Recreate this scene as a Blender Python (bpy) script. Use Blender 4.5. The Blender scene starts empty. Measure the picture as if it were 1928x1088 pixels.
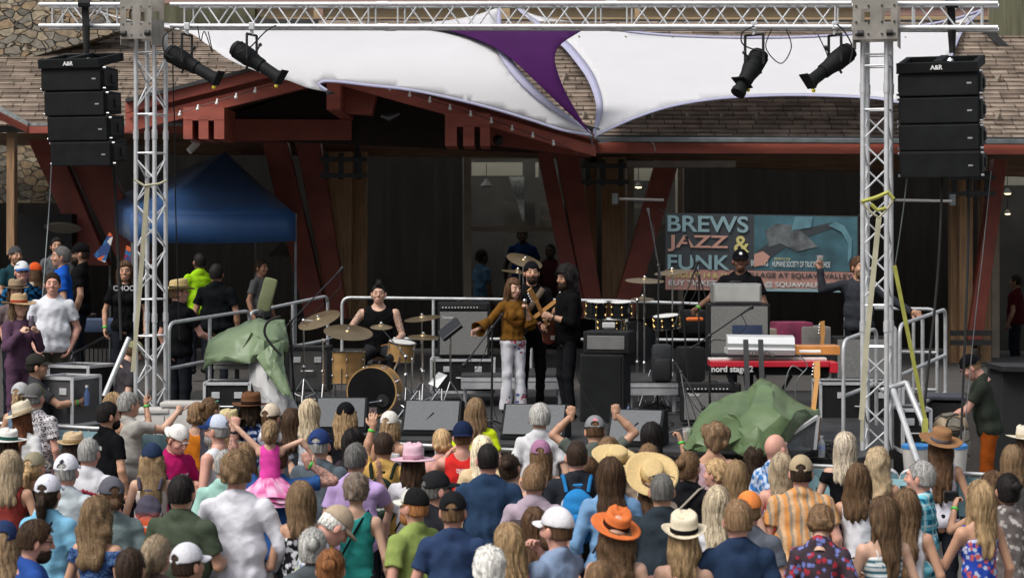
import bpy, math, random
import numpy as np
from mathutils import Vector, Matrix, geometry
random.seed(7)
SC = bpy.context.scene
COL = SC.collection
R = math.radians
# ------------------------------------------------------------------ camera
HC = 3.45                       # camera height (m)
FPX = 3856.0                    # focal length in pixels of the 1928 px wide photo
cam_d = bpy.data.cameras.new('camera'); cam = bpy.data.objects.new('camera', cam_d); COL.objects.link(cam)
cam.location = (0, 0, HC); cam.rotation_euler = (R(90), 0, 0)
cam_d.lens = 72.0; cam_d.sensor_width = 36.0; cam_d.shift_y = -0.0524
cam_d.clip_start = 0.5; cam_d.clip_end = 500
cam_d.dof.use_dof = True; cam_d.dof.focus_distance = 22.5; cam_d.dof.aperture_fstop = 3.4
SC.camera = cam
# ------------------------------------------------------------------ light
SC.view_settings.view_transform = 'Standard'; SC.view_settings.look = 'None'
SC.view_settings.exposure = 0.58; SC.view_settings.gamma = 1
wd = bpy.data.worlds.new('World'); SC.world = wd; wd.use_nodes = True
nt = wd.node_tree; nt.nodes.clear()
sky = nt.nodes.new('ShaderNodeTexSky'); sky.sky_type = 'NISHITA'; sky.sun_disc = False
SUN_EL, SUN_AZ = R(54), R(226)
sky.sun_elevation = SUN_EL; sky.sun_rotation = SUN_AZ; sky.dust_density = 4.0; sky.air_density = 1.0; sky.ozone_density = 0.6
hsv = nt.nodes.new('ShaderNodeHueSaturation'); hsv.inputs['Saturation'].default_value = 0.35
bg = nt.nodes.new('ShaderNodeBackground'); bg.inputs['Strength'].default_value = 0.115
wo = nt.nodes.new('ShaderNodeOutputWorld')
nt.links.new(sky.outputs[0], hsv.inputs['Color']); nt.links.new(hsv.outputs[0], bg.inputs['Color']); nt.links.new(bg.outputs[0], wo.inputs['Surface'])
sl = bpy.data.lights.new('sun', 'SUN'); sl.energy = 1.7; sl.angle = R(26); sl.color = (1.0, 0.96, 0.9)
sun = bpy.data.objects.new('sun', sl); COL.objects.link(sun)
# sun_rotation is measured clockwise from +Y: this sun stands behind and to the left of the camera
sd = Vector((math.sin(SUN_AZ) * math.cos(SUN_EL), math.cos(SUN_AZ) * math.cos(SUN_EL), math.sin(SUN_EL)))
sun.rotation_euler = sd.to_track_quat('Z', 'Y').to_euler()

def P(x, y, s):
    """photo pixel and local scale (pixels per metre) -> world point"""
    return Vector(((x - 964.0) / s, FPX / s, HC - (y - 443.0) / s))
# ------------------------------------------------------------------ materials
MATS = {}
def srgb(c):
    if isinstance(c, str):
        c = c.lstrip('#'); c = [int(c[i:i + 2], 16) / 255 for i in (0, 2, 4)]
    return tuple(((v / 12.92) if v <= 0.04045 else ((v + 0.055) / 1.055) ** 2.4) for v in c[:3])
def M(name, col, rough=0.6, metal=0.0, var=0.15, scale=6.0, bump=0.0, stretch=(1, 1, 1), detail=4, bscale=None, spec=None, alpha=None, emit=None, trans=0, sheen=0):
    """procedural principled material: colour broken up by noise, optional bump"""
    if name in MATS: return MATS[name]
    m = bpy.data.materials.new(name); m.use_nodes = True; MATS[name] = m
    n = m.node_tree.nodes; l = m.node_tree.links; b = n['Principled BSDF']
    c = srgb(col) if isinstance(col, str) else tuple(col)
    b.inputs['Roughness'].default_value = rough; b.inputs['Metallic'].default_value = metal
    if spec is not None: b.inputs['Specular IOR Level'].default_value = spec
    tc = n.new('ShaderNodeTexCoord'); mp = n.new('ShaderNodeMapping'); mp.inputs['Scale'].default_value = stretch
    l.new(tc.outputs['Object'], mp.inputs['Vector'])
    nz = n.new('ShaderNodeTexNoise'); nz.inputs['Scale'].default_value = scale; nz.inputs['Detail'].default_value = detail
    l.new(mp.outputs[0], nz.inputs['Vector'])
    rp = n.new('ShaderNodeValToRGB'); rp.color_ramp.elements[0].position = 0.3; rp.color_ramp.elements[1].position = 0.7
    rp.color_ramp.elements[0].color = tuple(v * (1 - var) for v in c) + (1,)
    rp.color_ramp.elements[1].color = tuple(min(1, v * (1 + var)) for v in c) + (1,)
    l.new(nz.outputs['Fac'], rp.inputs[0]); l.new(rp.outputs[0], b.inputs['Base Color'])
    if bump:
        nb = n.new('ShaderNodeTexNoise'); nb.inputs['Scale'].default_value = bscale or scale * 6; nb.inputs['Detail'].default_value = 3
        l.new(mp.outputs[0], nb.inputs['Vector'])
        bp = n.new('ShaderNodeBump'); bp.inputs['Strength'].default_value = bump; bp.inputs['Distance'].default_value = 0.01
        l.new(nb.outputs['Fac'], bp.inputs['Height']); l.new(bp.outputs[0], b.inputs['Normal'])
    if emit: b.inputs['Emission Color'].default_value = srgb(emit[0]) + (1,); b.inputs['Emission Strength'].default_value = emit[1]
    if trans: b.inputs['Transmission Weight'].default_value = trans
    if sheen: b.inputs['Sheen Weight'].default_value = sheen
    return m
def vmat(name, rough, spec=0.3, bump=0.15, bscale=120, stretch=(1, 1, 1), var=0.12, vs=14, sheen=0.0, sss=0.0, wrinkle=0.0):
    """material that takes its colour from the mesh's own dye / skin colours (attribute Col)"""
    m = bpy.data.materials.new(name); m.use_nodes = True; MATS[name] = m
    n = m.node_tree.nodes; l = m.node_tree.links; b = n['Principled BSDF']
    b.inputs['Roughness'].default_value = rough; b.inputs['Specular IOR Level'].default_value = spec
    if sheen: b.inputs['Sheen Weight'].default_value = sheen
    if sss: b.inputs['Subsurface Weight'].default_value = sss; b.inputs['Subsurface Radius'].default_value = (0.02, 0.008, 0.004); b.inputs['Subsurface Scale'].default_value = 0.5
    at = n.new('ShaderNodeAttribute'); at.attribute_name = 'Col'
    tc = n.new('ShaderNodeTexCoord'); mp = n.new('ShaderNodeMapping'); mp.inputs['Scale'].default_value = stretch
    l.new(tc.outputs['Object'], mp.inputs['Vector'])
    nz = n.new('ShaderNodeTexNoise'); nz.inputs['Scale'].default_value = vs; nz.inputs['Detail'].default_value = 5
    l.new(mp.outputs[0], nz.inputs['Vector'])
    mr = n.new('ShaderNodeMapRange'); mr.inputs['From Min'].default_value = 0.3; mr.inputs['From Max'].default_value = 0.7
    mr.inputs['To Min'].default_value = 1 - var; mr.inputs['To Max'].default_value = 1 + var
    l.new(nz.outputs['Fac'], mr.inputs['Value'])
    mx = n.new('ShaderNodeVectorMath'); mx.operation = 'SCALE'
    l.new(at.outputs['Color'], mx.inputs[0]); l.new(mr.outputs[0], mx.inputs['Scale']); l.new(mx.outputs[0], b.inputs['Base Color'])
    nb = n.new('ShaderNodeTexNoise'); nb.inputs['Scale'].default_value = bscale; nb.inputs['Detail'].default_value = 2
    l.new(mp.outputs[0], nb.inputs['Vector'])
    bp = n.new('ShaderNodeBump'); bp.inputs['Strength'].default_value = bump; bp.inputs['Distance'].default_value = 0.006
    l.new(nb.outputs['Fac'], bp.inputs['Height']); l.new(bp.outputs[0], b.inputs['Normal'])
    if wrinkle:
        rg = n.new('ShaderNodeTexNoise'); rg.noise_type = 'RIDGED_MULTIFRACTAL'; rg.inputs['Scale'].default_value = 4.5; rg.inputs['Detail'].default_value = 2.5; rg.inputs['Distortion'].default_value = 0.6
        l.new(tc.outputs['Object'], rg.inputs['Vector']); b2 = n.new('ShaderNodeBump'); b2.inputs['Strength'].default_value = wrinkle; b2.inputs['Distance'].default_value = 0.016
        l.new(rg.outputs['Fac'], b2.inputs['Height']); l.new(bp.outputs[0], b2.inputs['Normal']); l.new(b2.outputs[0], b.inputs['Normal'])
    return m
SKIN = vmat('skin', 0.5, 0.35, 0.08, 90, var=0.06, vs=9, sss=0.06)
CLOTH = vmat('cloth', 0.9, 0.08, 0.35, 55, var=0.12, vs=9, wrinkle=0.28)
HAIR = vmat('hair', 0.62, 0.14, 0.5, 30, stretch=(5, 5, 0.5), var=0.4, vs=16)
STRAW = vmat('straw_weave', 0.75, 0.2, 0.7, 130, var=0.10, vs=60)
PLASTIC = vmat('plastic', 0.3, 0.5, 0.02, 20, var=0.03)
# ------------------------------------------------------------------ mesh builder
WLOC = {}
class MB:
    def __init__(s): s.v = []; s.f = []; s.c = []; s.cur = None
    def add(s, vs, fs, col=None):
        o = len(s.v); s.v += [tuple(v) for v in vs]; s.f += [tuple(i + o for i in f) for f in fs]; s.c += [col] * len(vs); return s
    def box(s, c, size, rot=None, col=None):
        hx, hy, hz = size[0] / 2, size[1] / 2, size[2] / 2
        vs = [Vector((x * hx, y * hy, z * hz)) for x in (-1, 1) for y in (-1, 1) for z in (-1, 1)]
        if rot is not None:
            m = rot if isinstance(rot, Matrix) else Matrix.Rotation(rot, 3, 'Z')
            vs = [m @ v for v in vs]
        return s.add([v + Vector(c) for v in vs], [(0, 1, 3, 2), (4, 6, 7, 5), (0, 4, 5, 1), (2, 3, 7, 6), (0, 2, 6, 4), (1, 5, 7, 3)], col)
    def rbox(s, c, size, rot=None, b=0.01, col=None):
        """box with chamfered edges"""
        bm = __import__('bmesh').new(); import bmesh
        bmesh.ops.create_cube(bm, size=1.0)
        for v in bm.verts: v.co = Vector((v.co.x * size[0], v.co.y * size[1], v.co.z * size[2]))
        bmesh.ops.bevel(bm, geom=list(bm.edges), offset=b, segments=2, affect='EDGES', profile=0.6)
        m = (rot if isinstance(rot, Matrix) else Matrix.Rotation(rot or 0, 3, 'Z'))
        bm.verts.index_update()
        s.add([m @ v.co + Vector(c) for v in bm.verts], [[v.index for v in f.verts] for f in bm.faces], col); bm.free(); return s
    def beam(s, a, b, w, h=None, up=(0, 0, 1), col=None):
        a, b = Vector(a), Vector(b); h = h or w
        d = (b - a); L = d.length; d.normalize(); u = Vector(up)
        x = d.cross(u)
        if x.length < 1e-4: x = d.cross(Vector((0, 1, 0)))
        x.normalize(); z = x.cross(d)
        vs = [p + x * (i * w / 2) + z * (j * h / 2) for p in (a, b) for (i, j) in ((-1, -1), (1, -1), (1, 1), (-1, 1))]
        return s.add(vs, [(0, 1, 2, 3), (7, 6, 5, 4), (0, 4, 5, 1), (1, 5, 6, 2), (2, 6, 7, 3), (3, 7, 4, 0)], col)
    def tube(s, pts, r, n=8, cap=True, col=None):
        pts = [Vector(p) for p in pts]; rs = r if isinstance(r, (list, tuple)) else [r] * len(pts)
        vs = []; fs = []; prev = None
        for i, p in enumerate(pts):
            d = (pts[min(i + 1, len(pts) - 1)] - pts[max(i - 1, 0)])
            if d.length < 1e-6: d = Vector((0, 0, 1))
            d.normalize()
            if prev is None:
                x = d.cross(Vector((0, 0, 1)))
                if x.length < 1e-3: x = Vector((1, 0, 0))
            else: x = prev - d * prev.dot(d)
            x.normalize(); prev = x; y = d.cross(x)
            for k in range(n):
                a = 2 * math.pi * k / n; vs.append(p + (x * math.cos(a) + y * math.sin(a)) * rs[i])
        for i in range(len(pts) - 1):
            for k in range(n):
                a, b = i * n + k, i * n + (k + 1) % n; fs.append((a, b, b + n, a + n))
        if cap: fs.append(tuple(range(n))[::-1]); fs.append(tuple(range((len(pts) - 1) * n, len(pts) * n)))
        return s.add(vs, fs, col)
    def lathe(s, prof, c, axis=(0, 0, 1), n=28, sc=(1, 1), xd=None, col=None, cap=True):
        ax = Vector(axis).normalized()
        x = Vector(xd) if xd else (ax.cross(Vector((0, 1, 0))) if abs(ax.y) < 0.9 else ax.cross(Vector((1, 0, 0))))
        x.normalize(); y = ax.cross(x); c = Vector(c); vs = []; fs = []
        for (r, z) in prof:
            for k in range(n):
                a = 2 * math.pi * k / n; vs.append(c + x * (r * math.cos(a) * sc[0]) + y * (r * math.sin(a) * sc[1]) + ax * z)
        for i in range(len(prof) - 1):
            for k in range(n):
                a, b = i * n + k, i * n + (k + 1) % n; fs.append((a, b, b + n, a + n))
        if cap: fs.append(tuple(range(n))[::-1]); fs.append(tuple(range((len(prof) - 1) * n, len(prof) * n)))
        return s.add(vs, fs, col)
    def sphere(s, c, r, n=12, col=None):
        rr = r if isinstance(r, (tuple, list)) else (r, r, r)
        prof = [(math.sin(math.pi * i / (n // 2)), -math.cos(math.pi * i / (n // 2))) for i in range(n // 2 + 1)]
        vs = []; fs = []
        for (q, z) in prof:
            for k in range(n):
                a = 2 * math.pi * k / n; vs.append(Vector(c) + Vector((q * math.cos(a) * rr[0], q * math.sin(a) * rr[1], z * rr[2])))
        for i in range(len(prof) - 1):
            for k in range(n):
                a, b = i * n + k, i * n + (k + 1) % n; fs.append((a, b, b + n, a + n))
        return s.add(vs, fs, col)
    def prism(s, pts, off, col=None):
        """closed outline extruded by the vector off"""
        n = len(pts); off = Vector(off); pts = [Vector(p) for p in pts]
        vs = pts + [p + off for p in pts]
        fs = [tuple(range(n)), tuple(range(2 * n - 1, n - 1, -1))] + [(i, i + n, (i + 1) % n + n, (i + 1) % n) for i in range(n)]
        return s.add(vs, fs, col)
    def obj(s, name, mat, parent=None, smooth=False, solid=0, bevel=0, recalc=True):
        off = WLOC.get(parent.name, Vector()) if parent else Vector()
        me = bpy.data.meshes.new(name)
        me.from_pydata([tuple(Vector(v) - off) for v in s.v], [], s.f); me.update()
        if recalc:
            import bmesh
            bm = bmesh.new(); bm.from_mesh(me); bmesh.ops.recalc_face_normals(bm, faces=bm.faces); bm.to_mesh(me); bm.free()
        if any(c is not None for c in s.c):
            at = me.attributes.new('Col', 'FLOAT_COLOR', 'POINT')
            at.data.foreach_set('color', [w for c in s.c for w in (tuple(c or (0.5, 0.5, 0.5)) + (1,))])
        o = bpy.data.objects.new(name, me); COL.objects.link(o)
        if mat: me.materials.append(mat)
        if smooth:
            me.polygons.foreach_set('use_smooth', [True] * len(me.polygons))
            me.set_sharp_from_angle(angle=R(40))
        if parent: o.parent = parent
        WLOC[o.name] = off
        if solid: md = o.modifiers.new('solid', 'SOLIDIFY'); md.thickness = solid; md.offset = 0
        if bevel: md = o.modifiers.new('bevel', 'BEVEL'); md.width = bevel; md.segments = 2; md.limit_method = 'ANGLE'
        return o
def thing(name, label, cat, loc=(0, 0, 0), group=None):
    o = bpy.data.objects.new(name, None); COL.objects.link(o); o.location = loc; o.empty_display_size = 0.1
    o['label'] = label; o['category'] = cat
    if group: o['group'] = group
    WLOC[o.name] = Vector(loc); return o
def tag(o, label, cat, group=None, kind=None):
    if label: o['label'] = label
    if cat: o['category'] = cat
    if group: o['group'] = group
    if kind: o['kind'] = kind
    return o
def struct(o, label=None):
    o['kind'] = 'structure'
    if label: o['label'] = label
    return o
def text(body, size, loc, rot, mat, parent, name='lettering', fat=0.0, depth=0.004, align='CENTER', sx=1.0):
    cu = bpy.data.curves.new(name, 'FONT'); cu.body = body; cu.size = size; cu.offset = fat; cu.extrude = depth; cu.align_x = align; cu.align_y = 'CENTER'
    to = bpy.data.objects.new('tmp', cu); COL.objects.link(to)
    me = bpy.data.meshes.new_from_object(to); bpy.data.objects.remove(to); bpy.data.curves.remove(cu)
    rm = rot if isinstance(rot, Matrix) else Matrix.Rotation(rot, 3, 'Z') @ Matrix.Rotation(R(90), 3, 'X')
    off = WLOC.get(parent.name, Vector()) if parent else Vector()
    for v in me.vertices: v.co = rm @ Vector((v.co.x * sx, v.co.y, v.co.z)) + Vector(loc) - off
    me.materials.clear(); me.materials.append(mat)
    o = bpy.data.objects.new(name, me); COL.objects.link(o)
    if parent: o.parent = parent
    WLOC[o.name] = off; return o
def curve_pts(pts, n=8):
    """smooth catmull-rom through points (any dimension)"""
    pts = [np.array(p, float) for p in pts]; out = []
    for i in range(len(pts) - 1):
        p0 = pts[max(i - 1, 0)]; p1 = pts[i]; p2 = pts[i + 1]; p3 = pts[min(i + 2, len(pts) - 1)]
        for k in range(n):
            t = k / n
            out.append(0.5 * (2 * p1 + (p2 - p0) * t + (2 * p0 - 5 * p1 + 4 * p2 - p3) * t * t + (3 * p1 - p0 - 3 * p2 + p3) * t ** 3))
    out.append(pts[-1]); return out
# =================================================================== SETTING AND BUILDING
def poly(mb, pts, s, depth, col=None):
    q = [P(x, y, s if not isinstance(s, (list, tuple)) else s[i]) for i, (x, y) in enumerate(pts)]
    return mb.prism(q, (0, depth, 0), col)
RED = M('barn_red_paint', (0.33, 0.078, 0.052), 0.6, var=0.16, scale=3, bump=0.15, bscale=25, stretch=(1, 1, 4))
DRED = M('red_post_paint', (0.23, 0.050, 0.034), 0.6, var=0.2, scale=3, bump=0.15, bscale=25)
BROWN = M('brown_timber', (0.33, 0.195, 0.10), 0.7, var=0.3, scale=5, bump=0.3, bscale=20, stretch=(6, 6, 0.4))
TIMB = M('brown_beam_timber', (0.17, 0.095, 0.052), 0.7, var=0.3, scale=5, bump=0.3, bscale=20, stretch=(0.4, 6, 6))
BLACKM = M('black_iron', (0.012, 0.012, 0.013), 0.5, var=0.3)
BEIGE = M('beige_stucco', (0.46, 0.34, 0.20), 0.85, var=0.1, scale=3, bump=0.3, bscale=60)
PINKB = M('pinkish_trim', (0.36, 0.22, 0.18), 0.8, var=0.1)
FRAMEM = M('window_frame_metal', (0.30, 0.25, 0.19), 0.45, var=0.2, scale=3)
GUTTER = M('grey_gutter', (0.20, 0.22, 0.23), 0.35, 0.6, var=0.25, scale=5)
DARKG = M('dark_flashing', (0.035, 0.035, 0.035), 0.5, var=0.3)

def siding_mat(name, col, pitch, rough=0.6, axis='X', contrast=0.5, bumps=0.6):
    m = M(name, col, rough, var=0.3, scale=2.5, stretch=(3, 3, 0.3), spec=.12); n = m.node_tree.nodes; l = m.node_tree.links; b = n['Principled BSDF']
    tc = n.new('ShaderNodeTexCoord'); wv = n.new('ShaderNodeTexWave'); wv.wave_type = 'BANDS'; wv.bands_direction = axis; wv.wave_profile = 'SAW'
    wv.inputs['Scale'].default_value = 2 * math.pi / 20 / pitch; wv.inputs['Distortion'].default_value = 0
    l.new(tc.outputs['Object'], wv.inputs['Vector'])
    rp = n.new('ShaderNodeValToRGB'); rp.color_ramp.elements[0].color = (0, 0, 0, 1); rp.color_ramp.elements[1].position = 0.12
    l.new(wv.outputs['Fac'], rp.inputs[0])
    bp = n.new('ShaderNodeBump'); bp.inputs['Strength'].default_value = bumps; bp.inputs['Distance'].default_value = 0.03
    l.new(rp.outputs[0], bp.inputs['Height']); l.new(bp.outputs[0], b.inputs['Normal'])
    src = b.inputs['Base Color'].links[0].from_socket
    mx = n.new('ShaderNodeMix'); mx.data_type = 'RGBA'; mx.blend_type = 'MULTIPLY'; mx.inputs['Factor'].default_value = contrast
    l.new(src, mx.inputs['A']); l.new(rp.outputs[0], mx.inputs['B']); l.new(mx.outputs['Result'], b.inputs['Base Color'])
    return m
SIDING = siding_mat('dark_board_siding', (0.0085, 0.0075, 0.0065), 0.3, rough=.9, contrast=0.6)
GREENM = siding_mat('olive_metal_siding', (0.13, 0.13, 0.085), 0.22, contrast=0.4)

def shingle_mat():
    m = bpy.data.materials.new('roof_shingles'); m.use_nodes = True; n = m.node_tree.nodes; l = m.node_tree.links; b = n['Principled BSDF']
    b.inputs['Roughness'].default_value = 0.9; b.inputs['Specular IOR Level'].default_value = 0.15
    uv = n.new('ShaderNodeUVMap'); uv.uv_map = 'UVMap'
    nz0 = n.new('ShaderNodeTexNoise'); nz0.inputs['Scale'].default_value = 1.3
    l.new(uv.outputs[0], nz0.inputs['Vector'])
    ad = n.new('ShaderNodeVectorMath'); ad.operation = 'MULTIPLY_ADD'; ad.inputs[1].default_value = (0.06, 0.05, 0); l.new(nz0.outputs['Color'], ad.inputs[0]); l.new(uv.outputs[0], ad.inputs[2])
    br = n.new('ShaderNodeTexBrick'); br.offset = 0.37; br.offset_frequency = 2; br.squash = 0.7; br.squash_frequency = 3
    br.inputs['Color1'].default_value = (0.145, 0.112, 0.088, 1); br.inputs['Color2'].default_value = (0.255, 0.205, 0.165, 1); br.inputs['Mortar'].default_value = (0.075, 0.057, 0.045, 1)
    br.inputs['Scale'].default_value = 1.0; br.inputs['Mortar Size'].default_value = 0.011; br.inputs['Mortar Smooth'].default_value = 0.3
    br.inputs['Brick Width'].default_value = 0.42; br.inputs['Row Height'].default_value = 0.15
    l.new(ad.outputs[0], br.inputs['Vector'])
    nz = n.new('ShaderNodeTexNoise'); nz.inputs['Scale'].default_value = 3; nz.inputs['Detail'].default_value = 6; l.new(uv.outputs[0], nz.inputs['Vector'])
    mr = n.new('ShaderNodeMapRange'); mr.inputs['From Min'].default_value = 0.3; mr.inputs['From Max'].default_value = 0.7; mr.inputs['To Min'].default_value = 0.65; mr.inputs['To Max'].default_value = 1.3
    l.new(nz.outputs['Fac'], mr.inputs[0])
    mx = n.new('ShaderNodeVectorMath'); mx.operation = 'SCALE'; l.new(br.outputs['Color'], mx.inputs[0]); l.new(mr.outputs[0], mx.inputs['Scale']); l.new(mx.outputs[0], b.inputs['Base Color'])
    bp = n.new('ShaderNodeBump'); bp.inputs['Strength'].default_value = 0.8; bp.inputs['Distance'].default_value = 0.02; bp.invert = True
    l.new(br.outputs['Fac'], bp.inputs['Height']); l.new(bp.outputs[0], b.inputs['Normal'])
    MATS['roof_shingles'] = m; return m
SHINGLE = shingle_mat()
def stone_mat():
    m = bpy.data.materials.new('field_stone'); m.use_nodes = True; n = m.node_tree.nodes; l = m.node_tree.links; b = n['Principled BSDF']
    b.inputs['Roughness'].default_value = 0.9
    tc = n.new('ShaderNodeTexCoord'); mp = n.new('ShaderNodeMapping'); mp.inputs['Scale'].default_value = (3.6, 3.6, 6.5); nd = n.new('ShaderNodeTexNoise'); nd.inputs['Scale'].default_value = 2.2; l.new(tc.outputs['Object'], nd.inputs['Vector']); va = n.new('ShaderNodeVectorMath'); va.operation = 'MULTIPLY_ADD'; va.inputs[1].default_value = (.35, .35, .25); l.new(nd.outputs['Color'], va.inputs[0]); l.new(tc.outputs['Object'], va.inputs[2]); l.new(va.outputs[0], mp.inputs[0])
    v1 = n.new('ShaderNodeTexVoronoi'); v1.feature = 'F1'; v1.inputs['Scale'].default_value = 1.3; l.new(mp.outputs[0], v1.inputs['Vector'])
    v2 = n.new('ShaderNodeTexVoronoi'); v2.feature = 'DISTANCE_TO_EDGE'; v2.inputs['Scale'].default_value = 1.3; l.new(mp.outputs[0], v2.inputs['Vector'])
    sx = n.new('ShaderNodeSeparateColor'); l.new(v1.outputs['Color'], sx.inputs[0])
    rp = n.new('ShaderNodeValToRGB'); cr = rp.color_ramp; cr.elements[0].color = (0.12, 0.11, 0.09, 1); cr.elements[1].color = (0.35, 0.30, 0.22, 1)
    e = cr.elements.new(0.45); e.color = (0.22, 0.20, 0.165, 1); e = cr.elements.new(0.75); e.color = (0.29, 0.205, 0.12, 1)
    l.new(sx.outputs[0], rp.inputs[0])
    r2 = n.new('ShaderNodeValToRGB'); r2.color_ramp.elements[0].color = (0.12, 0.1, 0.08, 1); r2.color_ramp.elements[1].position = 0.055; l.new(v2.outputs['Distance'], r2.inputs[0])
    mx = n.new('ShaderNodeMix'); mx.data_type = 'RGBA'; mx.blend_type = 'MULTIPLY'; mx.inputs['Factor'].default_value = 1; l.new(rp.outputs[0], mx.inputs['A']); l.new(r2.outputs[0], mx.inputs['B'])
    nz = n.new('ShaderNodeTexNoise'); nz.inputs['Scale'].default_value = 12; nz.inputs['Detail'].default_value = 6; l.new(tc.outputs['Object'], nz.inputs['Vector'])
    m2 = n.new('ShaderNodeMix'); m2.data_type = 'RGBA'; m2.blend_type = 'OVERLAY'; m2.inputs['Factor'].default_value = 0.8; l.new(mx.outputs['Result'], m2.inputs['A']); l.new(nz.outputs['Fac'], m2.inputs['B'])
    l.new(m2.outputs['Result'], b.inputs['Base Color'])
    bp = n.new('ShaderNodeBump'); bp.inputs['Strength'].default_value = 1; bp.inputs['Distance'].default_value = 0.06; l.new(r2.outputs[0], bp.inputs['Height']); l.new(bp.outputs[0], b.inputs['Normal'])
    return m
STONE = stone_mat()
def glass_mat():
    m = bpy.data.materials.new('window_glass'); m.use_nodes = True; b = m.node_tree.nodes['Principled BSDF']
    b.inputs['Base Color'].default_value = (0.75, 0.8, 0.8, 1); b.inputs['Transmission Weight'].default_value = 1; b.inputs['Roughness'].default_value = 0.02; b.inputs['IOR'].default_value = 1.05
    return m
GLASS = glass_mat()

# ---- ground sheets (crowd ground is filled in after the people are placed)
ASPH = M('plaza_concrete', (0.20, 0.19, 0.175), 0.9, var=0.15, scale=1.5, bump=0.2, bscale=80)
mb = MB(); mb.box((0, 55, -0.35), (220, 180, 0.2)); g0 = struct(mb.obj('ground', ASPH), 'grey plaza ground reaching away behind the lodge')
mb = MB(); mb.prism([(-14, 24.2, 1.30), (-4.45, 24.2, 1.30), (-4.45, 28.0, 1.30), (14, 28.0, 1.30), (14, 46, 1.30), (-14, 46, 1.30)], (0, 0, -1.5))
struct(mb.obj('patio', M('patio_pavers', (0.05, 0.046, 0.042), 0.85, var=0.2, scale=3, bump=0.2)), 'raised dark paved patio in front of the lodge')

# ---- unseen valley sides, added to cut low sky light and darken the eaves
mb = MB(); vs = []; fs = []; NA = 96; rh = random.Random(5)
for i in range(NA):
    a = 2 * math.pi * i / NA; h = 52 + 16 * math.sin(a * 3 + 1) + 9 * math.sin(a * 7) + rh.random() * 4
    if math.cos(a) > 0.5: h *= 0.35
    for (r, z) in ((95, -0.6), (110, h * 0.45), (135, h * 0.8), (165, h)): vs.append((math.sin(a) * r, 10 + math.cos(a) * r, z))
for i in range(NA):
    for j in range(3): k = i * 4 + j; k2 = ((i + 1) % NA) * 4 + j; fs.append((k, k2, k2 + 1, k + 1))
mb.add(vs, fs); struct(mb.obj('sky_block_hills', M('sky_block_slope', (0.035, 0.045, 0.03), 0.95, var=0.5, scale=0.15), None, True), 'added unseen dark valley sides blocking low sky light round the village')
# ---- lodge
lodge = thing('lodge_building', 'wooden lodge with red gable beams, brown shingle roof and dark board walls', 'building', (0, 35, 1.3))
mb = MB(); poly(mb, [(-200, 246), (2200, 262), (2200, 700), (-200, 700)], 99, 0.3); mb.obj('wall', SIDING, lodge)
# room behind the windows
# stone
for pts, s in (([(-160, -90), (262, -90), (262, 48), (130, 88), (0, 124), (-160, 175)], 112), ([(-160, 236), (118, 236), (118, 382), (-160, 382)], 103.5)):
    mb = MB(); poly(mb, pts, s, 0.45); mb.obj('stone_wall', STONE, lodge)
# upper walls above the roof
mb = MB(); poly(mb, [(262, -90), (480, -90), (480, 60), (262, 60)], 100, 0.3); mb.obj('siding_wall', GREENM, lodge)
mb = MB(); poly(mb, [(480, -90), (2200, -90), (2200, 60), (480, 60)], 99.2, 0.3); mb.obj('upper_wall', BEIGE, lodge)
mb = MB(); poly(mb, [(470, 36), (2000, 38), (2000, 56), (470, 56)], 101, 0.1); mb.obj('flashing', DARKG, lodge)
mb = MB()
poly(mb, [(300, -20), (1900, -20), (1900, 9), (300, 7)], 101.2, 0.12); mb.obj('trim_board', PINKB, lodge)
mb = MB()
for x0, x1 in ((490, 590), (600, 930), (960, 1195), (1205, 1640)): poly(mb, [(x0, 13), (x1, 14), (x1, 33), (x0, 32)], 100.6, 0.05)
mb.obj('wall_panel', M('cream_panel', (0.56, 0.43, 0.27), 0.8, var=0.08), lodge)
mb = MB(); poly(mb, [(600, 9), (608, 9), (608, 36), (600, 36)], 101.4, 0.06); poly(mb, [(1640, 0), (1860, 0), (1860, 30), (1640, 30)], 101, 0.06); mb.obj('trim_post', PINKB, lodge)
mb = MB(); poly(mb, [(1866, -90), (2100, -90), (2100, 104), (1914, 100), (1866, 52)], 108.5, 0.2); mb.obj('gable_siding', GREENM, lodge)
mb = MB(); mb.beam(P(1850, 50, 109.5), P(1916, 112, 109.5), 0.06, 0.12); mb.obj('rake_flashing', DARKG, lodge)

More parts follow.
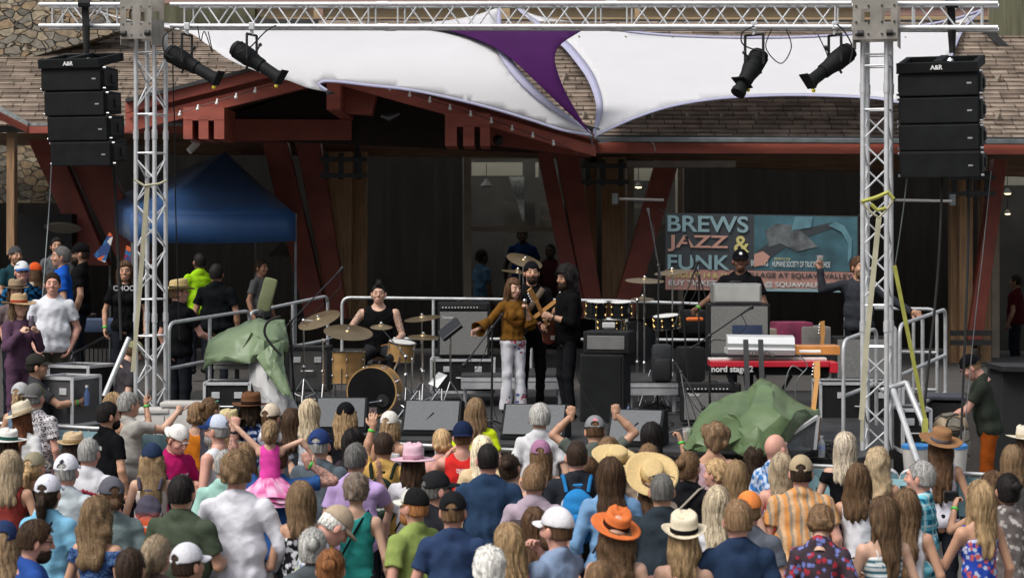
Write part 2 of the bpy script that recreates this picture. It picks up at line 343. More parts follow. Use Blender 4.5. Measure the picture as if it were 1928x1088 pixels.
def roof(x0, x1, ye, s, vec, name='roof', ye2=None):
    a = P(x0, ye, s); b = P(x1, ye2 or ye, s); v = Vector(vec); nrm = (b - a).cross(v).normalized()
    if nrm.z < 0: nrm = -nrm
    nrow = max(2, int(v.length / 0.15)); me = bpy.data.meshes.new(name); vs = []; fs = []; uvs = []
    L = (b - a).length; off = WLOC[lodge.name]
    rr = random.Random(3)
    # overlapping courses: every course is a shallow wedge standing proud of the one above
    for r in range(nrow):
        t0 = r / nrow; t1 = (r + 1) / nrow + 0.004; nx = int(L / 0.3)
        off_x = rr.random() * 0.3
        for i in range(nx):
            u0 = i / nx; u1 = (i + 1) / nx; h = 0.012 + rr.random() * 0.012
            q = [a + (b - a) * u0 + v * t0 + nrm * h, a + (b - a) * u1 + v * t0 + nrm * h, a + (b - a) * u1 + v * t1, a + (b - a) * u0 + v * t1, a + (b - a) * u1 + v * t0 - nrm * 0.02, a + (b - a) * u0 + v * t0 - nrm * 0.02]
            k = len(vs); vs += [tuple(p - off) for p in q]; fs += [(k, k + 1, k + 2, k + 3), (k + 5, k + 4, k + 1, k)]
            for (uu, tt) in ((u0, t0), (u1, t0), (u1, t1), (u0, t1), (u0, t0), (u1, t0), (u1, t0), (u0, t0)): uvs += [uu * L + x0 / 100, tt * v.length]
    me.from_pydata(vs, [], fs); ul = me.uv_layers.new(name='UVMap'); ul.data.foreach_set('uv', uvs); me.materials.append(SHINGLE)
    o = bpy.data.objects.new(name, me); COL.objects.link(o); o.parent = lodge; WLOC[o.name] = off
    mbd = MB(); mbd.prism([a - nrm * 0.03, b - nrm * 0.03, b + v - nrm * 0.03, a + v - nrm * 0.03], nrm * -0.1); mbd.obj('roof_deck', DARKG, lodge)
    return o, a, b, v, nrm
rf1, ra, rb, rv, rn = roof(560, 2150, 257, 119, (0, 3.6, 2.2), ye2=262)
rf2, *_ = roof(-160, 620, 236, 119, (0, 3.0, 1.85))
# snow guards on the right hand roof
gm = M('snow_guard_metal', (0.33, 0.29, 0.24), 0.5, 0.2, var=0.1)
for row, yy0, n0, t in ((0, 0, 17, 0.14), (1, 0, 17, 0.46), (2, 0, 12, 0.80)):
    for i in range(n0):
        u = 0.30 + (i + 0.5 * (row % 2)) * 0.0415 if row < 2 else 0.22 + i * 0.06
        c = ra + (rb - ra) * u + rv * t + rn * 0.05
        mb = MB(); w = Vector((0.035, 0, 0)); up = rv.normalized()
        mb.add([c - w - rn * .04, c + w - rn * .04, c + w - rn * .04 + up * 0.2, c - w - rn * .04 + up * 0.2, c + rn * 0.09, c + rn * 0.09 + Vector((0.02, 0, 0))],
               [(0, 1, 5, 4), (0, 4, 3), (1, 2, 5), (2, 3, 4, 5), (0, 3, 2, 1)])
        mb.obj('snow_guard', gm, rf1)
# eaves: gutters and fascias
mb = MB(); poly(mb, [(1118, 258), (2200, 264), (2200, 273), (1118, 267)], 122, 0.18); mb.obj('gutter', GUTTER, lodge, bevel=0.01)
mb = MB(); poly(mb, [(1118, 254), (2200, 260), (2200, 264.2), (1118, 258.2)], 121, 0.12); mb.obj('drip_edge', DARKG, lodge)
mb = MB(); poly(mb, [(1112, 267.5), (1240, 270), (2200, 274), (2200, 292), (1112, 288)], 121, 0.10); mb.obj('fascia', RED, lodge)
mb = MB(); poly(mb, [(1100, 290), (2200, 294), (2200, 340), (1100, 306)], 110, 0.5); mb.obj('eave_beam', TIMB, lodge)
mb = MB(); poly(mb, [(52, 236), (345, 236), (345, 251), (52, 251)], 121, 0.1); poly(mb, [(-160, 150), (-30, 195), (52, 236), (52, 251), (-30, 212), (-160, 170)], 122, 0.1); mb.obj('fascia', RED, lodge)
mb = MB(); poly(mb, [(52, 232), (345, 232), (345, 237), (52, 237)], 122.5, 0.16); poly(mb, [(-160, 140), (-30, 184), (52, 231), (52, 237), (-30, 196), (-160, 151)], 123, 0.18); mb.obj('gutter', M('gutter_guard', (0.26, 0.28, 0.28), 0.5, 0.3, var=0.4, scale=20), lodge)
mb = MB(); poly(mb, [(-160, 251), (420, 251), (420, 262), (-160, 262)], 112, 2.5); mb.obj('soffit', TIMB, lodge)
# gable: three stepped barge boards each side
for nm, side in (('barge_board', 0), ('barge_board', 1)):
    for k, (d0, d1, s) in enumerate(((0, 20, 128.6), (20, 31, 127.4), (31, 57, 128.2))):
        mb = MB()
        if side == 0: q = [(236, 193 + d0), (640, 93 + d0), (640, 93 + d1), (236, 193 + d1)]
        else: q = [(640, 104 + d0), (1122, 249 + d0 * .8), (1122, 249 + d1 * .8), (640, 104 + d1)]
        poly(mb, q, s, 0.12 if k != 1 else 0.06); mb.obj(nm, RED, lodge)
mb = MB(); poly(mb, [(236, 186), (640, 86), (640, 93), (236, 193)], 129, 5.5); poly(mb, [(640, 97), (1130, 243), (1130, 249), (640, 104)], 129, 4.0); mb.obj('gable_roof', DARKG, lodge)
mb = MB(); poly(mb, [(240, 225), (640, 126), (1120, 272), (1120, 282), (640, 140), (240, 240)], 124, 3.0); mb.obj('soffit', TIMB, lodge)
# beam ends with slots, ridge beam, horizontal tie beams
for xs, y0, y1, s in (((345, 362, 374, 392, 403, 422), 226, 262, 129.5), ((838, 860, 872, 893, 904, 922), 238, 275, 129.5)):
    mb = MB()
    for i in range(3): poly(mb, [(xs[2 * i], y0), (xs[2 * i + 1], y0), (xs[2 * i + 1], y1), (xs[2 * i], y1)], s, 1.2)
    poly(mb, [(xs[0], y0 - 24), (xs[5], y0 - 24), (xs[5], y0 + 1), (xs[0], y0 + 1)], s, 1.2)
    mb.obj('beam_end', RED, lodge)
mb = MB(); poly(mb, [(425, 262), (425, 222), (640, 146), (1108, 288), (1000, 288)], 119.6, 0.05); mb.obj('gable_shade', M('gable_shade_dark', (0.02, 0.013, 0.01), .9), lodge)  # dark sheet standing in for the shade inside the gable
mb = MB(); poly(mb, [(615, 152), (640, 152), (640, 207), (615, 207)], 130, 4.5); mb.obj('ridge_beam', RED, lodge)
mb = MB(); poly(mb, [(640, 160), (712, 160), (700, 216), (640, 212)], 126, 0.4); mb.obj('ridge_bracket', RED, lodge)
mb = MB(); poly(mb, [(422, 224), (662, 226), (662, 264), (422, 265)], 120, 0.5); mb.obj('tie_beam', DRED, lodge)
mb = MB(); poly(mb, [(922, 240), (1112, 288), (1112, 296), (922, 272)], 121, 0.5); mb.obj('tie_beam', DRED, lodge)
mb = MB()
for x in (500, 560, 615): poly(mb, [(x, 170), (x + 10, 170), (x + 10, 226), (x, 226)], 118, 0.3)
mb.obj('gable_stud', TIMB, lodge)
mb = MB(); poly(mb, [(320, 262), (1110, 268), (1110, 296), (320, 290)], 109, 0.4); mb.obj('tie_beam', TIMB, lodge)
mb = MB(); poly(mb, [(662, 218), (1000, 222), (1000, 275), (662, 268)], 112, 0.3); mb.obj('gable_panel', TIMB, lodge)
mb = MB(); poly(mb, [(667, 215), (676, 215), (676, 336), (667, 336)], 115, 0.1); mb.obj('downpipe', BLACKM, lodge)
# posts
for q, m, s in (([(617, 286), (661, 286), (661, 600), (617, 600)], BROWN, 112), ([(661.5, 286), (690, 286), (690, 600), (661.5, 600)], BROWN, 110.5), ([(600, 286), (614, 286), (614, 600), (600, 600)], BROWN, 110),
             ([(1134, 296), (1178, 296), (1178, 600), (1134, 600)], BROWN, 111), ([(1102, 296), (1124, 296), (1124, 600), (1102, 600)], BROWN, 110),
             ([(1790, 320), (1806, 320), (1806, 700), (1790, 700)], BROWN, 111.5), ([(1806.5, 320), (1832, 320), (1832, 700), (1806.5, 700)], BROWN, 112.5), ([(1846, 320), (1866, 320), (1866, 700), (1846, 700)], BROWN, 111),
             ([(12, 240), (27, 240), (27, 480), (12, 480)], BROWN, 118)):
    mb = MB(); poly(mb, q, s, 0.22); mb.obj('post', m, lodge, bevel=0.008)
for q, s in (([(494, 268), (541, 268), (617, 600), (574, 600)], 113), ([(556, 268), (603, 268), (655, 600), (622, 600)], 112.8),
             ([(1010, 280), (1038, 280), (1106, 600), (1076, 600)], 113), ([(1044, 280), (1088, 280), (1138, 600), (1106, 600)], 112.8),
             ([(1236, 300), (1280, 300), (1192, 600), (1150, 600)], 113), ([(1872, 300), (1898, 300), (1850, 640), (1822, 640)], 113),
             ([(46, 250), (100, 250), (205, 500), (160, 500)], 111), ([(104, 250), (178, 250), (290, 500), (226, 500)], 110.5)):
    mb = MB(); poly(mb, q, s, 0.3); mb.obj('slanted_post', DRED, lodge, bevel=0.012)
# iron strap lattices round the post heads
for cx, cy in ((645, 316), (1138, 328), (1828, 350)):
    mb = MB()
    for dx in (-36, -8, 26): poly(mb, [(cx + dx, cy - 28), (cx + dx + 10, cy - 28), (cx + dx + 10, cy + 22), (cx + dx, cy + 22)], 115.6, 0.05)
    for dy in (-20, 10): poly(mb, [(cx - 44, cy + dy), (cx + 46, cy + dy), (cx + 46, cy + dy + 9), (cx - 44, cy + dy + 9)], 116, 0.05)
    mb.obj('iron_strap', BLACKM, lodge)
mb = MB()
for dy in (622, 640): poly(mb, [(1790, dy), (1868, dy), (1868, dy + 10), (1790, dy + 10)], 116, 0.05)
mb.obj('iron_strap', BLACKM, lodge)
# windows: lit rooms behind glass
ROOM = M('shop_interior', (0.045, 0.04, 0.036), 0.9, var=0.3, scale=2); CREAMW = M('shop_wall', (0.75, 0.68, 0.56), 0.9, var=0.1, scale=2)
for (x0, x1, y0, y1, tr) in ((873, 1060, 292, 600, 426), (1180, 1286, 306, 600, 424), (1868, 1990, 316, 690, 0)):
    w = MB()
    for q in ([(x0, y0), (x0 + 14, y0), (x0 + 14, y1), (x0, y1)], [(x1 - 9, y0), (x1, y0), (x1, y1), (x1 - 9, y1)], [(x0 + 14.3, y0), (x1 - 9.3, y0), (x1 - 9.3, y0 + 7), (x0 + 14.3, y0 + 7)]): poly(w, q, 107, 0.15)
    if tr: poly(w, [(x0 + 14.3, tr), (x1 - 9.3, tr), (x1 - 9.3, tr + 10), (x0 + 14.3, tr + 10)], 106.8, 0.12)
    wo_ = w.obj('window', FRAMEM, lodge)
    w = MB(); poly(w, [(x0 + 12, y0 + 5), (x1 - 7, y0 + 5), (x1 - 7, y1), (x0 + 12, y1)], 106.3, 0.012); w.obj('pane', GLASS, wo_)
    w = MB(); poly(w, [(x0 - 2, y0), (x1 + 2, y0), (x1 + 2, y1), (x0 - 2, y1)], 101, 0.05); w.obj('room_back', ROOM, wo_)
mb = MB()
for q in ([(888, 306), (984, 306), (984, 331), (888, 331)], [(1008, 306), (1014, 306), (1014, 334), (1008, 334)]): poly(mb, q, 103.5, 0.03)
poly(mb, [(1186, 312), (1246, 312), (1246, 340), (1186, 340)], 103.5, 0.03); poly(mb, [(1272, 316), (1284, 316), (1284, 402), (1272, 402)], 103.5, 0.03); poly(mb, [(1884, 322), (1990, 322), (1990, 349), (1884, 349)], 103.5, 0.03)
mb.obj('bulkhead', CREAMW, lodge)
mb = MB()
for q in ([(946, 380), (1008, 380), (1008, 428), (946, 428)], [(950, 440), (1050, 440), (1050, 600), (950, 600)], [(1190, 384), (1230, 384), (1230, 392), (1190, 392)], [(1016, 382), (1050, 382), (1050, 430), (1016, 430)]): poly(mb, q, 102.5, 0.03)
mb.obj('partition', M('grey_partition', (0.17, 0.15, 0.13), 0.9, var=0.2), lodge)
mb = MB(); poly(mb, [(1017, 395), (1040, 395), (1040, 415), (1017, 415)], 106.9, 0.004); tag(mb.obj('paper_notice', M('paper', (0.6, 0.58, 0.52), 0.9)), 'pale blank sheet taped inside the big lodge window', 'notice')
mb = MB(); poly(mb, [(958, 333), (987, 333), (987, 416), (984, 416)], 103, 0.02); mb.obj('window_reflection', M('reflection_grey', (0.42, 0.42, 0.40), 0.9, var=0.4, scale=20), lodge)  # pale grey triangle painted as a reflection in the window
# pendant lamps inside
LAMP = M('lamp_shade_metal', (0.35, 0.33, 0.3), 0.5); GLOW = M('lamp_glow', (0.8, 0.7, 0.5), emit=('#ffe2a8', 3.0))
for (x, y, sc, lb) in ((916, 350, 1.5, 'grey pendant lamp hanging inside the big window behind the singer'), (1202, 352, 1.0, 'small lit pendant lamp in the window left of the banner'), (1897, 364, 1.0, 'lit pendant lamp in the far right window, the upper one'), (1897, 402, 0.8, 'lit pendant lamp in the far right window, the lower one')):
    c = P(x, y, 104.6); t = thing('pendant_lamp', lb, 'lamp', c, 'pendant lamps inside the lodge')
    mb = MB(); mb.lathe([(0.02, 0.09 * sc), (0.03, 0.07 * sc), (0.075 * sc, 0.0), (0.07 * sc, -0.004)], c, n=20); mb.obj('shade', LAMP, t, True)
    mb = MB(); mb.tube([c + Vector((0, 0, 0.08 * sc)), c + Vector((0, 0, 0.4))], 0.006); mb.obj('cord', BLACKM, t)
    mb = MB(); mb.sphere(c + Vector((0, -0.01, -0.006)), (0.062 * sc, 0.062 * sc, 0.022)); mb.obj('bulb', LAMP if sc > 1.2 else GLOW, t, True)
# ceiling heaters / rods under the eave
WHITEM = M('white_metal', (0.55, 0.53, 0.5), 0.4, var=0.08)
for x0, x1, y, px, lb in ((1166, 1250, 375, 1158, 'thin pale heater rod mounted on the brown post left of the banner'), (1686, 1792, 377, 1793, 'thin pale heater rod beside the right truss tower')):
    t = thing('heater_rod', lb, 'heater', P(px, y, 118), 'heater rods')
    mb = MB(); mb.tube([P(x0, y, 119), P(x1, y + 2, 119)], 0.022); mb.obj('rod', WHITEM, t, True)
    mb = MB(); mb.rbox(P(px, y, 118), (0.10, 0.08, 0.18)); mb.obj('bracket', GUTTER, t)
t = tag(MB().rbox((P(1282, 310, 117)), (1.75, 0.16, 0.11)).obj('radiant_heater', M('heater_grey', (0.16, 0.14, 0.12), 0.4, 0.5)), 'long grey radiant heater tube under the right eave', 'heater')
# security camera & little wall speakers under the gable
c = P(366, 272, 124); t = thing('security_camera', 'white security camera under the left beam end of the gable', 'camera', c)
mb = MB(); mb.rbox(c + Vector((0.0, 0, 0.05)), (0.1, 0.1, 0.05)); mb.obj('mount', WHITEM, t); mb = MB(); mb.tube([c + Vector((0.05, 0, 0.02)), c + Vector((-0.07, -0.08, -0.11))], 0.052, 12); mb.obj('housing', WHITEM, t, True)
c = P(938, 260, 124); mb = MB(); mb.lathe([(0.03, 0), (0.075, 0.02), (0.08, 0.1), (0.03, 0.14)], c + Vector((0, -0.05, -0.05)), (0, 1, 0.2)); tag(mb.obj('wall_speaker', BLACKM, None, True), 'round black speaker tucked beside the right beam end', 'speaker')
c = P(718, 218, 124); mb = MB(); mb.tube([c, c + Vector((0.12, -0.02, -0.03)), c + Vector((0.28, -0.03, 0.03))], [0.03, 0.055, 0.02]); tag(mb.obj('floodlight', GUTTER, None, True), 'small dim floodlight under the middle of the gable', 'lamp')
# string of globe bulbs along the barge boards
BULB = M('bulb_glass', (0.75, 0.75, 0.72), 0.15, var=0.05)
spots = [(338, 217), (372, 206), (408, 195), (444, 184), (480, 173), (552, 151)] + [(734, 168), (771, 180), (809, 191), (847, 205), (886, 217), (925, 230), (964, 244), (1003, 257), (1042, 272)]
for i, (x, y) in enumerate(spots):
    c = P(x, y, 131.5); side = 'left' if x < 640 else 'right'
    mb = MB(); mb.sphere(c, 0.026, 10); mb.tube([c + Vector((0, 0, 0.02)), c + Vector((0, 0.05, 0.06))], 0.013, 6)
    tag(mb.obj('string_bulb', BULB, None, True), '%s clear globe bulb from the left under the %s slope of the red gable' % (('first', 'second', 'third', 'fourth', 'fifth', 'sixth', 'seventh', 'eighth', 'ninth')[i % 6 if i < 6 else i - 6], side), 'light bulb', 'globe bulbs on the %s gable slope' % side)
for pts in ([(300, 222), (338, 213), (372, 202), (408, 191), (480, 169), (600, 140)], [(700, 155), (771, 176), (847, 201), (925, 226), (1003, 253), (1075, 280)]):
    mb = MB(); mb.tube([P(x, y, 130.4) for x, y in pts], 0.006, 5); tag(mb.obj('bulb_wire', BLACKM), 'thin dark light wire along the %s gable board' % ('left' if pts[0][0] < 600 else 'right'), 'wire')
mb = MB(); mb.tube([P(x, y, 123.5) for x, y in curve_pts([(1085, 290), (1100, 275), (1190, 262), (1225, 266), (1234, 285)], 5)], 0.008, 5); tag(mb.obj('loose_cable', GUTTER), 'pale loose cable drooping over the right gutter', 'cable')

# ---- banner
def banner():
    S = 124.0
    t = thing('event_banner', 'wide dark event banner reading BREWS JAZZ & FUNK hung behind the keyboards', 'banner', P(1434, 551, S))
    BG = M('banner_black', (0.030, 0.036, 0.042), 0.6, var=0.1); PK = M('banner_salmon', (0.33, 0.175, 0.145), 0.6, var=0.06)
    BL = M('banner_blue', (0.19, 0.30, 0.33), 0.6, var=0.06); SM = M('banner_peach', (0.42, 0.23, 0.18), 0.6, var=0.06); YL = M('banner_yellow', (0.48, 0.42, 0.16), 0.6, var=0.05); WT = M('banner_white', (0.48, 0.52, 0.52), 0.6)
    TL = M('banner_teal', (0.035, 0.095, 0.12), 0.6, var=0.5, scale=2.5)
    def flat(pts, m, k, nm='print'):
        mb = MB(); poly(mb, [(x, y + (x - 1253) * 0.016) for x, y in pts], S + k * 0.02, 0.003); mb.obj(nm, m, t)
    flat([(1253, 401), (1616, 401), (1616, 545), (1253, 545)], BG, 0, 'sheet')
    # right hand picture area: generic teal shapes and a dark instrument neck
    flat([(1420, 403), (1614, 403), (1614, 506), (1420, 506)], TL, 1, 'picture')
    flat([(1425, 470), (1470, 440), (1520, 425), (1575, 412), (1578, 422), (1525, 440), (1480, 462), (1440, 490), (1425, 500)], BG, 2, 'picture_neck')
    flat([(1440, 432), (1462, 418), (1490, 420), (1512, 433), (1540, 460), (1500, 470), (1470, 455), (1448, 462)], M('banner_grey', (0.09, 0.10, 0.105), 0.7, var=0.6, scale=7), 3, 'picture_shape')
    flat([(1497, 404), (1530, 404), (1527, 424), (1505, 428), (1490, 430)], M('banner_midblue', (0.09, 0.20, 0.24), 0.6, var=0.2), 4, 'picture_patch')
    flat([(1560, 420), (1572, 412), (1590, 420), (1604, 445), (1603, 478), (1596, 490), (1597, 455), (1585, 432)], M('banner_midblue', 0), 5, 'picture_curl')
    flat([(1420, 476), (1436, 470), (1450, 480), (1440, 495), (1420, 500)], SM, 5, 'picture_hand')
    flat([(1253, 507), (1616, 507), (1616, 545), (1253, 545)], PK, 2, 'strip')
    flat([(1420, 541), (1616, 538), (1616, 545), (1420, 545)], BL, 3, 'strip_edge')
    def fit(body, x0, x1, y0, y1, m, fat=.012):
        o = text(body, 1.0, (0, 0, 0), Matrix.Identity(3), m, None, 'lettering', fat, 0.002); me = o.data; xs = [v.co.x for v in me.vertices]; ys = [v.co.y for v in me.vertices]
        ax, bx, ay, by = min(xs), max(xs), min(ys), max(ys); off = WLOC[t.name]
        for v in me.vertices:
            u = (v.co.x - ax) / (bx - ax); w = (v.co.y - ay) / (by - ay); X = x0 + (x1 - x0) * u; q = P(X, y1 + (y0 - y1) * w + (X - 1253) * .016, S + .09); v.co = q - off + Vector((0, -v.co.z, 0))
        o.parent = t; WLOC[o.name] = off; return o
    fit('BREWS', 1257, 1409, 405, 436, BL, .018); fit('JAZZ', 1257, 1371, 442, 473, SM, .018); fit('&', 1382, 1411, 442, 473, YL, .018); fit('FUNK', 1257, 1374, 479, 507, BL, .018)
    fit('AUGUST 14 & 15', 1259, 1370, 512, 522, YL); fit('BUY TICKETS', 1259, 1356, 527, 537, WT); fit('VILLAGE AT SQUAW VALLEY', 1402, 1604, 510, 521, BG); fit('@ SQUAWALPINE.COM', 1440, 1604, 527, 539, WT)
    fit('BREWING', 1414, 1446, 487, 498, WT, .005); fit('BENEFITS THE', 1458, 1488, 482, 486, YL, .005); fit('HUMANE SOCIETY OF TRUCKEE-TAHOE', 1454, 1563, 488, 499, WT, .005)
    mb = MB()
    for x in (1253, 1616):
        for y in (401, 545): mb.tube([P(x, y + (x - 1253) * .016, S), P(x + (12 if x > 1400 else -12), y - 8, S - 2)], 0.005, 5)
    mb.obj('tie_cord', BLACKM, t)
banner()
# bar sign behind the tent
t = thing('bar_sign', 'faint grey triangular bar sign reading THE SLOT BAR behind the tent', 'sign', P(535, 500, 112))
mb = MB(); poly(mb, [(504, 482), (530, 455), (540, 462), (556, 482)], 112, 0.03); mb.obj('triangle', M('sign_grey', (0.07, 0.068, 0.06), 0.7), t)
text('THE SLOT BAR', 0.13, P(534, 488, 112.3), 0, M('sign_text', (0.11, 0.105, 0.09), 0.7), t, 'lettering', 0.004, 0.003)

# ---- shade sails
def sail(name, label, outline, sfun, mat, hem=None, hem_mat=None):
    pts = [Vector((float(p[0]), float(p[1]))) for p in outline]
    xs = [p.x for p in pts]; ys = [p.y for p in pts]; n = len(pts); inner = []
    y = min(ys) + 6
    def inside(q):
        c = False
        for i in range(n):
            a, b = pts[i], pts[(i + 1) % n]
            if (a.y > q.y) != (b.y > q.y) and q.x < (b.x - a.x) * (q.y - a.y) / (b.y - a.y) + a.x: c = not c
        return c
    while y < max(ys):
        x = min(xs) + 5
        while x < max(xs):
            q = Vector((x, y))
            if inside(q) and min((q - p).length for p in pts) > 5: inner.append(q)
            x += 14
        y += 14
    vs, es, fs, *_ = geometry.delaunay_2d_cdt(pts + inner, [(i, (i + 1) % n) for i in range(n)], [], 1, 1e-4)
    c3 = [P(v.x, v.y, sfun(v.x, v.y)) for v in vs]
    mbs = MB(); mbs.add(c3, [tuple(f) for f in fs])
    t = thing(name, label, 'shade sail', sum(c3, Vector()) / len(c3), 'shade sails over the stage')
    mbs.obj('fabric', mat, t, True, solid=0.006)
    return t
WSAIL = M('white_sail_cloth', (0.74, 0.74, 0.76), 0.85, var=0.015, scale=1.5)
LSAIL = M('lilac_sail_hem', (0.50, 0.50, 0.66), 0.7, var=0.03); PSAIL = M('purple_sail_cloth', (0.050, 0.010, 0.072), 0.9, var=0.08, scale=2, spec=0.1)
for m_, t_ in ((WSAIL, .4), (LSAIL, .35), (PSAIL, .15)):
    n_ = m_.node_tree.nodes; l_ = m_.node_tree.links; tb = n_.new('ShaderNodeBsdfTranslucent'); ms = n_.new('ShaderNodeMixShader'); ms.inputs[0].default_value = t_; b_ = n_['Principled BSDF']; l_.new(b_.inputs['Base Color'].links[0].from_socket, tb.inputs[0]); l_.new(b_.outputs[0], ms.inputs[1]); l_.new(tb.outputs[0], ms.inputs[2]); l_.new(ms.outputs[0], n_['Material Output'].inputs[0])
def hem(t, pts, w, sfun, mat=LSAIL, side=1):
    c = curve_pts(pts, 8); mbh = MB(); vs = []
    for i, p in enumerate(c):
        a = c[max(i - 1, 0)]; b = c[min(i + 1, len(c) - 1)]; d = b - a; d = d / (np.linalg.norm(d) + 1e-6); nn = np.array((-d[1], d[0])) * side
        ww = w(i / (len(c) - 1)) if callable(w) else w
        q = p + nn * ww
        vs += [P(p[0], p[1], sfun(p[0], p[1]) + 0.25), P(q[0], q[1], sfun(q[0], q[1]) + 0.25)]
    mbh.add(vs, [(2 * i, 2 * i + 1, 2 * i + 3, 2 * i + 2) for i in range(len(c) - 1)]); mbh.obj('hem', mat, t, True, solid=0.012)
sA = lambda x, y: 106 + 30 * (1 - math.exp(-max(0, y - 10) / 40)) 
topA = [(172, 18), (240, 38), (330, 45), (500, 50), (700, 50), (790, 45), (880, 33), (938, 15)]
rightA = [(938, 15), (934, 50), (932, 85), (955, 128), (990, 168), (1040, 208), (1112, 252)]
botA = [(1112, 252), (1060, 243), (1000, 224), (930, 203), (850, 183), (770, 167), (700, 159), (640, 152), (610, 151), (598, 157), (601, 164), (614, 173)]
botB = [(614, 173), (580, 166), (540, 151), (485, 135), (430, 112), (390, 84), (350, 60), (260, 42), (172, 18)]
out = []
for seg in (topA, rightA, botA, botB): out += curve_pts(seg, 5)[:-1]
tA = sail('shade_sail', 'large white shade sail stretched over the left half of the stage', out, sA, WSAIL)
hem(tA, botA, 5, sA, side=-1); hem(tA, rightA, lambda u: 3 + 13 * math.sin(math.pi * u) ** 0.8, sA, side=-1)
sB = lambda x, y: sA(x, y) + 1.6
out = []
for seg in ([(795, 50), (860, 62), (920, 84), (965, 113), (1015, 160), (1065, 208), (1112, 253)], [(1112, 253), (1088, 215), (1064, 172), (1048, 130), (1045, 105), (1056, 84), (1082, 66), (1110, 50)], [(1110, 50), (950, 52), (795, 50)]): out += curve_pts(seg, 5)[:-1]
tB = sail('shade_sail', 'dark purple shade sail tapering down to a point between two white ones', out, sB, PSAIL)
sC = lambda x, y: 104 + 26 * min(1, max(0, (y - 10) / 245)) - 1.5 * math.sin(math.pi * min(1, max(0, (y - 20) / 200)))
leftC = [(1119, 254), (1130, 225), (1134, 190), (1120, 145), (1095, 108), (1065, 76), (1020, 45), (972, 12)]
topC = [(972, 12), (1010, 30), (1080, 42), (1150, 53), (1250, 64), (1400, 69), (1550, 66), (1700, 52), (1790, 36), (1850, 17)]
botC = [(1850, 17), (1815, 50), (1795, 90), (1778, 135), (1740, 175), (1700, 190), (1650, 183), (1580, 179), (1500, 177), (1420, 179), (1340, 185), (1260, 199), (1190, 222), (1119, 254)]
out = []
for seg in (leftC, topC, botC): out += curve_pts(seg, 5)[:-1]
tC = sail('shade_sail', 'large white shade sail over the right half of the stage above the roof eave', out, sC, WSAIL)
hem(tC, leftC, lambda u: 2 + 13 * math.sin(math.pi * u) ** 0.7, sC, side=-1); hem(tC, botC, 4, sC, side=-1); hem(tC, topC[3:], 3, sC, side=1)
mb = MB(); c = P(614, 174, 131); mb.tube([c, c + Vector((0.05, 0, 0.0)), c + Vector((0.1, 0.1, -0.01))], 0.016); mb.sphere(c + Vector((0.03, 0, -.01)), 0.035, 8); mb.obj('shackle', GUTTER, tA)
mb = MB(); c = P(1112, 257, 131); mb.sphere(c, 0.035, 8); mb.sphere(c + Vector((0.07, 0, -.02)), 0.03, 8); mb.tube([c, c + Vector((0.03, .1, -.12))], 0.012); mb.obj('shackle', GUTTER, tB)

# ---- blue canopy tent
def tent():
    t = thing('canopy_tent', 'blue pop-up canopy tent on the patio left of the stage', 'tent', P(400, 560, 112))
    FL, FR, BL_, BR = P(248, 404, 120), P(556, 402, 120), P(206, 374, 107.5), P(480, 374, 107.5); pk = P(424, 286, 112.5)
    m = M('blue_tent_fabric', (0.016, 0.075, 0.22), 0.6, var=0.1, scale=3, bump=0.3, bscale=5, sheen=0.1)
    mb = MB()
    for a, b in ((FL, FR), (FR, BR), (BR, BL_), (BL_, FL)):
        n = 8; vs = []; fs = []
        for i in range(n + 1):
            for j in range(n + 1):
                u = i / n; v = j / n; q = (a + (b - a) * u); q = q + (pk - q) * v; q = q - Vector((0, 0, 0.05 * math.sin(math.pi * v) * (0.4 + 0.6 * math.sin(math.pi * u)))); vs.append(q)
        for i in range(n):
            for j in range(n): k = i * (n + 1) + j; fs.append((k, k + 1, k + n + 2, k + n + 1))
        mb.add(vs, fs)
    mb.obj('canopy', m, t, True, solid=0.004)
    for a, b in ((FL, FR), (BL_, FL), (FR, BR)):
        mb = MB(); n = 16; vs = []; fs = []
        for i in range(n + 1):
            u = i / n; q = a + (b - a) * u; w = 0.012 * math.sin(i * 2.1)
            vs += [q, q + Vector((0, -0.02 + w, -0.2)), q + Vector((w, -0.03 - w, -0.43 - 0.03 * math.sin(math.pi * u)))]
        for i in range(n):
            for j in range(2): k = i * 3 + j; fs.append((k, k + 1, k + 4, k + 3))
        mb.add(vs, fs); mb.obj('valance', m, t, True, solid=0.004)
    for c in (FL, FR, BL_, BR):
        mb = MB(); mb.beam(c + Vector((0, 0.05, 0)), Vector((c.x, c.y + 0.05, 1.3)), 0.035); mb.obj('leg', GUTTER, t)
tent()
# =================================================================== STAGE
ZD = 1.33; DD = HC - ZD
def D(x, s, up=0.0): 
    """point on the deck under photo column x at scale s"""
    return Vector(((x - 964.0) / s, FPX / s, ZD + up))
ST = R(-17)           # the stage front runs nearer towards the right
BLK = M('black_cloth', (0.010, 0.010, 0.011), 0.85, var=0.4, scale=3, bump=0.2, bscale=8)
DECKM = M('black_deck_ply', (0.028, 0.028, 0.029), 0.55, var=0.5, scale=4, bump=0.15)
ALU = M('aluminium', (0.62, 0.63, 0.65), 0.45, 0.45, var=0.12, scale=9)
STEEL = M('galvanised_pipe', (0.50, 0.51, 0.52), 0.5, 0.4, var=0.15, scale=9)
CHROME = M('chrome', (0.62, 0.62, 0.63), 0.18, 1.0, var=0.05)
TOLEX = M('black_tolex', (0.011, 0.011, 0.012), 0.6, spec=.25, var=0.3, scale=30, bump=0.3, bscale=150)
SPK = M('speaker_black', (0.007, 0.008, 0.009), 0.7, var=0.3, bump=0.15, bscale=90, spec=.2)
GRILL = M('silver_grille_cloth', (0.17, 0.17, 0.165), 0.8, var=0.25, scale=60, bump=0.4, bscale=300)
RUB = M('black_rubber', (0.012, 0.012, 0.012), 0.6)
WHT = M('white_mark', (0.6, 0.6, 0.6), 0.6)
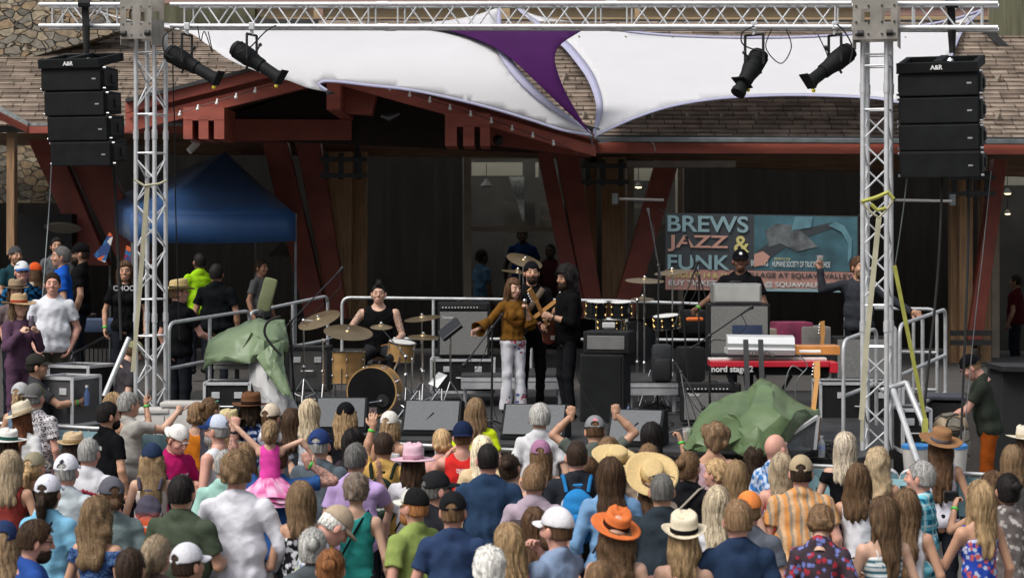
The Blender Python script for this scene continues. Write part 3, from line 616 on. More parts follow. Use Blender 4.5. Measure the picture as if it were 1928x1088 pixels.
fl, fr = D(322, 172), D(1606, 199); bl, brr = D(300, 133), D(1640, 133)
stage = thing('stage', 'low black stage platform with dark skirt in front of the lodge', 'stage', (0, 22, 0))
pl = [fl, fr, Vector((4.35, 21.2, ZD)), Vector((4.95, 23.6, ZD)), Vector((5.4, 28.0, ZD)), Vector((-4.3, 28.0, ZD)), Vector((-4.4, 24.1, ZD))]
mb = MB(); mb.prism([p - Vector((0, 0, 0.09)) for p in pl], (0, 0, 0.09)); mb.obj('deck', DECKM, stage)
mb = MB(); n = 60
for i in range(n + 1):
    q = fl + (fr - fl) * (i / n) + Vector((0, 0.03 + 0.025 * math.sin(i * 1.9), 0)); mb.v += [tuple(q - Vector((0, 0, 0.10))), tuple(q - Vector((0, 0, 1.33)))]; mb.c += [None, None]
mb.f += [(2 * i, 2 * i + 1, 2 * i + 3, 2 * i + 2) for i in range(n)]; mb.obj('skirt', BLK, stage, True)
mb = MB(); mb.beam(fl - Vector((0, 0.02, 0.05)), fr - Vector((0, 0.02, 0.05)), 0.02, 0.085); mb.obj('edge_trim', M('deck_edge', (0.06, 0.06, 0.06), 0.4, 0.6), stage)
a = D(1530, 200, -0.08); mb = MB(); mb.beam(a - Vector((0, .05, 0)), a + Vector((0.42, -0.19, 0)), 0.02, 0.05); mb.obj('edge_plate', M('pale_plate', (0.55, 0.55, 0.53), 0.5), stage)
# low silver risers
def riser(name, label, x0, x1, y, s, w=1.0, ln=0):
    t = thing(name, label, 'platform', D((x0 + x1) / 2, s)); a = D(x0, s, 0.38); b = D(x1, s, 0.38)
    mb = MB(); mb.box((a + b) / 2 + Vector((0, w / 2, -0.01)), ((b - a).length, w, 0.02)); mb.obj('top', DECKM, t)
    mb = MB(); mb.box((a + b) / 2 + Vector((0, 0, -0.09)), ((b - a).length, 0.04, 0.14)); mb.box((a + b) / 2 + Vector((0, -0.022, -0.06)), ((b - a).length, 0.01, 0.012)); mb.obj('frame', ALU, t)
    for px in (a.x + 0.05, b.x - 0.05):
        for dy in (0.05, w - 0.05): mb = MB(); mb.tube([(px, a.y + dy, ZD), (px, a.y + dy, ZD + 0.25)], 0.024); mb.obj('leg', ALU, t, True)
riser('drum_riser', 'low silver-edged riser behind the singer and bass player', 868, 1062, 712, 152, 1.5)
riser('drum_riser', 'low silver-edged riser under the black backpack and second drum kit', 1180, 1278, 728, 158, 1.6)
# ---------------------------------------------------------------- railings
def rail(name, label, paths, r=0.021, group='pipe railings round the stage', loc=None):
    t = thing(name, label, 'railing', loc or paths[0][0], group)
    for i, p in enumerate(paths):
        mb = MB(); mb.tube(p, r, 10); mb.obj('rail' if i == 0 else 'bar', STEEL, t, True)
def bend(a, b, c, rad=0.12, n=5):
    a, b, c = Vector(a), Vector(b), Vector(c); u = (a - b).normalized() * rad; v = (c - b).normalized() * rad
    return [b + u * (1 - t) ** 2 + v * t ** 2 + (b + u + (b + v) - b * 2) * 0 for t in [i / n for i in range(n + 1)]]
def hoop(p, rad=0.12):
    out = [Vector(p[0])]
    for i in range(1, len(p) - 1): out += bend(p[i - 1], p[i], p[i + 1], rad)
    return out + [Vector(p[-1])]
g = 'pipe railings round the stage'
rail('stage_railing', 'long silver pipe railing across the back of the stage behind the drummer',
     [hoop([P(644, 690, 137), P(644, 560, 137), P(1150, 566, 137), P(1345, 573, 137), P(1345, 700, 137)]), [P(816, 563, 137), P(816, 690, 137)], [P(1000, 565, 137), P(1000, 700, 137)], [P(1180, 567, 137), P(1180, 700, 137)], [P(644, 637, 137), P(1345, 640, 137)]])
rail('stage_railing', 'short sloping silver railing left of the drum kit, behind the green tarp', [hoop([P(470, 690, 150), P(470, 588, 150), P(617, 557, 140), P(617, 680, 140)]), [P(551, 573, 145), P(551, 690, 145)], [P(470, 668, 150), P(617, 640, 140)]])
rail('stage_railing', 'near left silver railing beside the truss tower and the man in a straw hat', [hoop([P(318, 790, 170), P(318, 608, 170), P(470, 585, 158), P(470, 700, 158)]), [P(395, 597, 164), P(395, 720, 164)], [P(318, 694, 170), P(470, 664, 158)]])
rail('stage_railing', 'short railing loop just left of the right truss tower', [hoop([P(1588, 835, 185), P(1588, 641, 185), P(1650, 618, 178), P(1650, 800, 178)]), [P(1588, 746, 185), P(1650, 722, 178)]])
rail('stage_railing', 'tall double railing to the right of the right truss tower with three crossbars', [hoop([P(1694, 790, 178), P(1694, 612, 178), P(1780, 582, 165), P(1780, 775, 165)]), [P(1737, 600, 171), P(1737, 780, 171)], [P(1694, 707, 178), P(1780, 668, 165)], [P(1694, 777, 178), P(1780, 740, 165)]])
rail('stage_railing', 'rear railing behind the raised-hand man at the right end of the stage', [hoop([P(1592, 700, 150), P(1592, 580, 150), P(1764, 582, 150), P(1764, 760, 150)]), [P(1694, 662, 150), P(1764, 664, 150)], [P(1694, 732, 150), P(1764, 734, 150)], [P(1720, 582, 150), P(1720, 740, 150)]])
rail('stage_railing', 'slim railing post loop clamped against the right truss tower', [hoop([P(1686, 800, 182), P(1686, 615, 182), P(1670, 612, 182), P(1670, 800, 182)], 0.06)])

# ---------------------------------------------------------------- truss
truss = thing('lighting_truss', 'silver aluminium box truss goalpost with two towers and a long crossbeam', 'truss', (0, 21.3, 0))
def lattice(a0, a1, ux, uy, w, name, skip=(), step=None, zz=True):
    """box truss from a0 to a1, w wide, ux/uy unit vectors of its section"""
    a0, a1 = Vector(a0), Vector(a1); d = a1 - a0; L = d.length; off = [(i, j) for i in (-.5, .5) for j in (-.5, .5)]
    mb = MB()
    for i, j in off: o = ux * i * w + uy * j * w; mb.tube([a0 + o, a1 + o], 0.0245, 12)
    ch = mb.obj(name, ALU, truss, True)
    mb = MB(); n = max(2, round(L / (step or 0.27)))
    faces = [((-.5, -.5), (.5, -.5)), ((-.5, .5), (.5, .5)), ((-.5, -.5), (-.5, .5)), ((.5, -.5), (.5, .5))]
    for fi, (p, q) in enumerate(faces):
        for k in range(n):
            if k == 0 or k == n: continue
            t0 = k / n; t1 = (k + 1) / n
            if t1 > 0.995: continue
            s0, s1 = (p, q) if (k + fi) % 2 else (q, p)
            A = a0 + d * (t0 + 0.006) + ux * s0[0] * w + uy * s0[1] * w; B = a0 + d * (t1 - 0.006) + ux * s1[0] * w + uy * s1[1] * w
            mb.tube([A, B], 0.0095, 7)
        for t in (1 / n * 0.8, 1 - 1 / n * 0.8):
            A = a0 + d * t + ux * p[0] * w + uy * p[1] * w; B = a0 + d * t + ux * q[0] * w + uy * q[1] * w; mb.tube([A, B], 0.0095, 7)
    mb.obj('bracing', ALU, ch, True)
    return ch
W = 0.235
TL = P(275, 443, 173); TR = P(1646, 443, 191)      # front-left chord columns reference
bd = (P(1646, 31, 191) - P(275, 31, 173)); bdir = bd.normalized(); hor = Vector((bdir.x, bdir.y, 0)).normalized(); perp = Vector((-hor.y, hor.x, 0))
rotT = Matrix.Rotation(R(16), 3, 'Z'); ux = Vector((math.cos(R(-21)), math.sin(R(-21)), 0)); uy = Vector((math.sin(R(21)), math.cos(R(21)), 0))
cl = P(284, 443, 171.5); cr = P(1651, 443, 190)
for c, ys in ((cl, 171.5), (cr, 190)):
    top = P(964, 62, ys).z; base = 0.05
    z = base; seg = [0.05, 2.55, 4.55, top] if ys < 180 else [0.05, 2.55, 4.9, top]
    for z0, z1 in zip(seg, seg[1:]): lattice((c.x, c.y, z0), (c.x, c.y, z1), ux, uy, W, 'tower', step=0.25)
    mb = MB()
    for z in seg[1:-1]:
        for i in (-.5, .5):
            for j in (-.5, .5): o = ux * i * W + uy * j * W; mb = MB(); mb.tube([Vector((c.x, c.y, z - 0.05)) + o, Vector((c.x, c.y, z + 0.05)) + o], 0.031, 10); mb.obj('coupler', ALU, truss, True)
    mb = MB(); mb.box((c.x, c.y, 0.02), (0.7, 0.7, 0.03)); mb.obj('base_plate', ALU, truss)
# crossbeam in sections
pts = [P(84, 31, 169.5), P(236, 31, 171.2), None, P(330, 31, 172), P(728, 31, 177.5), P(1156, 31, 183.5), P(1606, 31, 189.5), None, P(1690, 32, 190.6), P(1880, 32, 193)]
bz = Vector((0, 0, 1)); by = perp
def P2(x, s): v = P(x, 31, s); return v
secs = [(0, 1), (3, 4), (4, 5), (5, 6), (8, 9)]
for a, b in secs:
    d = (pts[b] - pts[a]).normalized(); lattice(pts[a], pts[b], bz, perp, W, 'crossbeam', step=0.21)
mb = MB()
for i in (4, 5):
    for a in (-.5, .5):
        for b in (-.5, .5): o = bz * a * W + perp * b * W; mb = MB(); mb.tube([pts[i] + o - bdir * 0.06, pts[i] + o + bdir * 0.06], 0.030, 10); mb.obj('coupler', ALU, truss, True)
# sleeve blocks: plates with two square windows
BLOCK = M('sleeve_block_metal', (0.30, 0.28, 0.25), 0.45, 0.6, var=0.2, scale=6)
for (x0, x1, y0, y1, s) in ((236, 300, -20, 76, 173), (1609, 1692, -20, 77, 191)):
    cx = (x0 + x1) / 2; hw = (x1 - x0) / 2 / s; zt = P(0, y0, s).z; zb = P(0, y1, s).z; cc = P(cx, 443, s); yaw = math.atan2(hor.y, hor.x)
    zc = (zt + zb) / 2; H = zt - zb; rot = Matrix.Rotation(yaw, 3, 'Z')
    for face in (-1, 1):
        mb = MB(); f = perp * (face * 0.155)
        def pl_(u0, u1, z0, z1): mb.box(cc + f + hor * ((u0 + u1) / 2) + Vector((0, 0, (z0 + z1) / 2 - cc.z)), ((u1 - u0), 0.008, z1 - z0), rot)
        w1, w2 = P(0, 20, s).z, P(0, 45, s).z
        pl_(-hw, hw, w1, zt); pl_(-hw, hw, zb, w2); pl_(-hw, -hw * .62, w2, w1); pl_(-hw * .22, hw * .30, w2, w1); pl_(hw * .70, hw, w2, w1); mb.obj('sleeve_plate', BLOCK, truss)
        for u in (-hw * .85, -hw * .3, hw * .3, hw * .85):
            for z in (zb + 0.05, zb + 0.17, w1 + 0.03, zt - .03): q = cc + f * 1.05 + hor * u; mb = MB(); mb.tube([(q.x, q.y - .01, z), (q.x, q.y + .01, z)], 0.012, 6); mb.obj('bolt', CHROME, truss)
    for side in (-1, 1):
        mb = MB(); mb.box(cc + hor * (side * hw) + Vector((0, 0, zc - cc.z - 0.20)), (0.008, 0.30, H * 0.5), rot); mb.obj('sleeve_plate', BLOCK, truss)
    for u in (-.5, .5): q = cc - perp * 0.16 + hor * u * W * 1.2; mb = MB(); mb.tube([Vector((q.x, q.y, zb + 0.06)) - hor * .03, Vector((q.x, q.y, zb + 0.06)) + hor * .03], 0.03, 12); mb.obj('roller', RUB, truss, True)
# raking braces
for pts_ in ([P(243, 636, 174), P(196, 746, 176)], [P(110, 712, 176), P(92, 748, 177)], [P(1682, 735, 192), P(1740, 905, 205)], [P(1706, 720, 190), P(1760, 850, 196)], [P(1660, 735, 190), P(1706, 720, 190)], [P(300, 770, 176), P(262, 800, 178)]):
    mb = MB(); mb.tube(pts_, 0.03 if pts_[0].z < 3 else 0.02, 10); mb.obj('brace', STEEL, truss, True)
# ---------------------------------------------------------------- hanging loudspeaker stacks
def array(label, xl, xr, ytop, s, n, step, dx, side_w, group='hung line array stacks'):
    t = thing('line_array_speaker', label, 'loudspeaker', P(xl, ytop + step * n, s), group)
    Wd = (xr - xl) / s; H = step / s
    for k in range(n):
        ang = -R(2.0) * k - R(1); y = ytop + step * (k + 0.5)
        c = P((xl + xr) / 2 + dx * k, y, s) + Vector((0, 0.22, 0)); yaw = R(side_w); rot = Matrix.Rotation(yaw, 3, 'Z') @ Matrix.Rotation(-ang, 3, 'X')
        mb = MB(); w2 = Wd / 2; h2 = H / 2 + 0.004
        prof = [(-w2, -0.20, -h2), (w2, -0.20, -h2), (w2 - .02, 0.24, -h2 * .86), (-w2 + .02, 0.24, -h2 * .86), (-w2, -0.20, h2), (w2, -0.20, h2), (w2 - .02, 0.24, h2 * .86), (-w2 + .02, 0.24, h2 * .86)]
        mb.add([rot @ Vector(p) + c for p in prof], [(0, 1, 2, 3), (7, 6, 5, 4), (0, 4, 5, 1), (1, 5, 6, 2), (2, 6, 7, 3), (3, 7, 4, 0)])
        cab = mb.obj('cabinet', SPK, t, bevel=0.012)
        mb = MB(); mb.rbox(rot @ Vector((0, -0.215, -0.004)) + c, (Wd * .975, 0.03, H * .965), rot, 0.012); mb.obj('grille', SPK, cab)
        mb = MB(); mb.box(rot @ Vector((Wd * .38, -0.233, -0.01)) + c, (0.045, 0.004, 0.016), rot); mb.obj('badge', M('badge_grey', (0.3, 0.3, 0.3), .5), cab)
        for sx in (-1, 1):
            mb = MB(); mb.box(rot @ Vector((sx * (w2 + .004), -0.02, 0)) + c, (0.015, 0.30, H * .66), rot); mb.box(rot @ Vector((sx * (w2 + .018), 0.04, 0)) + c, (0.02, 0.10, H * .36), rot); mb.obj('side_plate', TOLEX, cab, bevel=0.008)
            for dz in (-.42, .42): q = rot @ Vector((sx * (w2 + .01), -0.17, dz * H)) + c; mb = MB(); mb.tube([q - Vector((0.015, 0, 0)), q + Vector((0.015, 0, 0))], 0.013, 8); mb.obj('pin', CHROME, cab)
    # bumper frame
    z = P(0, ytop - 18, s).z; c = P((xl + xr) / 2, ytop - 13, s) + Vector((0, 0.25, 0)); rot = Matrix.Rotation(R(side_w), 3, 'Z') @ Matrix.Rotation(R(11), 3, 'X')
    mb = MB()
    for (q, sz) in (((0, -0.28, 0), (Wd, 0.05, 0.10)), ((0, 0.3, 0), (Wd, 0.05, 0.09)), ((-Wd / 2 + .03, 0, 0), (0.05, 0.55, 0.09)), ((Wd / 2 - .03, 0, 0), (0.05, 0.55, 0.09)), ((0, 0, .02), (0.08, 0.55, 0.08))): mb.rbox(rot @ Vector(q) + c, sz, rot, 0.006)
    mb.obj('bumper_frame', SPK, t)
    text('A&R', 0.06, rot @ Vector((0, -0.312, 0.0)) + c, Matrix.Rotation(R(side_w), 3, 'Z') @ Matrix.Rotation(R(90), 3, 'X'), WHT, t, 'badge_lettering', 0.002, 0.002)
    return c
cL = array('black four-box line array speaker hung left of the left truss tower', 80, 206, 124, 172, 4, 46, 6, -15)
cR = array('black line array of slightly taller boxes hung right of the right truss tower', 1706, 1857, 130, 192, 4, 50, 1, -20)
for c, xs, s, lb in ((cL, 160, 172, 'black lifting strap round the truss holding the left speaker stack'), (cR, 1790, 192, 'black lifting strap round the truss holding the right speaker stack')):
    a = P(xs, 8, s); b = P(xs + 3, 108, s) + Vector((0, .1, 0)); mb = MB(); mb.beam(a, P(xs + 2, 50, s), 0.075, 0.03, up=(0, 1, 0)); mb.tube([P(xs + 2, 50, s), P(xs + 3, 100, s)], [0.045, 0.03], 8); mb.tube([a + Vector((-.06, -.05, 0)), a + Vector((.06, -.05, 0.0))], 0.045, 8)
    st = mb.obj('lifting_strap', BLK); tag(st, lb, 'strap', 'straps holding the speaker stacks')
    mb = MB(); mb.tube([b, b - Vector((0, 0, 0.06))], 0.02, 8); mb.sphere(b - Vector((0, 0, .03)), 0.035, 8); mb.obj('shackle', CHROME, st)
for pts_, r, lb in (([(97, 308, 172), (92, 400, 172), (80, 560, 174)], 0.006, 'thin pale guy line dropping from the left speaker stack'), ([(213, 306, 168), (219, 400, 168), (228, 640, 170)], 0.016, 'thick black cable hanging below the left speaker stack'),
                  ([(1709, 322, 190), (1700, 400, 190), (1683, 515, 190)], 0.006, 'thin pale guy line dropping beside the right truss tower'), ([(1774, 328, 190), (1770, 450, 190), (1762, 560, 190), (1745, 720, 192), (1728, 900, 195)], 0.014, 'thick black cable hanging under the middle of the right speaker stack'),
                  ([(1824, 328, 190), (1822, 500, 190), (1812, 760, 192), (1806, 900, 195)], 0.013, 'thick grey-black cable hanging at the right of the speaker stack'), ([(1866, 322, 190), (1850, 480, 190), (1832, 640, 190), (1812, 860, 192)], 0.005, 'thin pinkish rope slanting down from the right speaker corner'),
                  ([(325, 60, 172), (326, 160, 172), (329, 250, 170), (331, 400, 168), (338, 640, 166)], 0.007, 'thin black chain hanging right of the left truss tower')):
    mb = MB(); mb.tube([P(*p) for p in curve_pts(pts_, 6)], r, 6); tag(mb.obj('hanging_cable', BLK if 'black' in lb else GUTTER, None, True), lb, 'cable')
# ---------------------------------------------------------------- ellipsoidal spotlights
def spot(label, xc, yc, xt, yt, s, cable, yoke_top=66):
    """body centre (xc, yc); (xt, yt) = nose end"""
    top = P(xc - (xt - xc) * 0.25, yoke_top, s); t = thing('stage_spotlight', label, 'spotlight', top, 'black spotlights hung from the truss')
    nose = P(xt, yt, s) + Vector((0, -0.10, 0)); c = P(xc, yc, s); d = (nose - c).normalized(); L = (nose - c).length
    tail = c - d * L * 0.66
    mb = MB(); mb.lathe([(0.05, 0), (0.085, 0.02), (0.098, 0.10), (0.098, 0.24), (0.085, 0.29), (0.078, 0.33), (0.076, 0.40)], tail, d, 20); mb.obj('body', SPK, t, True)
    mb = MB()
    for k in range(6): mb.lathe([(0.102, 0), (0.102, 0.008)], tail + d * (0.06 + k * 0.03), d, 20)
    mb.obj('cooling_fin', SPK, t, True)
    mb = MB(); bl_ = (nose - tail).length; bl_ = max(bl_, .55); mb.lathe([(0.060, 0), (0.064, 0.02), (0.064, bl_ - 0.42), (0.076, bl_ - 0.39), (0.076, bl_ - 0.35)], tail + d * 0.35, d, 20); mb.obj('lens_tube', SPK, t, True)
    sd_ = d.cross(Vector((0, 0, 1))).normalized(); upv = sd_.cross(d)
    mb = MB(); mb.box(nose + upv * 0.02, (0.17, 0.012, 0.17), Matrix((sd_, d, upv)).transposed()); mb.obj('gel_frame', SPK, t)
    mb = MB(); mb.sphere(nose - upv * 0.09, 0.022, 8); mb.obj('clip', M('yellow_plastic', (0.75, 0.6, 0.02), 0.4), t)
    mb = MB()
    for k in (-1, 1): q = c + sd_ * (0.125 * k); mb.tube([q, Vector((q.x, q.y, top.z))], 0.014, 6)
    q0 = c + sd_ * 0.125; q1 = c - sd_ * 0.125; mb.tube([Vector((q0.x, q0.y, top.z)), Vector((q1.x, q1.y, top.z))], 0.014, 6); mb.obj('yoke', BLACKM, t)
    m_ = Vector((c.x, c.y, top.z)); mb = MB(); mb.tube([m_, m_ + Vector((0, 0, 0.06))], 0.02, 8); mb.rbox(m_ + Vector((0, 0, 0.09)), (0.06, 0.07, 0.08)); mb.obj('clamp', ALU, t)
    mb = MB(); mb.tube([c + upv * .06, c + upv * .17], 0.01, 6); mb.sphere(c + upv * .18, 0.022, 8); mb.tube([c - upv * .06, c - upv * .13], .012, 6); mb.obj('knob', RUB, t)
    mb = MB(); mb.tube([P(x, y, s + 1) for x, y in curve_pts(cable, 6)], 0.008, 6); mb.obj('power_cable', BLK, t, True)
spot('leftmost black spotlight pointing down right beside the left truss tower', 352, 118, 412, 152, 174, [(325, 110), (310, 100), (308, 70), (330, 52)])
spot('second black spotlight from the left, hung over the red gable slope', 474, 112, 530, 150, 176, [(445, 100), (470, 90), (500, 60), (520, 48)])
spot('third black spotlight from the left, steeply tilted against the right white sail', 1420, 122, 1397, 160, 188, [(1440, 100), (1400, 85), (1398, 62), (1420, 50)])
spot('rightmost black spotlight angled down left near the right truss tower', 1572, 118, 1520, 158, 190, [(1600, 118), (1605, 90), (1590, 60), (1575, 46)])
for pts_ in ([(372, 50), (378, 78), (385, 60), (400, 100), (392, 60)], [(1455, 52), (1442, 90), (1470, 120), (1490, 90), (1480, 55)], [(1540, 66), (1556, 100), (1560, 120)]):
    mb = MB(); mb.tube([P(x, y, 187 if x > 900 else 175) for x, y in curve_pts(pts_, 6)], 0.006, 5); tag(mb.obj('truss_cable', BLK, None, True), 'dangling loop of dark cable under the truss crossbeam near x %s' % ('left end' if pts_[0][0] < 900 else ('right spotlight' if pts_[0][0] > 1500 else 'third spotlight')), 'cable')
# yellow ratchet straps round the right tower, white strap, beige strap on left tower
YEL = M('faded_yellow_webbing', (0.38, 0.38, 0.08), 0.8, var=0.15, scale=10); PALE = M('pale_webbing', (0.40, 0.38, 0.27), 0.8, var=0.15)
mb = MB(); mb.beam(P(1684, 500, 198), P(1742, 790, 196), 0.038, 0.006, up=(0, 1, 0)); mb.beam(P(1742, 790, 196), P(1741, 830, 196), 0.05, 0.05); tag(mb.obj('ratchet_strap', YEL), 'yellow ratchet strap slanting from the right tower to the stage edge', 'strap')
mb = MB(); mb.beam(P(1655, 408, 197), P(1632, 640, 198), 0.05, 0.006, up=(0, 1, 0)); mb.beam(P(1632, 640, 198), P(1622, 790, 199), 0.05, 0.006, up=(0, 1, 0)); mb.beam(P(1624, 788, 199), P(1622, 830, 199), 0.07, 0.02); tag(mb.obj('ratchet_strap', PALE), 'pale ratchet strap hanging down inside the right truss tower', 'strap')
mb = MB(); mb.tube([P(x, y, 199) for x, y in ((1622, 380), (1650, 372), (1672, 362), (1682, 375))], 0.022, 6); mb.tube([P(x, y, 199) for x, y in ((1640, 385), (1652, 396), (1668, 392))], 0.02, 6); tag(mb.obj('ratchet_strap', YEL), 'bright yellow strap wrapped round the right truss tower', 'strap')
mb = MB(); mb.tube([P(x, y, 199) for x, y in ((1620, 378), (1640, 400), (1655, 410), (1672, 392), (1682, 376))], 0.013, 6); tag(mb.obj('ratchet_strap', PALE), 'pale strap crossing in a V below the yellow wrap on the right tower', 'strap')
mb = MB(); mb.tube([P(x, y, 179) for x, y in ((252, 338), (272, 350), (300, 346), (314, 340))], 0.014, 6); mb.beam(P(278, 345, 179), P(262, 560, 178), 0.05, 0.006, up=(0, 1, 0)); mb.beam(P(262, 560, 178), P(250, 700, 178), 0.045, 0.006, up=(0, 1, 0)); tag(mb.obj('ratchet_strap', PALE), 'pale grey strap wound round and down the left truss tower', 'strap')

# =================================================================== BACKLINE
GR = 'amplifiers on stage'
def amp(name, label, x0, x1, y0, y1, s, depth=0.28, yaw=0, grille=GRILL, panel=0.13, logo=None, cat='amplifier', knobs=12, frame=0.03, bgm=TOLEX, panelm=None):
    w = (x1 - x0) / s; h = (y1 - y0) / s; c = P((x0 + x1) / 2, (y0 + y1) / 2, s) + Vector((0, depth / 2, 0)); rot = Matrix.Rotation(R(yaw), 3, 'Z')
    t = thing(name, label, cat, (c.x, c.y, c.z - h / 2)); mb = MB(); mb.rbox(c, (w, depth, h), rot, 0.015); mb.obj('cabinet', bgm, t)
    f = lambda x, y, z: rot @ Vector((x, -depth / 2 - y, z)) + c
    ph = h * panel
    if grille: mb = MB(); mb.rbox(f(0, 0.004, -ph / 2), (w - 2 * frame, 0.012, h - ph - 2 * frame), rot, 0.004); mb.obj('grille', grille, t)
    if panel > 0:
        mb = MB(); mb.rbox(f(0, 0.003, h / 2 - ph / 2 - 0.015), (w - 2 * frame, 0.014, ph * 0.8), rot, 0.003); mb.obj('control_panel', panelm or M('black_panel', (0.02, 0.02, 0.02), 0.3), t)
        mb = MB()
        for i in range(knobs): q = f(-w * 0.4 + w * 0.66 * i / max(1, knobs - 1), 0.012, h / 2 - ph / 2 - 0.02); mb.tube([q, q + rot @ Vector((0, -0.014, 0))], 0.009, 8)
        mb.obj('knob', WHT, t)
    mb = MB(); mb.tube([f(-w * .12, -depth / 2, h / 2 + 0.004), f(-w * .1, -depth / 2, h / 2 + 0.02), f(w * .1, -depth / 2, h / 2 + 0.02), f(w * .12, -depth / 2, h / 2 + 0.004)], 0.009, 6); mb.obj('handle', RUB, t, True)
    if logo: text(logo, 0.05, f(-w * 0.3, 0.014, h * 0.22), Matrix.Rotation(R(yaw), 3, 'Z') @ Matrix.Rotation(R(90), 3, 'X'), WHT, t, 'badge', 0.001, 0.002)
    return t, c, f
def case(name, label, x0, x1, y0, y1, s, depth=0.45, yaw=0, cat='case', m=None, edge=ALU):
    w = (x1 - x0) / s; h = (y1 - y0) / s; c = P((x0 + x1) / 2, (y0 + y1) / 2, s) + Vector((0, depth / 2, 0)); rot = Matrix.Rotation(R(yaw), 3, 'Z')
    t = thing(name, label, cat, (c.x, c.y, c.z - h / 2)); mb = MB(); mb.box(c, (w, depth, h), rot); mb.obj('shell', m or TOLEX, t)
    mb = MB(); e = 0.016; f = lambda x, y, z: rot @ Vector((x, y, z)) + c
    for sx in (-1, 1):
        for sz in (-1, 1): mb.beam(f(sx * w / 2, -depth / 2, sz * h / 2), f(sx * w / 2, depth / 2, sz * h / 2), e * 2); mb.beam(f(-w / 2, sx * depth / 2, sz * h / 2), f(w / 2, sx * depth / 2, sz * h / 2), e * 2)
        for sy in (-1, 1): mb.beam(f(sx * w / 2, sy * depth / 2, -h / 2), f(sx * w / 2, sy * depth / 2, h / 2), e * 2)
    mb.obj('edging', edge, t)
    for sx in (-.25, .25): mb = MB(); mb.rbox(f(w * sx, -depth / 2 - 0.006, h * .22), (0.09, 0.012, 0.07), rot, 0.004); mb.obj('latch', ALU, t)
    mb = MB(); mb.tube([f(-.08, -depth / 2 - .01, -.02), f(-.07, -depth / 2 - .04, -.02), f(.07, -depth / 2 - .04, -.02), f(.08, -depth / 2 - .01, -.02)], 0.008, 6); mb.obj('handle', ALU, t, True)
    return t
amp('guitar_amplifier', 'wide silver-fronted guitar combo amplifier standing on a black case between drummer and singer', 824, 922, 569, 672, 147, logo='Fender')
case('equipment_case', 'black case under the silver combo amp behind the music stands', 812, 930, 678, 738, 148)
amp('bass_amplifier', 'black bass amplifier head with silver panel on the tall cabinet right of the guitarist', 1104, 1192, 624, 666, 166, depth=0.36, yaw=-14, panel=0, frame=.05, grille=M('brushed_panel', (0.26, 0.26, 0.26), 0.35, 0.5, var=0.1))
amp('bass_cabinet', 'tall black bass speaker cabinet beside the guitarist, head on top', 1099, 1184, 667, 797, 166, depth=0.42, yaw=-14, panel=0, grille=SPK, cat='speaker cabinet')
mb = MB(); c = P(1146, 612, 168); mb.rbox(c, (0.14, 0.08, 0.06)); tag(mb.obj('small_white_box', WHT), 'small white box on top of the black bass head', 'box')
amp('bass_amplifier', 'silver rack amplifier head on the grey cabinet in front of the keyboard player', 1343, 1434, 534, 571, 158, depth=0.38, yaw=0, panel=0, frame=.022, grille=M('silver_panel', (0.50, 0.50, 0.47), 0.35, 0.3, var=0.1), bgm=M('silver_case', (0.36, 0.36, 0.35), 0.4, 0.6))
_, _, f_ = amp('bass_cabinet', 'grey-fronted speaker cabinet with white badge below the silver amplifier head', 1334, 1450, 572, 700, 158, depth=0.42, panel=0, grille=M('grey_grille', (0.19, 0.19, 0.18), 0.8, var=0.2, scale=60, bump=0.4, bscale=300), cat='speaker cabinet')
mb = MB(); q = f_(0.0, 0.012, 0.0); mb.box(P(1407, 634, 158.6), (0.36, 0.01, 0.28)); tag(mb.obj('dark_blue_panel', M('navy_sheet', (0.035, 0.05, 0.10), 0.4)), 'dark blue flat panel leaning on the grey speaker cabinet', 'panel')
amp('guitar_amplifier', 'low silver-fronted combo amplifier on the deck left of the near green tarp', 1283, 1396, 722, 795, 169, depth=0.26, panel=0.17, logo='Fender')
amp('guitar_amplifier', 'grey-fronted amplifier standing on a black case behind the right truss tower', 1572, 1690, 634, 716, 158, depth=0.3, panel=0, knobs=0)
case('equipment_case', 'black case under the grey amplifier at the right end of the stage', 1545, 1700, 722, 800, 162, depth=0.6)
case('equipment_case', 'big black flight case with silver edge behind the brown fedora man', 385, 470, 722, 800, 172, depth=0.5)
case('equipment_case', 'dark case on its end between the left railing and the covered console', 540, 618, 655, 735, 150, m=M('dark_grey_case', (0.06, 0.06, 0.06), 0.5), edge=BLACKM)
mb = MB()
for k in range(3): mb.rbox(P(440, 690 - k * 8, 166), (0.42, 0.3, 0.04), None, 0.006)
tag(mb.obj('sheet_stack', M('pale_boards', (0.45, 0.45, 0.43), 0.7)), 'stack of pale boards lying on the flight case under the left tarp', 'boards')
# flight case pair off stage left
t = case('flight_case', 'near flight case with silver edges and grey side off the left end of the stage', 80, 160, 712, 800, 178, depth=0.5, yaw=-24, m=M('case_grey', (0.06, 0.06, 0.065), 0.5))
t = case('flight_case', 'rear flight case, its lid showing behind the near one at the left', 100, 190, 690, 790, 168, depth=0.5, yaw=-24)
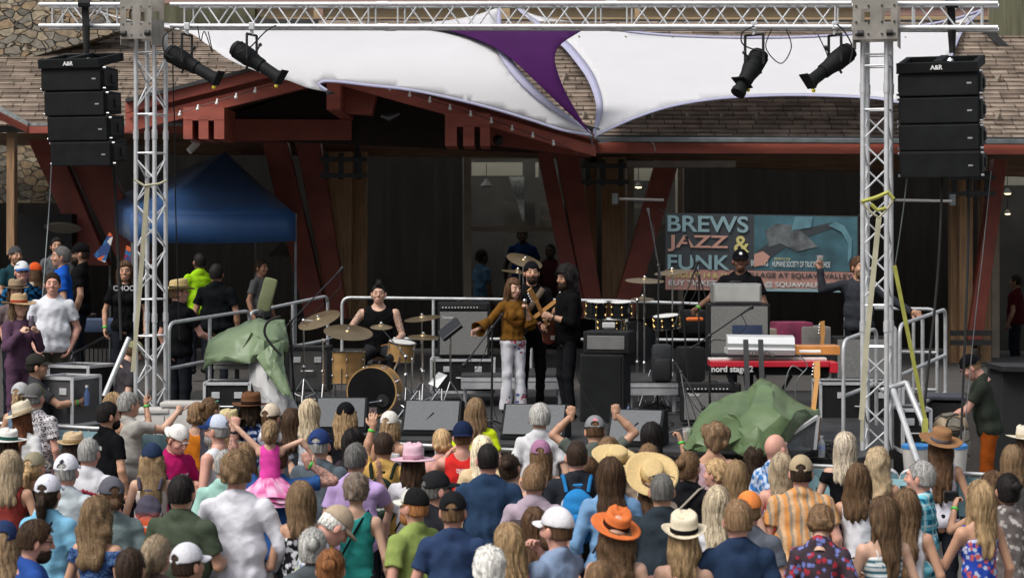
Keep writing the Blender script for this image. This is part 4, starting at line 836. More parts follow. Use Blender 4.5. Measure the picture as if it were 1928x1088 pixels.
# ---------------------------------------------------------------- wedges
WEDGE = M('wedge_grille', (0.075, 0.081, 0.09), 0.55, var=0.15, scale=50, bump=0.2, bscale=250)
def wedge(label, x0, x1, y0, y1, s, yaw):
    w = (x1 - x0) / s; z1 = (y1 - y0) / s + 0.02; c = P((x0 + x1) / 2, y1, s); c.z = ZD; rot = Matrix.Rotation(R(yaw), 3, 'Z')
    t = thing('stage_monitor', label, 'monitor speaker', c, 'wedge monitors along the stage front'); h = 0.36
    q = [(0, 0), (0, 0.05), (0.24, h), (0.42, h - 0.02), (0.50, 0)]
    mb = MB(); mb.prism([rot @ Vector((-w / 2, y, z)) + c for y, z in q], rot @ Vector((w, 0, 0))); mb.obj('cabinet', SPK, t, bevel=0.012)
    mb = MB(); a = Vector((-w / 2 + .03, -0.008, 0.065)); b = Vector((-w / 2 + .03, 0.222, h - 0.008)); mb.prism([rot @ v + c for v in (a, b, b + Vector((0, .012, -.004)), a + Vector((0, .012, -.004)))], rot @ Vector((w - .06, 0, 0))); mb.obj('grille', WEDGE, t)
    m_ = (a + b) / 2 + Vector((w * .42, -0.006, 0)); mb = MB(); mb.beam(rot @ (m_ + Vector((-.04, -.028, -.05))) + c, rot @ (m_ + Vector((.04, .022, .03))) + c, 0.012, 0.006); mb.obj('badge', BLACKM, t)
wedge('wedge monitor in front of the drum kit, left of the blonde bob woman', 754, 866, 768, 822, 178, -6)
wedge('wedge monitor at the singer\'s feet behind the grey-haired woman in white', 940, 1064, 779, 832, 182, -10)
wedge('wedge monitor right of the man with raised fists', 1140, 1245, 795, 848, 188, -14)
wedge('low wedge monitor at the far left behind the black-capped blonde woman', 590, 690, 800, 836, 175, 0)
# ---------------------------------------------------------------- drums
MAPLE = M('natural_maple', (0.50, 0.30, 0.12), 0.25, var=0.12, scale=3, stretch=(1, 1, 5)); HEADW = M('coated_drum_head', (0.62, 0.62, 0.60), 0.5, var=0.05); GOLD = M('gold_lug', (0.62, 0.42, 0.16), 0.25, 0.9, var=0.1)
BRASS = M('cymbal_bronze', (0.36, 0.27, 0.15), 0.32, 0.85, var=0.15, scale=4); KBLK = M('black_lacquer', (0.012, 0.013, 0.015), 0.12)
def drum(parent, c, r, d, ax, shell, head, lug=CHROME, nl=6, name='drum', hoop=CHROME, front=None):
    ax = Vector(ax).normalized(); c = Vector(c); a = c - ax * d / 2
    mb = MB(); mb.lathe([(r, 0), (r, d)], a, ax, 32); o = mb.obj(name, shell, parent, True)
    mb = MB(); mb.lathe([(r * .985, d), (r * .985, d + 0.004)], a, ax, 32); mb.obj('head', head, o)
    if front: mb = MB(); mb.lathe([(r * .985, -0.004), (r * .985, 0)], a, ax, 32); mb.obj('head', front, o)
    mb = MB()
    for z in (-0.006, d - 0.004): mb.lathe([(r - .004, z), (r + .012, z), (r + .012, z + .012), (r - .004, z + .012), (r - .004, z)], a, ax, 32, cap=False)
    mb.obj('hoop', hoop, o, True)
    x = ax.cross(Vector((0, 1, 0.01))).normalized() if abs(ax.y) < .9 else ax.cross(Vector((1, 0, 0))).normalized(); y = ax.cross(x)
    mb = MB()
    for k in range(nl):
        an = 2 * math.pi * (k + .5) / nl; dd = x * math.cos(an) + y * math.sin(an)
        for z in (d * .25, d * .75): mb.sphere(a + dd * (r + .008) + ax * z, 0.017, 8)
        mb.tube([a + dd * (r + .016), a + dd * (r + .016) + ax * d], 0.004, 5)
    mb.obj('lug', lug, o, True)
    return o
def cymbal(label, c, r, tilt, base, arm=None, group='cymbals', mat=BRASS, cat='cymbal'):
    """cymbal on its own tripod stand; tilt = normal vector"""
    c = Vector(c); n = Vector(tilt).normalized(); b = Vector((base[0], base[1], ZD)); t = thing('cymbal_stand', label, cat, b, group)
    mb = MB(); mb.lathe([(0.02, 0.022), (0.035, 0.016), (0.045, 0.004), (r * .6, -0.006), (r, -0.018), (r, -0.0195), (r * .6, -0.008), (0.04, 0.0)], c, n, 36); mb.obj('cymbal', mat, t, True)
    top = Vector((b.x, b.y, min(c.z, arm or c.z) - 0.02)); mb = MB(); mb.tube([b + Vector((0, 0, .12)), b + Vector((0, 0, .5))], 0.014, 8); mb.tube([b + Vector((0, 0, .5)), top], 0.010, 8); mb.sphere(b + Vector((0, 0, .5)), 0.024, 8); mb.sphere(top, 0.025, 8)
    mb.tube([top, c - n * .03, c + n * .05], 0.007, 6); mb.sphere(c + n * .03, 0.018, 8); mb.obj('stand', CHROME, t, True)
    for k in range(3):
        an = k * 2.094 + 0.5; mb = MB(); d = Vector((math.cos(an), math.sin(an), 0)) * .26; mb.tube([b + Vector((0, 0, .36)), b + d + Vector((0, 0, .012))], 0.008, 6); mb.tube([b + Vector((0, 0, .12)), b + d * .55 + Vector((0, 0, .17))], 0.006, 6); mb.obj('leg', CHROME, t, True)
    return t
kit = thing('drum_kit', 'natural maple drum kit with black bass drum head at the left of the stage', 'drum kit', D(703, 162))
c = P(703, 736, 162); c.z = ZD + 0.30
bd_ = drum(kit, c + Vector((0, .22, 0)), 0.285, 0.42, (0.10, 1, 0), MAPLE, HEADW, name='bass_drum', hoop=MAPLE, nl=8, front=M('black_drum_head', (0.012, 0.012, 0.013), 0.15))
mb = MB(); q = c + Vector((0.11, -0.03, -0.10)); mb.lathe([(0.07, 0), (0.075, .01), (0.07, .02)], q, (0, 1, 0), 24); mb.obj('port_ring', RUB, bd_, True); mb = MB(); mb.sphere(q + Vector((-.02, -.01, 0)), .022, 8); mb.tube([q + Vector((-.02, -.01, 0)), q + Vector((-.2, -.12, -.02)), q + Vector((-.34, -.2, -.17))], .008, 6); mb.obj('drum_microphone', CHROME, kit, True)
drum(kit, P(656, 692, 157), 0.20, 0.38, (0, 0.05, 1), MAPLE, HEADW, name='floor_tom', nl=6)
drum(kit, P(755, 661, 155), 0.165, 0.22, (0.12, -0.12, 1), MAPLE, HEADW, name='rack_tom', nl=6)
drum(kit, P(727, 672, 150), 0.18, 0.15, (0, -0.1, 1), KBLK, HEADW, name='snare_drum', nl=8)
mb = MB(); b = P(656, 692, 157)
for an in (0.4, 2.5, 4.4): q = Vector((b.x + .21 * math.cos(an), b.y + .21 * math.sin(an), 0)); mb.tube([(q.x, q.y, b.z), (q.x, q.y, ZD)], 0.008, 6)
mb.tube([P(727, 680, 150), D(727, 150)], 0.012, 6)
for k in range(3): an = k * 2.1; mb.tube([D(727, 150, .3), D(727, 150) + Vector((.25 * math.cos(an), .25 * math.sin(an), 0))], .008, 6)
mb.tube([P(740, 700, 158), P(755, 668, 155)], .012, 6); mb.obj('hardware', CHROME, kit, True)
st = thing('drum_stool', 'black padded stool under the drummer', 'stool', D(715, 147)); mb = MB(); mb.lathe([(.15, 0), (.17, .02), (.17, .07), (.14, .09)], D(715, 147, .42), n=24); mb.obj('seat', RUB, st, True); mb = MB(); mb.tube([D(715, 147, .42), D(715, 147, .1)], .015)
for k in range(3): an = k * 2.1; mb.tube([D(715, 147, .25), D(715, 147) + Vector((.22 * math.cos(an), .22 * math.sin(an), .01))], .009, 6)
mb.obj('stand', CHROME, st, True)
cymbal('big tilted ride cymbal at the far left of the maple kit', P(600, 600, 153), 0.27, (-.32, -.35, 1), D(572, 153))
cymbal('large dark crash cymbal over the maple floor tom', P(656, 623, 160), 0.29, (.10, -.28, 1), D(608, 158), arm=P(0, 640, 160).z)
cymbal('small splash cymbal right in front of the drummer\'s chest', P(718, 613, 162), 0.13, (.02, -.2, 1), D(764, 162), arm=P(0, 665, 160).z)
cymbal('thin crash cymbal level with the combo amp left of the singer', P(795, 597, 156), 0.22, (-.12, -.12, 1), D(794, 156))
cymbal('hi-hat style cymbal just above the maple rack tom', P(797, 632, 158), 0.19, (.03, -.12, 1), D(796, 158))
cymbal('ride cymbal tilted high above the bass player\'s beanie', P(988, 489, 140), 0.25, (.30, -.35, 1), D(985, 140, .0))
cymbal('pale crash cymbal below the high ride cymbal', P(975, 510, 141), 0.22, (.12, -.06, 1), D(978, 141))
cymbal('middle cymbal of the black kit, left of the banner', P(1214, 526, 148), 0.25, (0.02, -.12, 1), D(1213, 148))
cymbal('upper cymbal of the black kit, against the banner', P(1266, 510, 146), 0.24, (-.12, -.10, 1), D(1266, 146))
cymbal('small cymbal just under the middle cymbal of the black kit', P(1210, 561, 146), 0.15, (0, -.15, 1), D(1200, 147))
k2 = thing('drum_kit', 'black drum kit with gold lugs behind the long-haired guitarist', 'drum kit', D(1200, 146, .38))
drum(k2, P(1122, 583, 149), 0.135, 0.20, (0.05, -.12, 1), KBLK, HEADW, GOLD, name='rack_tom')
drum(k2, P(1170, 583, 149), 0.135, 0.19, (-0.05, -.12, 1), KBLK, HEADW, GOLD, name='rack_tom')
drum(k2, P(1255, 606, 150), 0.165, 0.15, (-0.1, -.1, 1), KBLK, HEADW, GOLD, name='snare_drum', nl=8)
drum(k2, P(1195, 645, 143), 0.27, 0.4, (0, 1, 0), KBLK, HEADW, GOLD, name='bass_drum', front=KBLK, hoop=KBLK)
drum(k2, P(1150, 612, 146), 0.17, 0.15, (0, -.05, 1), KBLK, HEADW, GOLD, name='snare_drum', nl=8)
mb = MB()
for (x, y, s) in ((1122, 600, 149), (1170, 600, 149), (1255, 618, 150), (1235, 618, 150), (1180, 610, 147)): mb.tube([P(x, y, s), D(x + 4, s, .05)], .009, 6)
for (x, s) in ((1150, 150), (1225, 152), (1262, 150)):
    for k in range(3): an = k * 2.1 + x; mb.tube([D(x, s, .45), D(x, s, .02) + Vector((.22 * math.cos(an), .22 * math.sin(an), 0))], .008, 6)
mb.obj('hardware', CHROME, k2, True)
# ---------------------------------------------------------------- microphone stands
def mic(label, base, top, mic_end, s2=None, boom=True, cat='microphone stand', low=0.5, drop=None):
    b = Vector(base); t = thing('microphone_stand', label, cat, b, 'microphone stands'); top = Vector(top); e = Vector(mic_end)
    mb = MB(); mb.tube([b + Vector((0, 0, .02)), top], .011, 8); mb.obj('pole', BLACKM, t, True)
    for k in range(3): an = k * 2.094 + 0.9; mb = MB(); mb.tube([b + Vector((0, 0, .10)), b + Vector((.28 * math.cos(an), .28 * math.sin(an), .015))], .009, 6); mb.obj('leg', BLACKM, t, True)
    if boom:
        d = (e - top).normalized(); mb = MB(); mb.tube([top - d * .3, e], .008, 6); mb.sphere(top, .024, 8); mb.tube([top - d * .3, top - d * .24], .014, 6); mb.obj('boom', BLACKM, t, True)
    d = (e - top).normalized() if boom else Vector((0, -.3, .3)).normalized()
    mb = MB(); mb.tube([e, e + d * .10, e + d * .16], [.011, .013, .020], 8); mb.sphere(e + d * .17, .025, 10); mb.obj('microphone', RUB, t, True)
    pts_ = [e, e + Vector((.05, 0, -.14)), (e + top) / 2 + Vector((.02, 0, -.16)), top + Vector((0, -.02, -.1)), b + Vector((.02, 0, .3)), b + Vector((.1, -.1, .02))]
    mb = MB(); mb.tube([Vector(p) for p in curve_pts([tuple(p) for p in pts_], 5)], .005, 5); mb.obj('cable', BLK, t, True)
mic('boom microphone stand reaching from the left tarp up to the red posts', D(555, 168), P(548, 605, 166), P(632, 518, 160))
mic('black boom microphone stand angled down in front of the singer', D(925, 172), P(927, 616, 172), P(885, 672, 176))
mic('tall thin boom microphone stand left of the banner', D(1238, 156), P(1240, 500, 156), P(1223, 408, 150))
mic('white-headed microphone on a short boom in front of the banner', D(1300, 160), P(1285, 572, 160), P(1304, 520, 160))
mic('long boom stand across the grey cabinet beside the keyboards', D(1336, 178), P(1336, 632, 178), P(1395, 592, 176))
mic('low boom stand leaning over the small combo amp', D(1300, 178), P(1282, 700, 174), P(1318, 758, 182))
mic('microphone stand above the near keyboard player spot, cable hanging', D(1316, 150), P(1316, 520, 150), P(1300, 470, 150))
# electronic drum pad + music stand with sheet
t = thing('drum_pad', 'black electronic drum pad on a stand right of the drummer', 'drum pad', D(850, 162)); mb = MB(); mb.rbox(P(848, 620, 160), (0.28, .20, .05), Matrix.Rotation(R(-38), 3, 'Y') @ Matrix.Rotation(R(35), 3, 'X'), .015); mb.obj('pad', KBLK, t); mb = MB(); mb.tube([P(848, 628, 160), D(848, 160, .4)], .012, 8)
for k in range(3): an = k * 2.1; mb.tube([D(848, 160, .4), D(848, 160) + Vector((.26 * math.cos(an), .26 * math.sin(an), .01))], .009, 6)
mb.obj('stand', CHROME, t, True)
SHEET = M('white_paper', (0.62, 0.63, 0.64), 0.8, var=0.03)
mb = MB(); mb.add([P(806, 722, 166), P(826, 700, 166), P(842, 706, 166), P(824, 730, 167)], [(0, 1, 2, 3)]); tag(mb.obj('set_list_paper', SHEET, None, solid=.002), 'white sheet of paper clipped beside the bass drum', 'paper')
for (x, s, lb) in ((776, 172, 'crossed chrome stand legs between bass drum and left wedge monitor'), (818, 170, 'chrome tripod base under the white paper')):
    b = D(x, s); mb = MB()
    for k in range(5): an = k * 1.25; mb.tube([b + Vector((0.02 * k, 0, .42)), b + Vector((.3 * math.cos(an), .25 * math.sin(an), .01))], .008, 6)
    mb.tube([b, b + Vector((0, 0, .75))], .011, 8); tag(mb.obj('hardware_stand', CHROME, None, True), lb, 'stand')
# ---------------------------------------------------------------- keyboards
kb = thing('keyboard', 'red stage keyboard, the lower of the stacked keyboards', 'keyboard', P(1458, 700, 184)); yw = R(-4)
KRED = M('keyboard_red', (0.42, 0.015, 0.03), 0.3, var=0.05); IVORY = M('key_white', (0.72, 0.71, 0.68), 0.3, var=0.02)
def kbody(parent, x0, x1, y0, y1, s0, s1, depth, mat, name='body'):
    a = P(x0, y1, s0); b = P(x1, y1, s1); up = Vector((0, 0, (y1 - y0) / s0)); bk = Vector((0, depth, 0)); mb = MB(); mb.prism([a, a + up, a + up + bk, a + bk], b - a); return mb.obj(name, mat, parent, bevel=.006), a, b, up
o, a, b, up = kbody(kb, 1340, 1560, 690, 706, 182, 184, .34, TOLEX)
o, a, b, up = kbody(kb, 1338, 1562, 680, 691, 183, 185, .36, KRED, 'rear_panel')
kbody(kb, 1562.5, 1578, 682, 702, 185, 185.5, .36, KRED, 'end_cheek')
mb = MB(); n = 40
for i in range(n): q = a + (b - a) * ((i + .5) / n) + up + Vector((0, .25, .012)); mb.box(q, ((b - a).length / n * .88, .14, .02))
mb.obj('white_keys', IVORY, kb)
text('nord stage 2', .085, P(1339, 695, 184.5), 0, WHT, kb, 'lettering', .002, .002, 'LEFT')
k3 = thing('keyboard', 'electric piano with orange top and white keys above the red keyboard', 'keyboard', P(1460, 680, 180))
kbody(k3, 1340, 1576, 668, 680, 178, 181, .34, TOLEX); kbody(k3, 1500, 1582, 651, 668, 179, 181, .30, M('orange_top', (0.50, 0.20, 0.05), .35), 'orange_top')
o, a, b, up = kbody(k3, 1506, 1546, 659, 664, 181.5, 182, .06, IVORY, 'white_keys')
k4 = thing('synthesizer', 'silver synthesizer with its pale back panel turned to the crowd', 'synthesizer', P(1435, 668, 182)); m_ = M('moog_silver', (0.55, 0.56, 0.57), .35, .3, var=.04)
a = P(1370, 667, 183); b = P(1497, 669, 184); d = b - a
for nm, q in (('back_panel', [(0, 0), (-.02, .055), (.01, .075), (.03, .06), (.03, 0)]), ('top_panel', [(.012, .075), (-.005, .11), (.02, .18), (.16, .20), (.16, .08)]), ('body', [(.03, 0), (.03, .07), (.35, .06), (.35, 0)])):
    mb = MB(); mb.prism([a + Vector((0, y, z)) for y, z in q], d); mb.obj(nm, m_, k4, bevel=.004)
text('moog', .075, (a + b) / 2 + Vector((0, -.024, .032)), 0, M('dark_print', (0.12, 0.12, 0.12), .5), k4, 'lettering', .002, .002, sx=1.6)
ks = thing('keyboard_stand', 'black folding stand carrying the stacked keyboards', 'stand', D(1450, 184)); mb = MB()
for x in (1404, 1432): mb.beam(P(x, 640, 186), P(x + 4, 760, 188), .05, .04)
for x0, x1 in ((1370, 1440), (1440, 1375), (1425, 1500), (1490, 1420)): mb.beam(P(x0, 706, 182), Vector((D(x1, 182).x, D(x1, 182).y, ZD + .02)), .035, .035)
mb.obj('frame', BLACKM, ks)
mb = MB(); mb.tube([P(x, y, 187) for x, y in curve_pts([(1505, 668), (1520, 690), (1500, 720), (1496, 790)], 6)], .006); mb.tube([P(x, y, 187) for x, y in curve_pts([(1512, 700), (1490, 690), (1478, 730), (1488, 780)], 6)], .006); tag(mb.obj('patch_cable', GUTTER, None, True), 'pale cables looping below the right end of the red keyboard', 'cable')
# ---------------------------------------------------------------- tarps
def drape(name, label, rows, mat, parent=None, amp_=.02, seed=1, sub=10, cat='tarp'):
    """rows of (x, y, s) points -> sheet folded into flat facets with sharp creases"""
    rows3 = [curve_pts([tuple(P(*p)) for p in r], sub) for r in rows]; cols = [curve_pts(q, sub) for q in zip(*rows3)]
    V = np.array(cols); n, m2 = V.shape[:2]; rr = np.random.RandomState(seed); pts = []; edge = []
    L = np.linalg.norm(V[-1, 0] - V[0, 0]) * np.linalg.norm(V[0, -1] - V[0, 0]); N = int(30 + 70 * L)
    for i in range(0, n, 3): pts += [(i, 0), (i, m2 - 1)]
    for j in range(3, m2 - 1, 3): pts += [(0, j), (n - 1, j)]
    pts.append((n - 1, 0)); pts.append((n - 1, m2 - 1)); ne = len(pts)
    for _ in range(N): pts.append((rr.uniform(1, n - 2), rr.uniform(1, m2 - 2)))
    vs, es, fs, *_ = geometry.delaunay_2d_cdt([Vector(p) for p in pts], [], [], 0, 1e-4)
    def at(u, v):
        i, j = min(int(u), n - 2), min(int(v), m2 - 2); a, b = u - i, v - j
        return (V[i, j] * (1 - a) + V[i + 1, j] * a) * (1 - b) + (V[i, j + 1] * (1 - a) + V[i + 1, j + 1] * a) * b
    mb = MB(); q = []
    for v in vs:
        inner = 1 < v.x < n - 2 and 1 < v.y < m2 - 2; q.append(Vector(at(v.x, v.y)) + Vector((rr.randn() * .5, -rr.rand() * 1.6, rr.randn() * .6)) * amp_ * (1 if inner else .25))
    mb.add(q, [tuple(f) for f in fs]); o = mb.obj(name, mat, parent, True, solid=.004, bevel=0)
    sd_ = o.modifiers.new('sub', 'SUBSURF'); sd_.levels = 2; sd_.render_levels = 2; o.modifiers.move(1, 0)
    for e in o.data.edges: pass
    cr = o.data.attributes.new('crease_edge', 'FLOAT', 'EDGE'); cr.data.foreach_set('value', [float(x) for x in (rr.rand(len(o.data.edges)) * .95)])
    if not parent: tag(o, label, cat)
    return o
TARP = M('green_tarp', (0.092, 0.145, 0.062), .5, var=.15, scale=2, bump=.7, bscale=11); TARP2 = M('pale_green_tarp', (0.15, 0.21, 0.115), .5, var=.15, scale=2, bump=.7, bscale=11)
drape('green_tarp', 'crumpled green tarp draped over gear below the keyboards', [[(1284, 838, 196), (1320, 775, 192), (1360, 748, 190), (1405, 732, 190), (1436, 713, 188), (1470, 730, 190), (1505, 757, 192), (1540, 772, 190)],
    [(1286, 842, 199), (1330, 800, 200), (1372, 772, 201), (1400, 770, 202), (1440, 755, 203), (1475, 765, 203), (1510, 775, 200), (1544, 780, 194)],
    [(1290, 846, 201), (1335, 825, 202), (1380, 800, 203), (1400, 815, 206), (1440, 805, 207), (1475, 800, 206), (1500, 797, 202), (1530, 790, 197)],
    [(1300, 850, 201), (1335, 850, 203), (1375, 848, 204), (1400, 858, 207), (1435, 858, 208), (1470, 845, 206), (1490, 822, 203), (1515, 800, 199)]], TARP, seed=4, amp_=.045)
drape('green_tarp', 'green tarp thrown over the lighting console at the left of the stage', [[(392, 640, 166), (430, 620, 164), (470, 606, 163), (508, 603, 163), (535, 602, 164)],
    [(388, 655, 168), (425, 628, 169), (478, 615, 170), (510, 615, 170), (541, 625, 168)],
    [(386, 672, 168), (420, 665, 171), (468, 664, 172), (505, 655, 172), (543, 660, 169)],
    [(382, 700, 167), (412, 680, 171), (465, 684, 172), (500, 672, 171), (535, 672, 168)]], TARP2, seed=9, amp_=.035)
drape('green_tarp', 'narrow corner of green tarp hanging over the silver cover', [[(482, 672, 173), (510, 650, 173), (535, 640, 172)], [(500, 700, 174), (520, 690, 174), (535, 690, 173)], [(535, 745, 175), (545, 745, 175), (552, 752, 175)]], TARP2, seed=2, amp_=.02)
drape('console_cover', 'silver-white protective cover hanging under the left green tarp', [[(468, 676, 170), (490, 668, 171), (515, 668, 170), (528, 640, 171)], [(470, 720, 171), (492, 715, 173), (520, 705, 172), (535, 690, 171)], [(490, 758, 173), (510, 752, 175), (535, 752, 174), (550, 745, 172)], [(495, 790, 174), (520, 785, 176), (545, 780, 175), (562, 770, 173)]], M('silver_cover', (0.36, 0.36, 0.36), .5, var=.15, scale=3, bump=.3, bscale=8), seed=6, amp_=.03, cat='cover')
t = thing('lighting_console', 'console hidden below the left green tarp', 'console', D(460, 158)); mb = MB(); mb.rbox(P(462, 650, 158) + Vector((0, .3, -.05)), (.8, .4, .25), R(8)); mb.obj('desk', TOLEX, t); mb = MB(); mb.beam(P(440, 665, 158) + Vector((0, .3, 0)), D(440, 158) + Vector((0, .3, 0)), .05); mb.beam(P(490, 665, 158) + Vector((0, .3, 0)), D(490, 158) + Vector((0, .3, 0)), .05); mb.obj('leg', BLACKM, t)
mb = MB(); mb.tube([P(x, y, 175) for x, y in curve_pts([(528, 596), (505, 605), (498, 625), (508, 645), (530, 670)], 6)], .014, 8); tag(mb.obj('goose_cable', BLK, None, True), 'thick black cable curling over the left tarp', 'cable')
t = thing('covered_speaker', 'tall narrow thing wrapped in olive cloth above the left railing', 'covered speaker', P(497, 588, 152)); mb = MB(); c = P(497, 588, 152)
mb.rbox(c + Vector((.04, 0, .22)), (.17, .09, .42), Matrix.Rotation(R(15), 3, 'Y'), .042); mb.obj('olive_wrap', M('olive_cloth', (0.17, 0.19, 0.095), .8, var=.2, scale=4, bump=.6, bscale=12), t, True); mb = MB(); mb.tube([c, D(495, 152)], .02); mb.obj('stand', BLACKM, t)
# tipped silver reflector frame beside the tarp, bottle, fans
t = thing('tipped_panel', 'tipped silver-edged grey panel at the right end of the green tarp', 'panel', D(1535, 198)); q = [P(1470, 830, 203), P(1540, 784, 201), P(1534, 846, 201), P(1490, 848, 203)]; mb = MB(); mb.prism(q, (0, .03, 0)); mb.obj('panel', M('grey_film', (0.10, 0.115, 0.12), .25, var=.4, scale=6), t); mb = MB(); mb.beam(q[0], q[1], .03, .03); mb.beam(q[1], q[2], .03, .03); mb.obj('edging', ALU, t)
def bottle(label, x, y, s, m, capm, h=.2, r=.033, lab=None):
    c = P(x, y, s); t = thing('bottle', label, 'bottle', c); mb = MB(); mb.lathe([(r * .9, 0), (r, .01), (r, h * .62), (r * .55, h * .8), (r * .4, h * .84), (r * .4, h * .92)], c, n=18); mb.obj('body', m, t, True); mb = MB(); mb.lathe([(r * .45, h * .92), (r * .45, h)], c, n=12); mb.obj('cap', capm, t, True)
    if lab: mb = MB(); mb.lathe([(r * 1.02, h * .35), (r * 1.02, h * .55)], c, n=18); mb.obj('label_band', lab, t, True)
CLEAR = M('clear_plastic', (0.62, 0.66, 0.70), .12, var=.05, trans=.55)
bottle('clear plastic water bottle standing on the stage edge below the panel', 1547, 860, 200, CLEAR, WHT, .2, .034, M('bottle_label', (0.25, 0.32, 0.55), .5))
bottle('dark blue steel flask beside the tall bass cabinet', 1184, 795, 182, M('navy_steel', (0.02, 0.035, 0.07), .35, .4), RUB, .2, .036)
mb = MB(); mb.tube([P(1190, 793, 186), P(1218, 795, 186)], [.03, .03]); tag(mb.obj('crushed_bottle', CLEAR, None, True), 'clear bottle lying on its side next to the blue flask', 'bottle')
# backpack on the riser
t = thing('stage_backpack', 'black backpack standing on the riser in front of the black kit', 'backpack', P(1246, 722, 160)); mb = MB(); mb.rbox(P(1246, 684, 160), (.24, .18, .46), None, .06); mb.obj('body', M('backpack_nylon', (0.014, 0.016, 0.02), .6, var=.4, scale=8, bump=.6, bscale=20), t, True); mb = MB(); mb.rbox(P(1246, 695, 160) - Vector((0, .11, 0)), (.19, .07, .26), None, .03); mb.obj('pocket', RUB, t, True)
# guitars
def guitar(label, body_c, head_c, s, bodym, neckm, scale=1.0, tilt=0, parent=None):
    a = Vector(body_c); b = Vector(head_c); d = (b - a).normalized(); side = d.cross(Vector((0, 1, 0))).normalized(); nn = side.cross(d)
    t = thing('electric_guitar', label, 'guitar', a); mb = MB(); out = []
    prof = [(-.20, .02), (-.19, .10), (-.12, .155), (-.03, .13), (.03, .115), (.12, .13), (.20, .12), (.21, .07), (.13, .04), (.13, -.04), (.19, -.06), (.18, -.11), (.10, -.125), (.02, -.11), (-.05, -.135), (-.13, -.15), (-.19, -.10)]
    out = [a + d * (p[0] * scale) + side * (p[1] * scale) for p in prof]; mb.prism(out, nn * .04); mb.obj('body', bodym, t, bevel=.008)
    mb = MB(); mb.beam(a + d * .10 - nn * .005, b, .045, .022, up=nn); mb.prism([b - side * .025, b + side * .03, b + d * .17 + side * .05, b + d * .19 - side * .01, b + d * .03 - side * .03], nn * .018); mb.obj('neck', neckm, t)
    mb = MB()
    for k in range(4): mb.sphere(b + d * (.03 + .035 * k) + side * .05, .012, 8)
    mb.box(a - d * .08 - nn * .008, (.05, .02, .05)); mb.obj('tuner', CHROME, t, True)
    return t
MAPN = M('maple_neck', (0.55, 0.28, 0.09), .3, var=.1); SUNB = M('sunburst', (0.12, 0.03, 0.015), .15, var=.5, scale=5)
guitar('wooden guitar standing upright right of the green tarp', P(1527, 805, 192), P(1538, 712, 190), 190, M('natural_body', (0.30, 0.12, 0.04), .25, var=.2), MAPN, .75)
guitar('dark guitar leaning in the shadow under the banner', P(1545, 690, 150), P(1549, 632, 150), 150, KBLK, MAPN, .8)
# orange-topped small amp and clutter under the banner
for (x, y, s, sz, m, nm, lb) in ((1305, 605, 146, (.34, .3, .30), TOLEX, 'small_amplifier', 'small black amp behind the second drum kit'), (1308, 601, 148, (.22, .1, .05), M('orange_cloth', (0.7, 0.16, 0.03), .8), 'orange_cloth', 'folded orange cloth lying on the small black amp'),
                             (1490, 630, 140, (.5, .4, .35), M('pink_bag', (0.15, 0.015, 0.05), .7, var=.4, bump=.5, bscale=10), 'duffel_bag', 'crumpled crimson and pink bag behind the keyboards'), (1530, 645, 140, (.4, .4, .45), M('grey_box', (0.14, 0.13, 0.12), .7, var=.3), 'storage_bin', 'dim pale grey bin under the banner'), (1462, 640, 140, (.35, .4, .32), M('beige_case', (0.18, 0.15, 0.12), .7), 'storage_bin', 'dull beige case behind the grey cabinet'),
                             (1300, 700, 158, (.3, .3, .6), TOLEX, 'floor_case', 'dark case standing behind the microphone stand near the riser')):
    mb = MB(); mb.rbox(P(x, y, s), sz, R(8), .03); tag(mb.obj(nm, m, None, True), lb, nm.replace('_', ' '))
# cables on the floor
rr = random.Random(11)
for i, (x0, x1, s0, lb) in enumerate(((1190, 1270, 170, 'tangle of thin black cables under the right riser'), (790, 930, 168, 'black cables snaking between riser and left wedge'), (1500, 1600, 192, 'coiled dark cables near the water bottle'))):
    mb = MB()
    for k in range(7):
        p = [D(x0 + (x1 - x0) * rr.random(), s0 - 8 + 16 * rr.random(), .01 + .05 * rr.random()) for _ in range(6)]; mb.tube([Vector(v) for v in curve_pts([tuple(q) for q in p], 6)], .006, 5)
    tag(mb.obj('cable_tangle', BLK, None, True), lb, 'cables', kind='stuff')
mb = MB(); mb.tube([P(x, y, 174) for x, y in curve_pts([(1086, 700), (1095, 730), (1110, 760), (1130, 785), (1145, 797)], 6)], .008, 6); tag(mb.obj('guitar_lead', BLK, None, True), 'black lead running from the guitarist across the bass cabinet', 'cable')
for (x, y, s, c, lb) in ((1722, 800, 192, (.35, .28, .06), 'black road trunk with silver corners near the yellow strap foot'), (1795, 770, 178, (.9, .7, .3), 'low grey-topped table beside the man in orange trousers')):
    pass
case('flight_case', 'black case with silver corners at the foot of the yellow strap', 1700, 1752, 772, 850, 192, depth=.5)
t = thing('folding_table', 'dark table top the stagehand in orange trousers is working on', 'table', P(1778, 800, 168)); mb = MB(); mb.rbox(P(1778, 746, 168), (.46, .6, .04), R(-10)); mb.obj('top', M('navy_top', (0.05, 0.055, 0.07), .5), t); mb = MB(); mb.rbox(P(1778, 796, 168), (.42, .55, .5), R(-10), .02); mb.obj('base', BLK, t)
mb = MB(); rs = random.Random(2)
for (x, y, w, h) in ((1790, 800, .36, .26), (1806, 835, .22, .5), (1780, 860, .3, .4)): mb.sphere(P(x, y, 188), (w / 2, .2, h / 2), 12)
tag(mb.obj('boulder', STONE, None, True), 'grey-brown landscape rock pile behind the brown hat woman', 'rock')
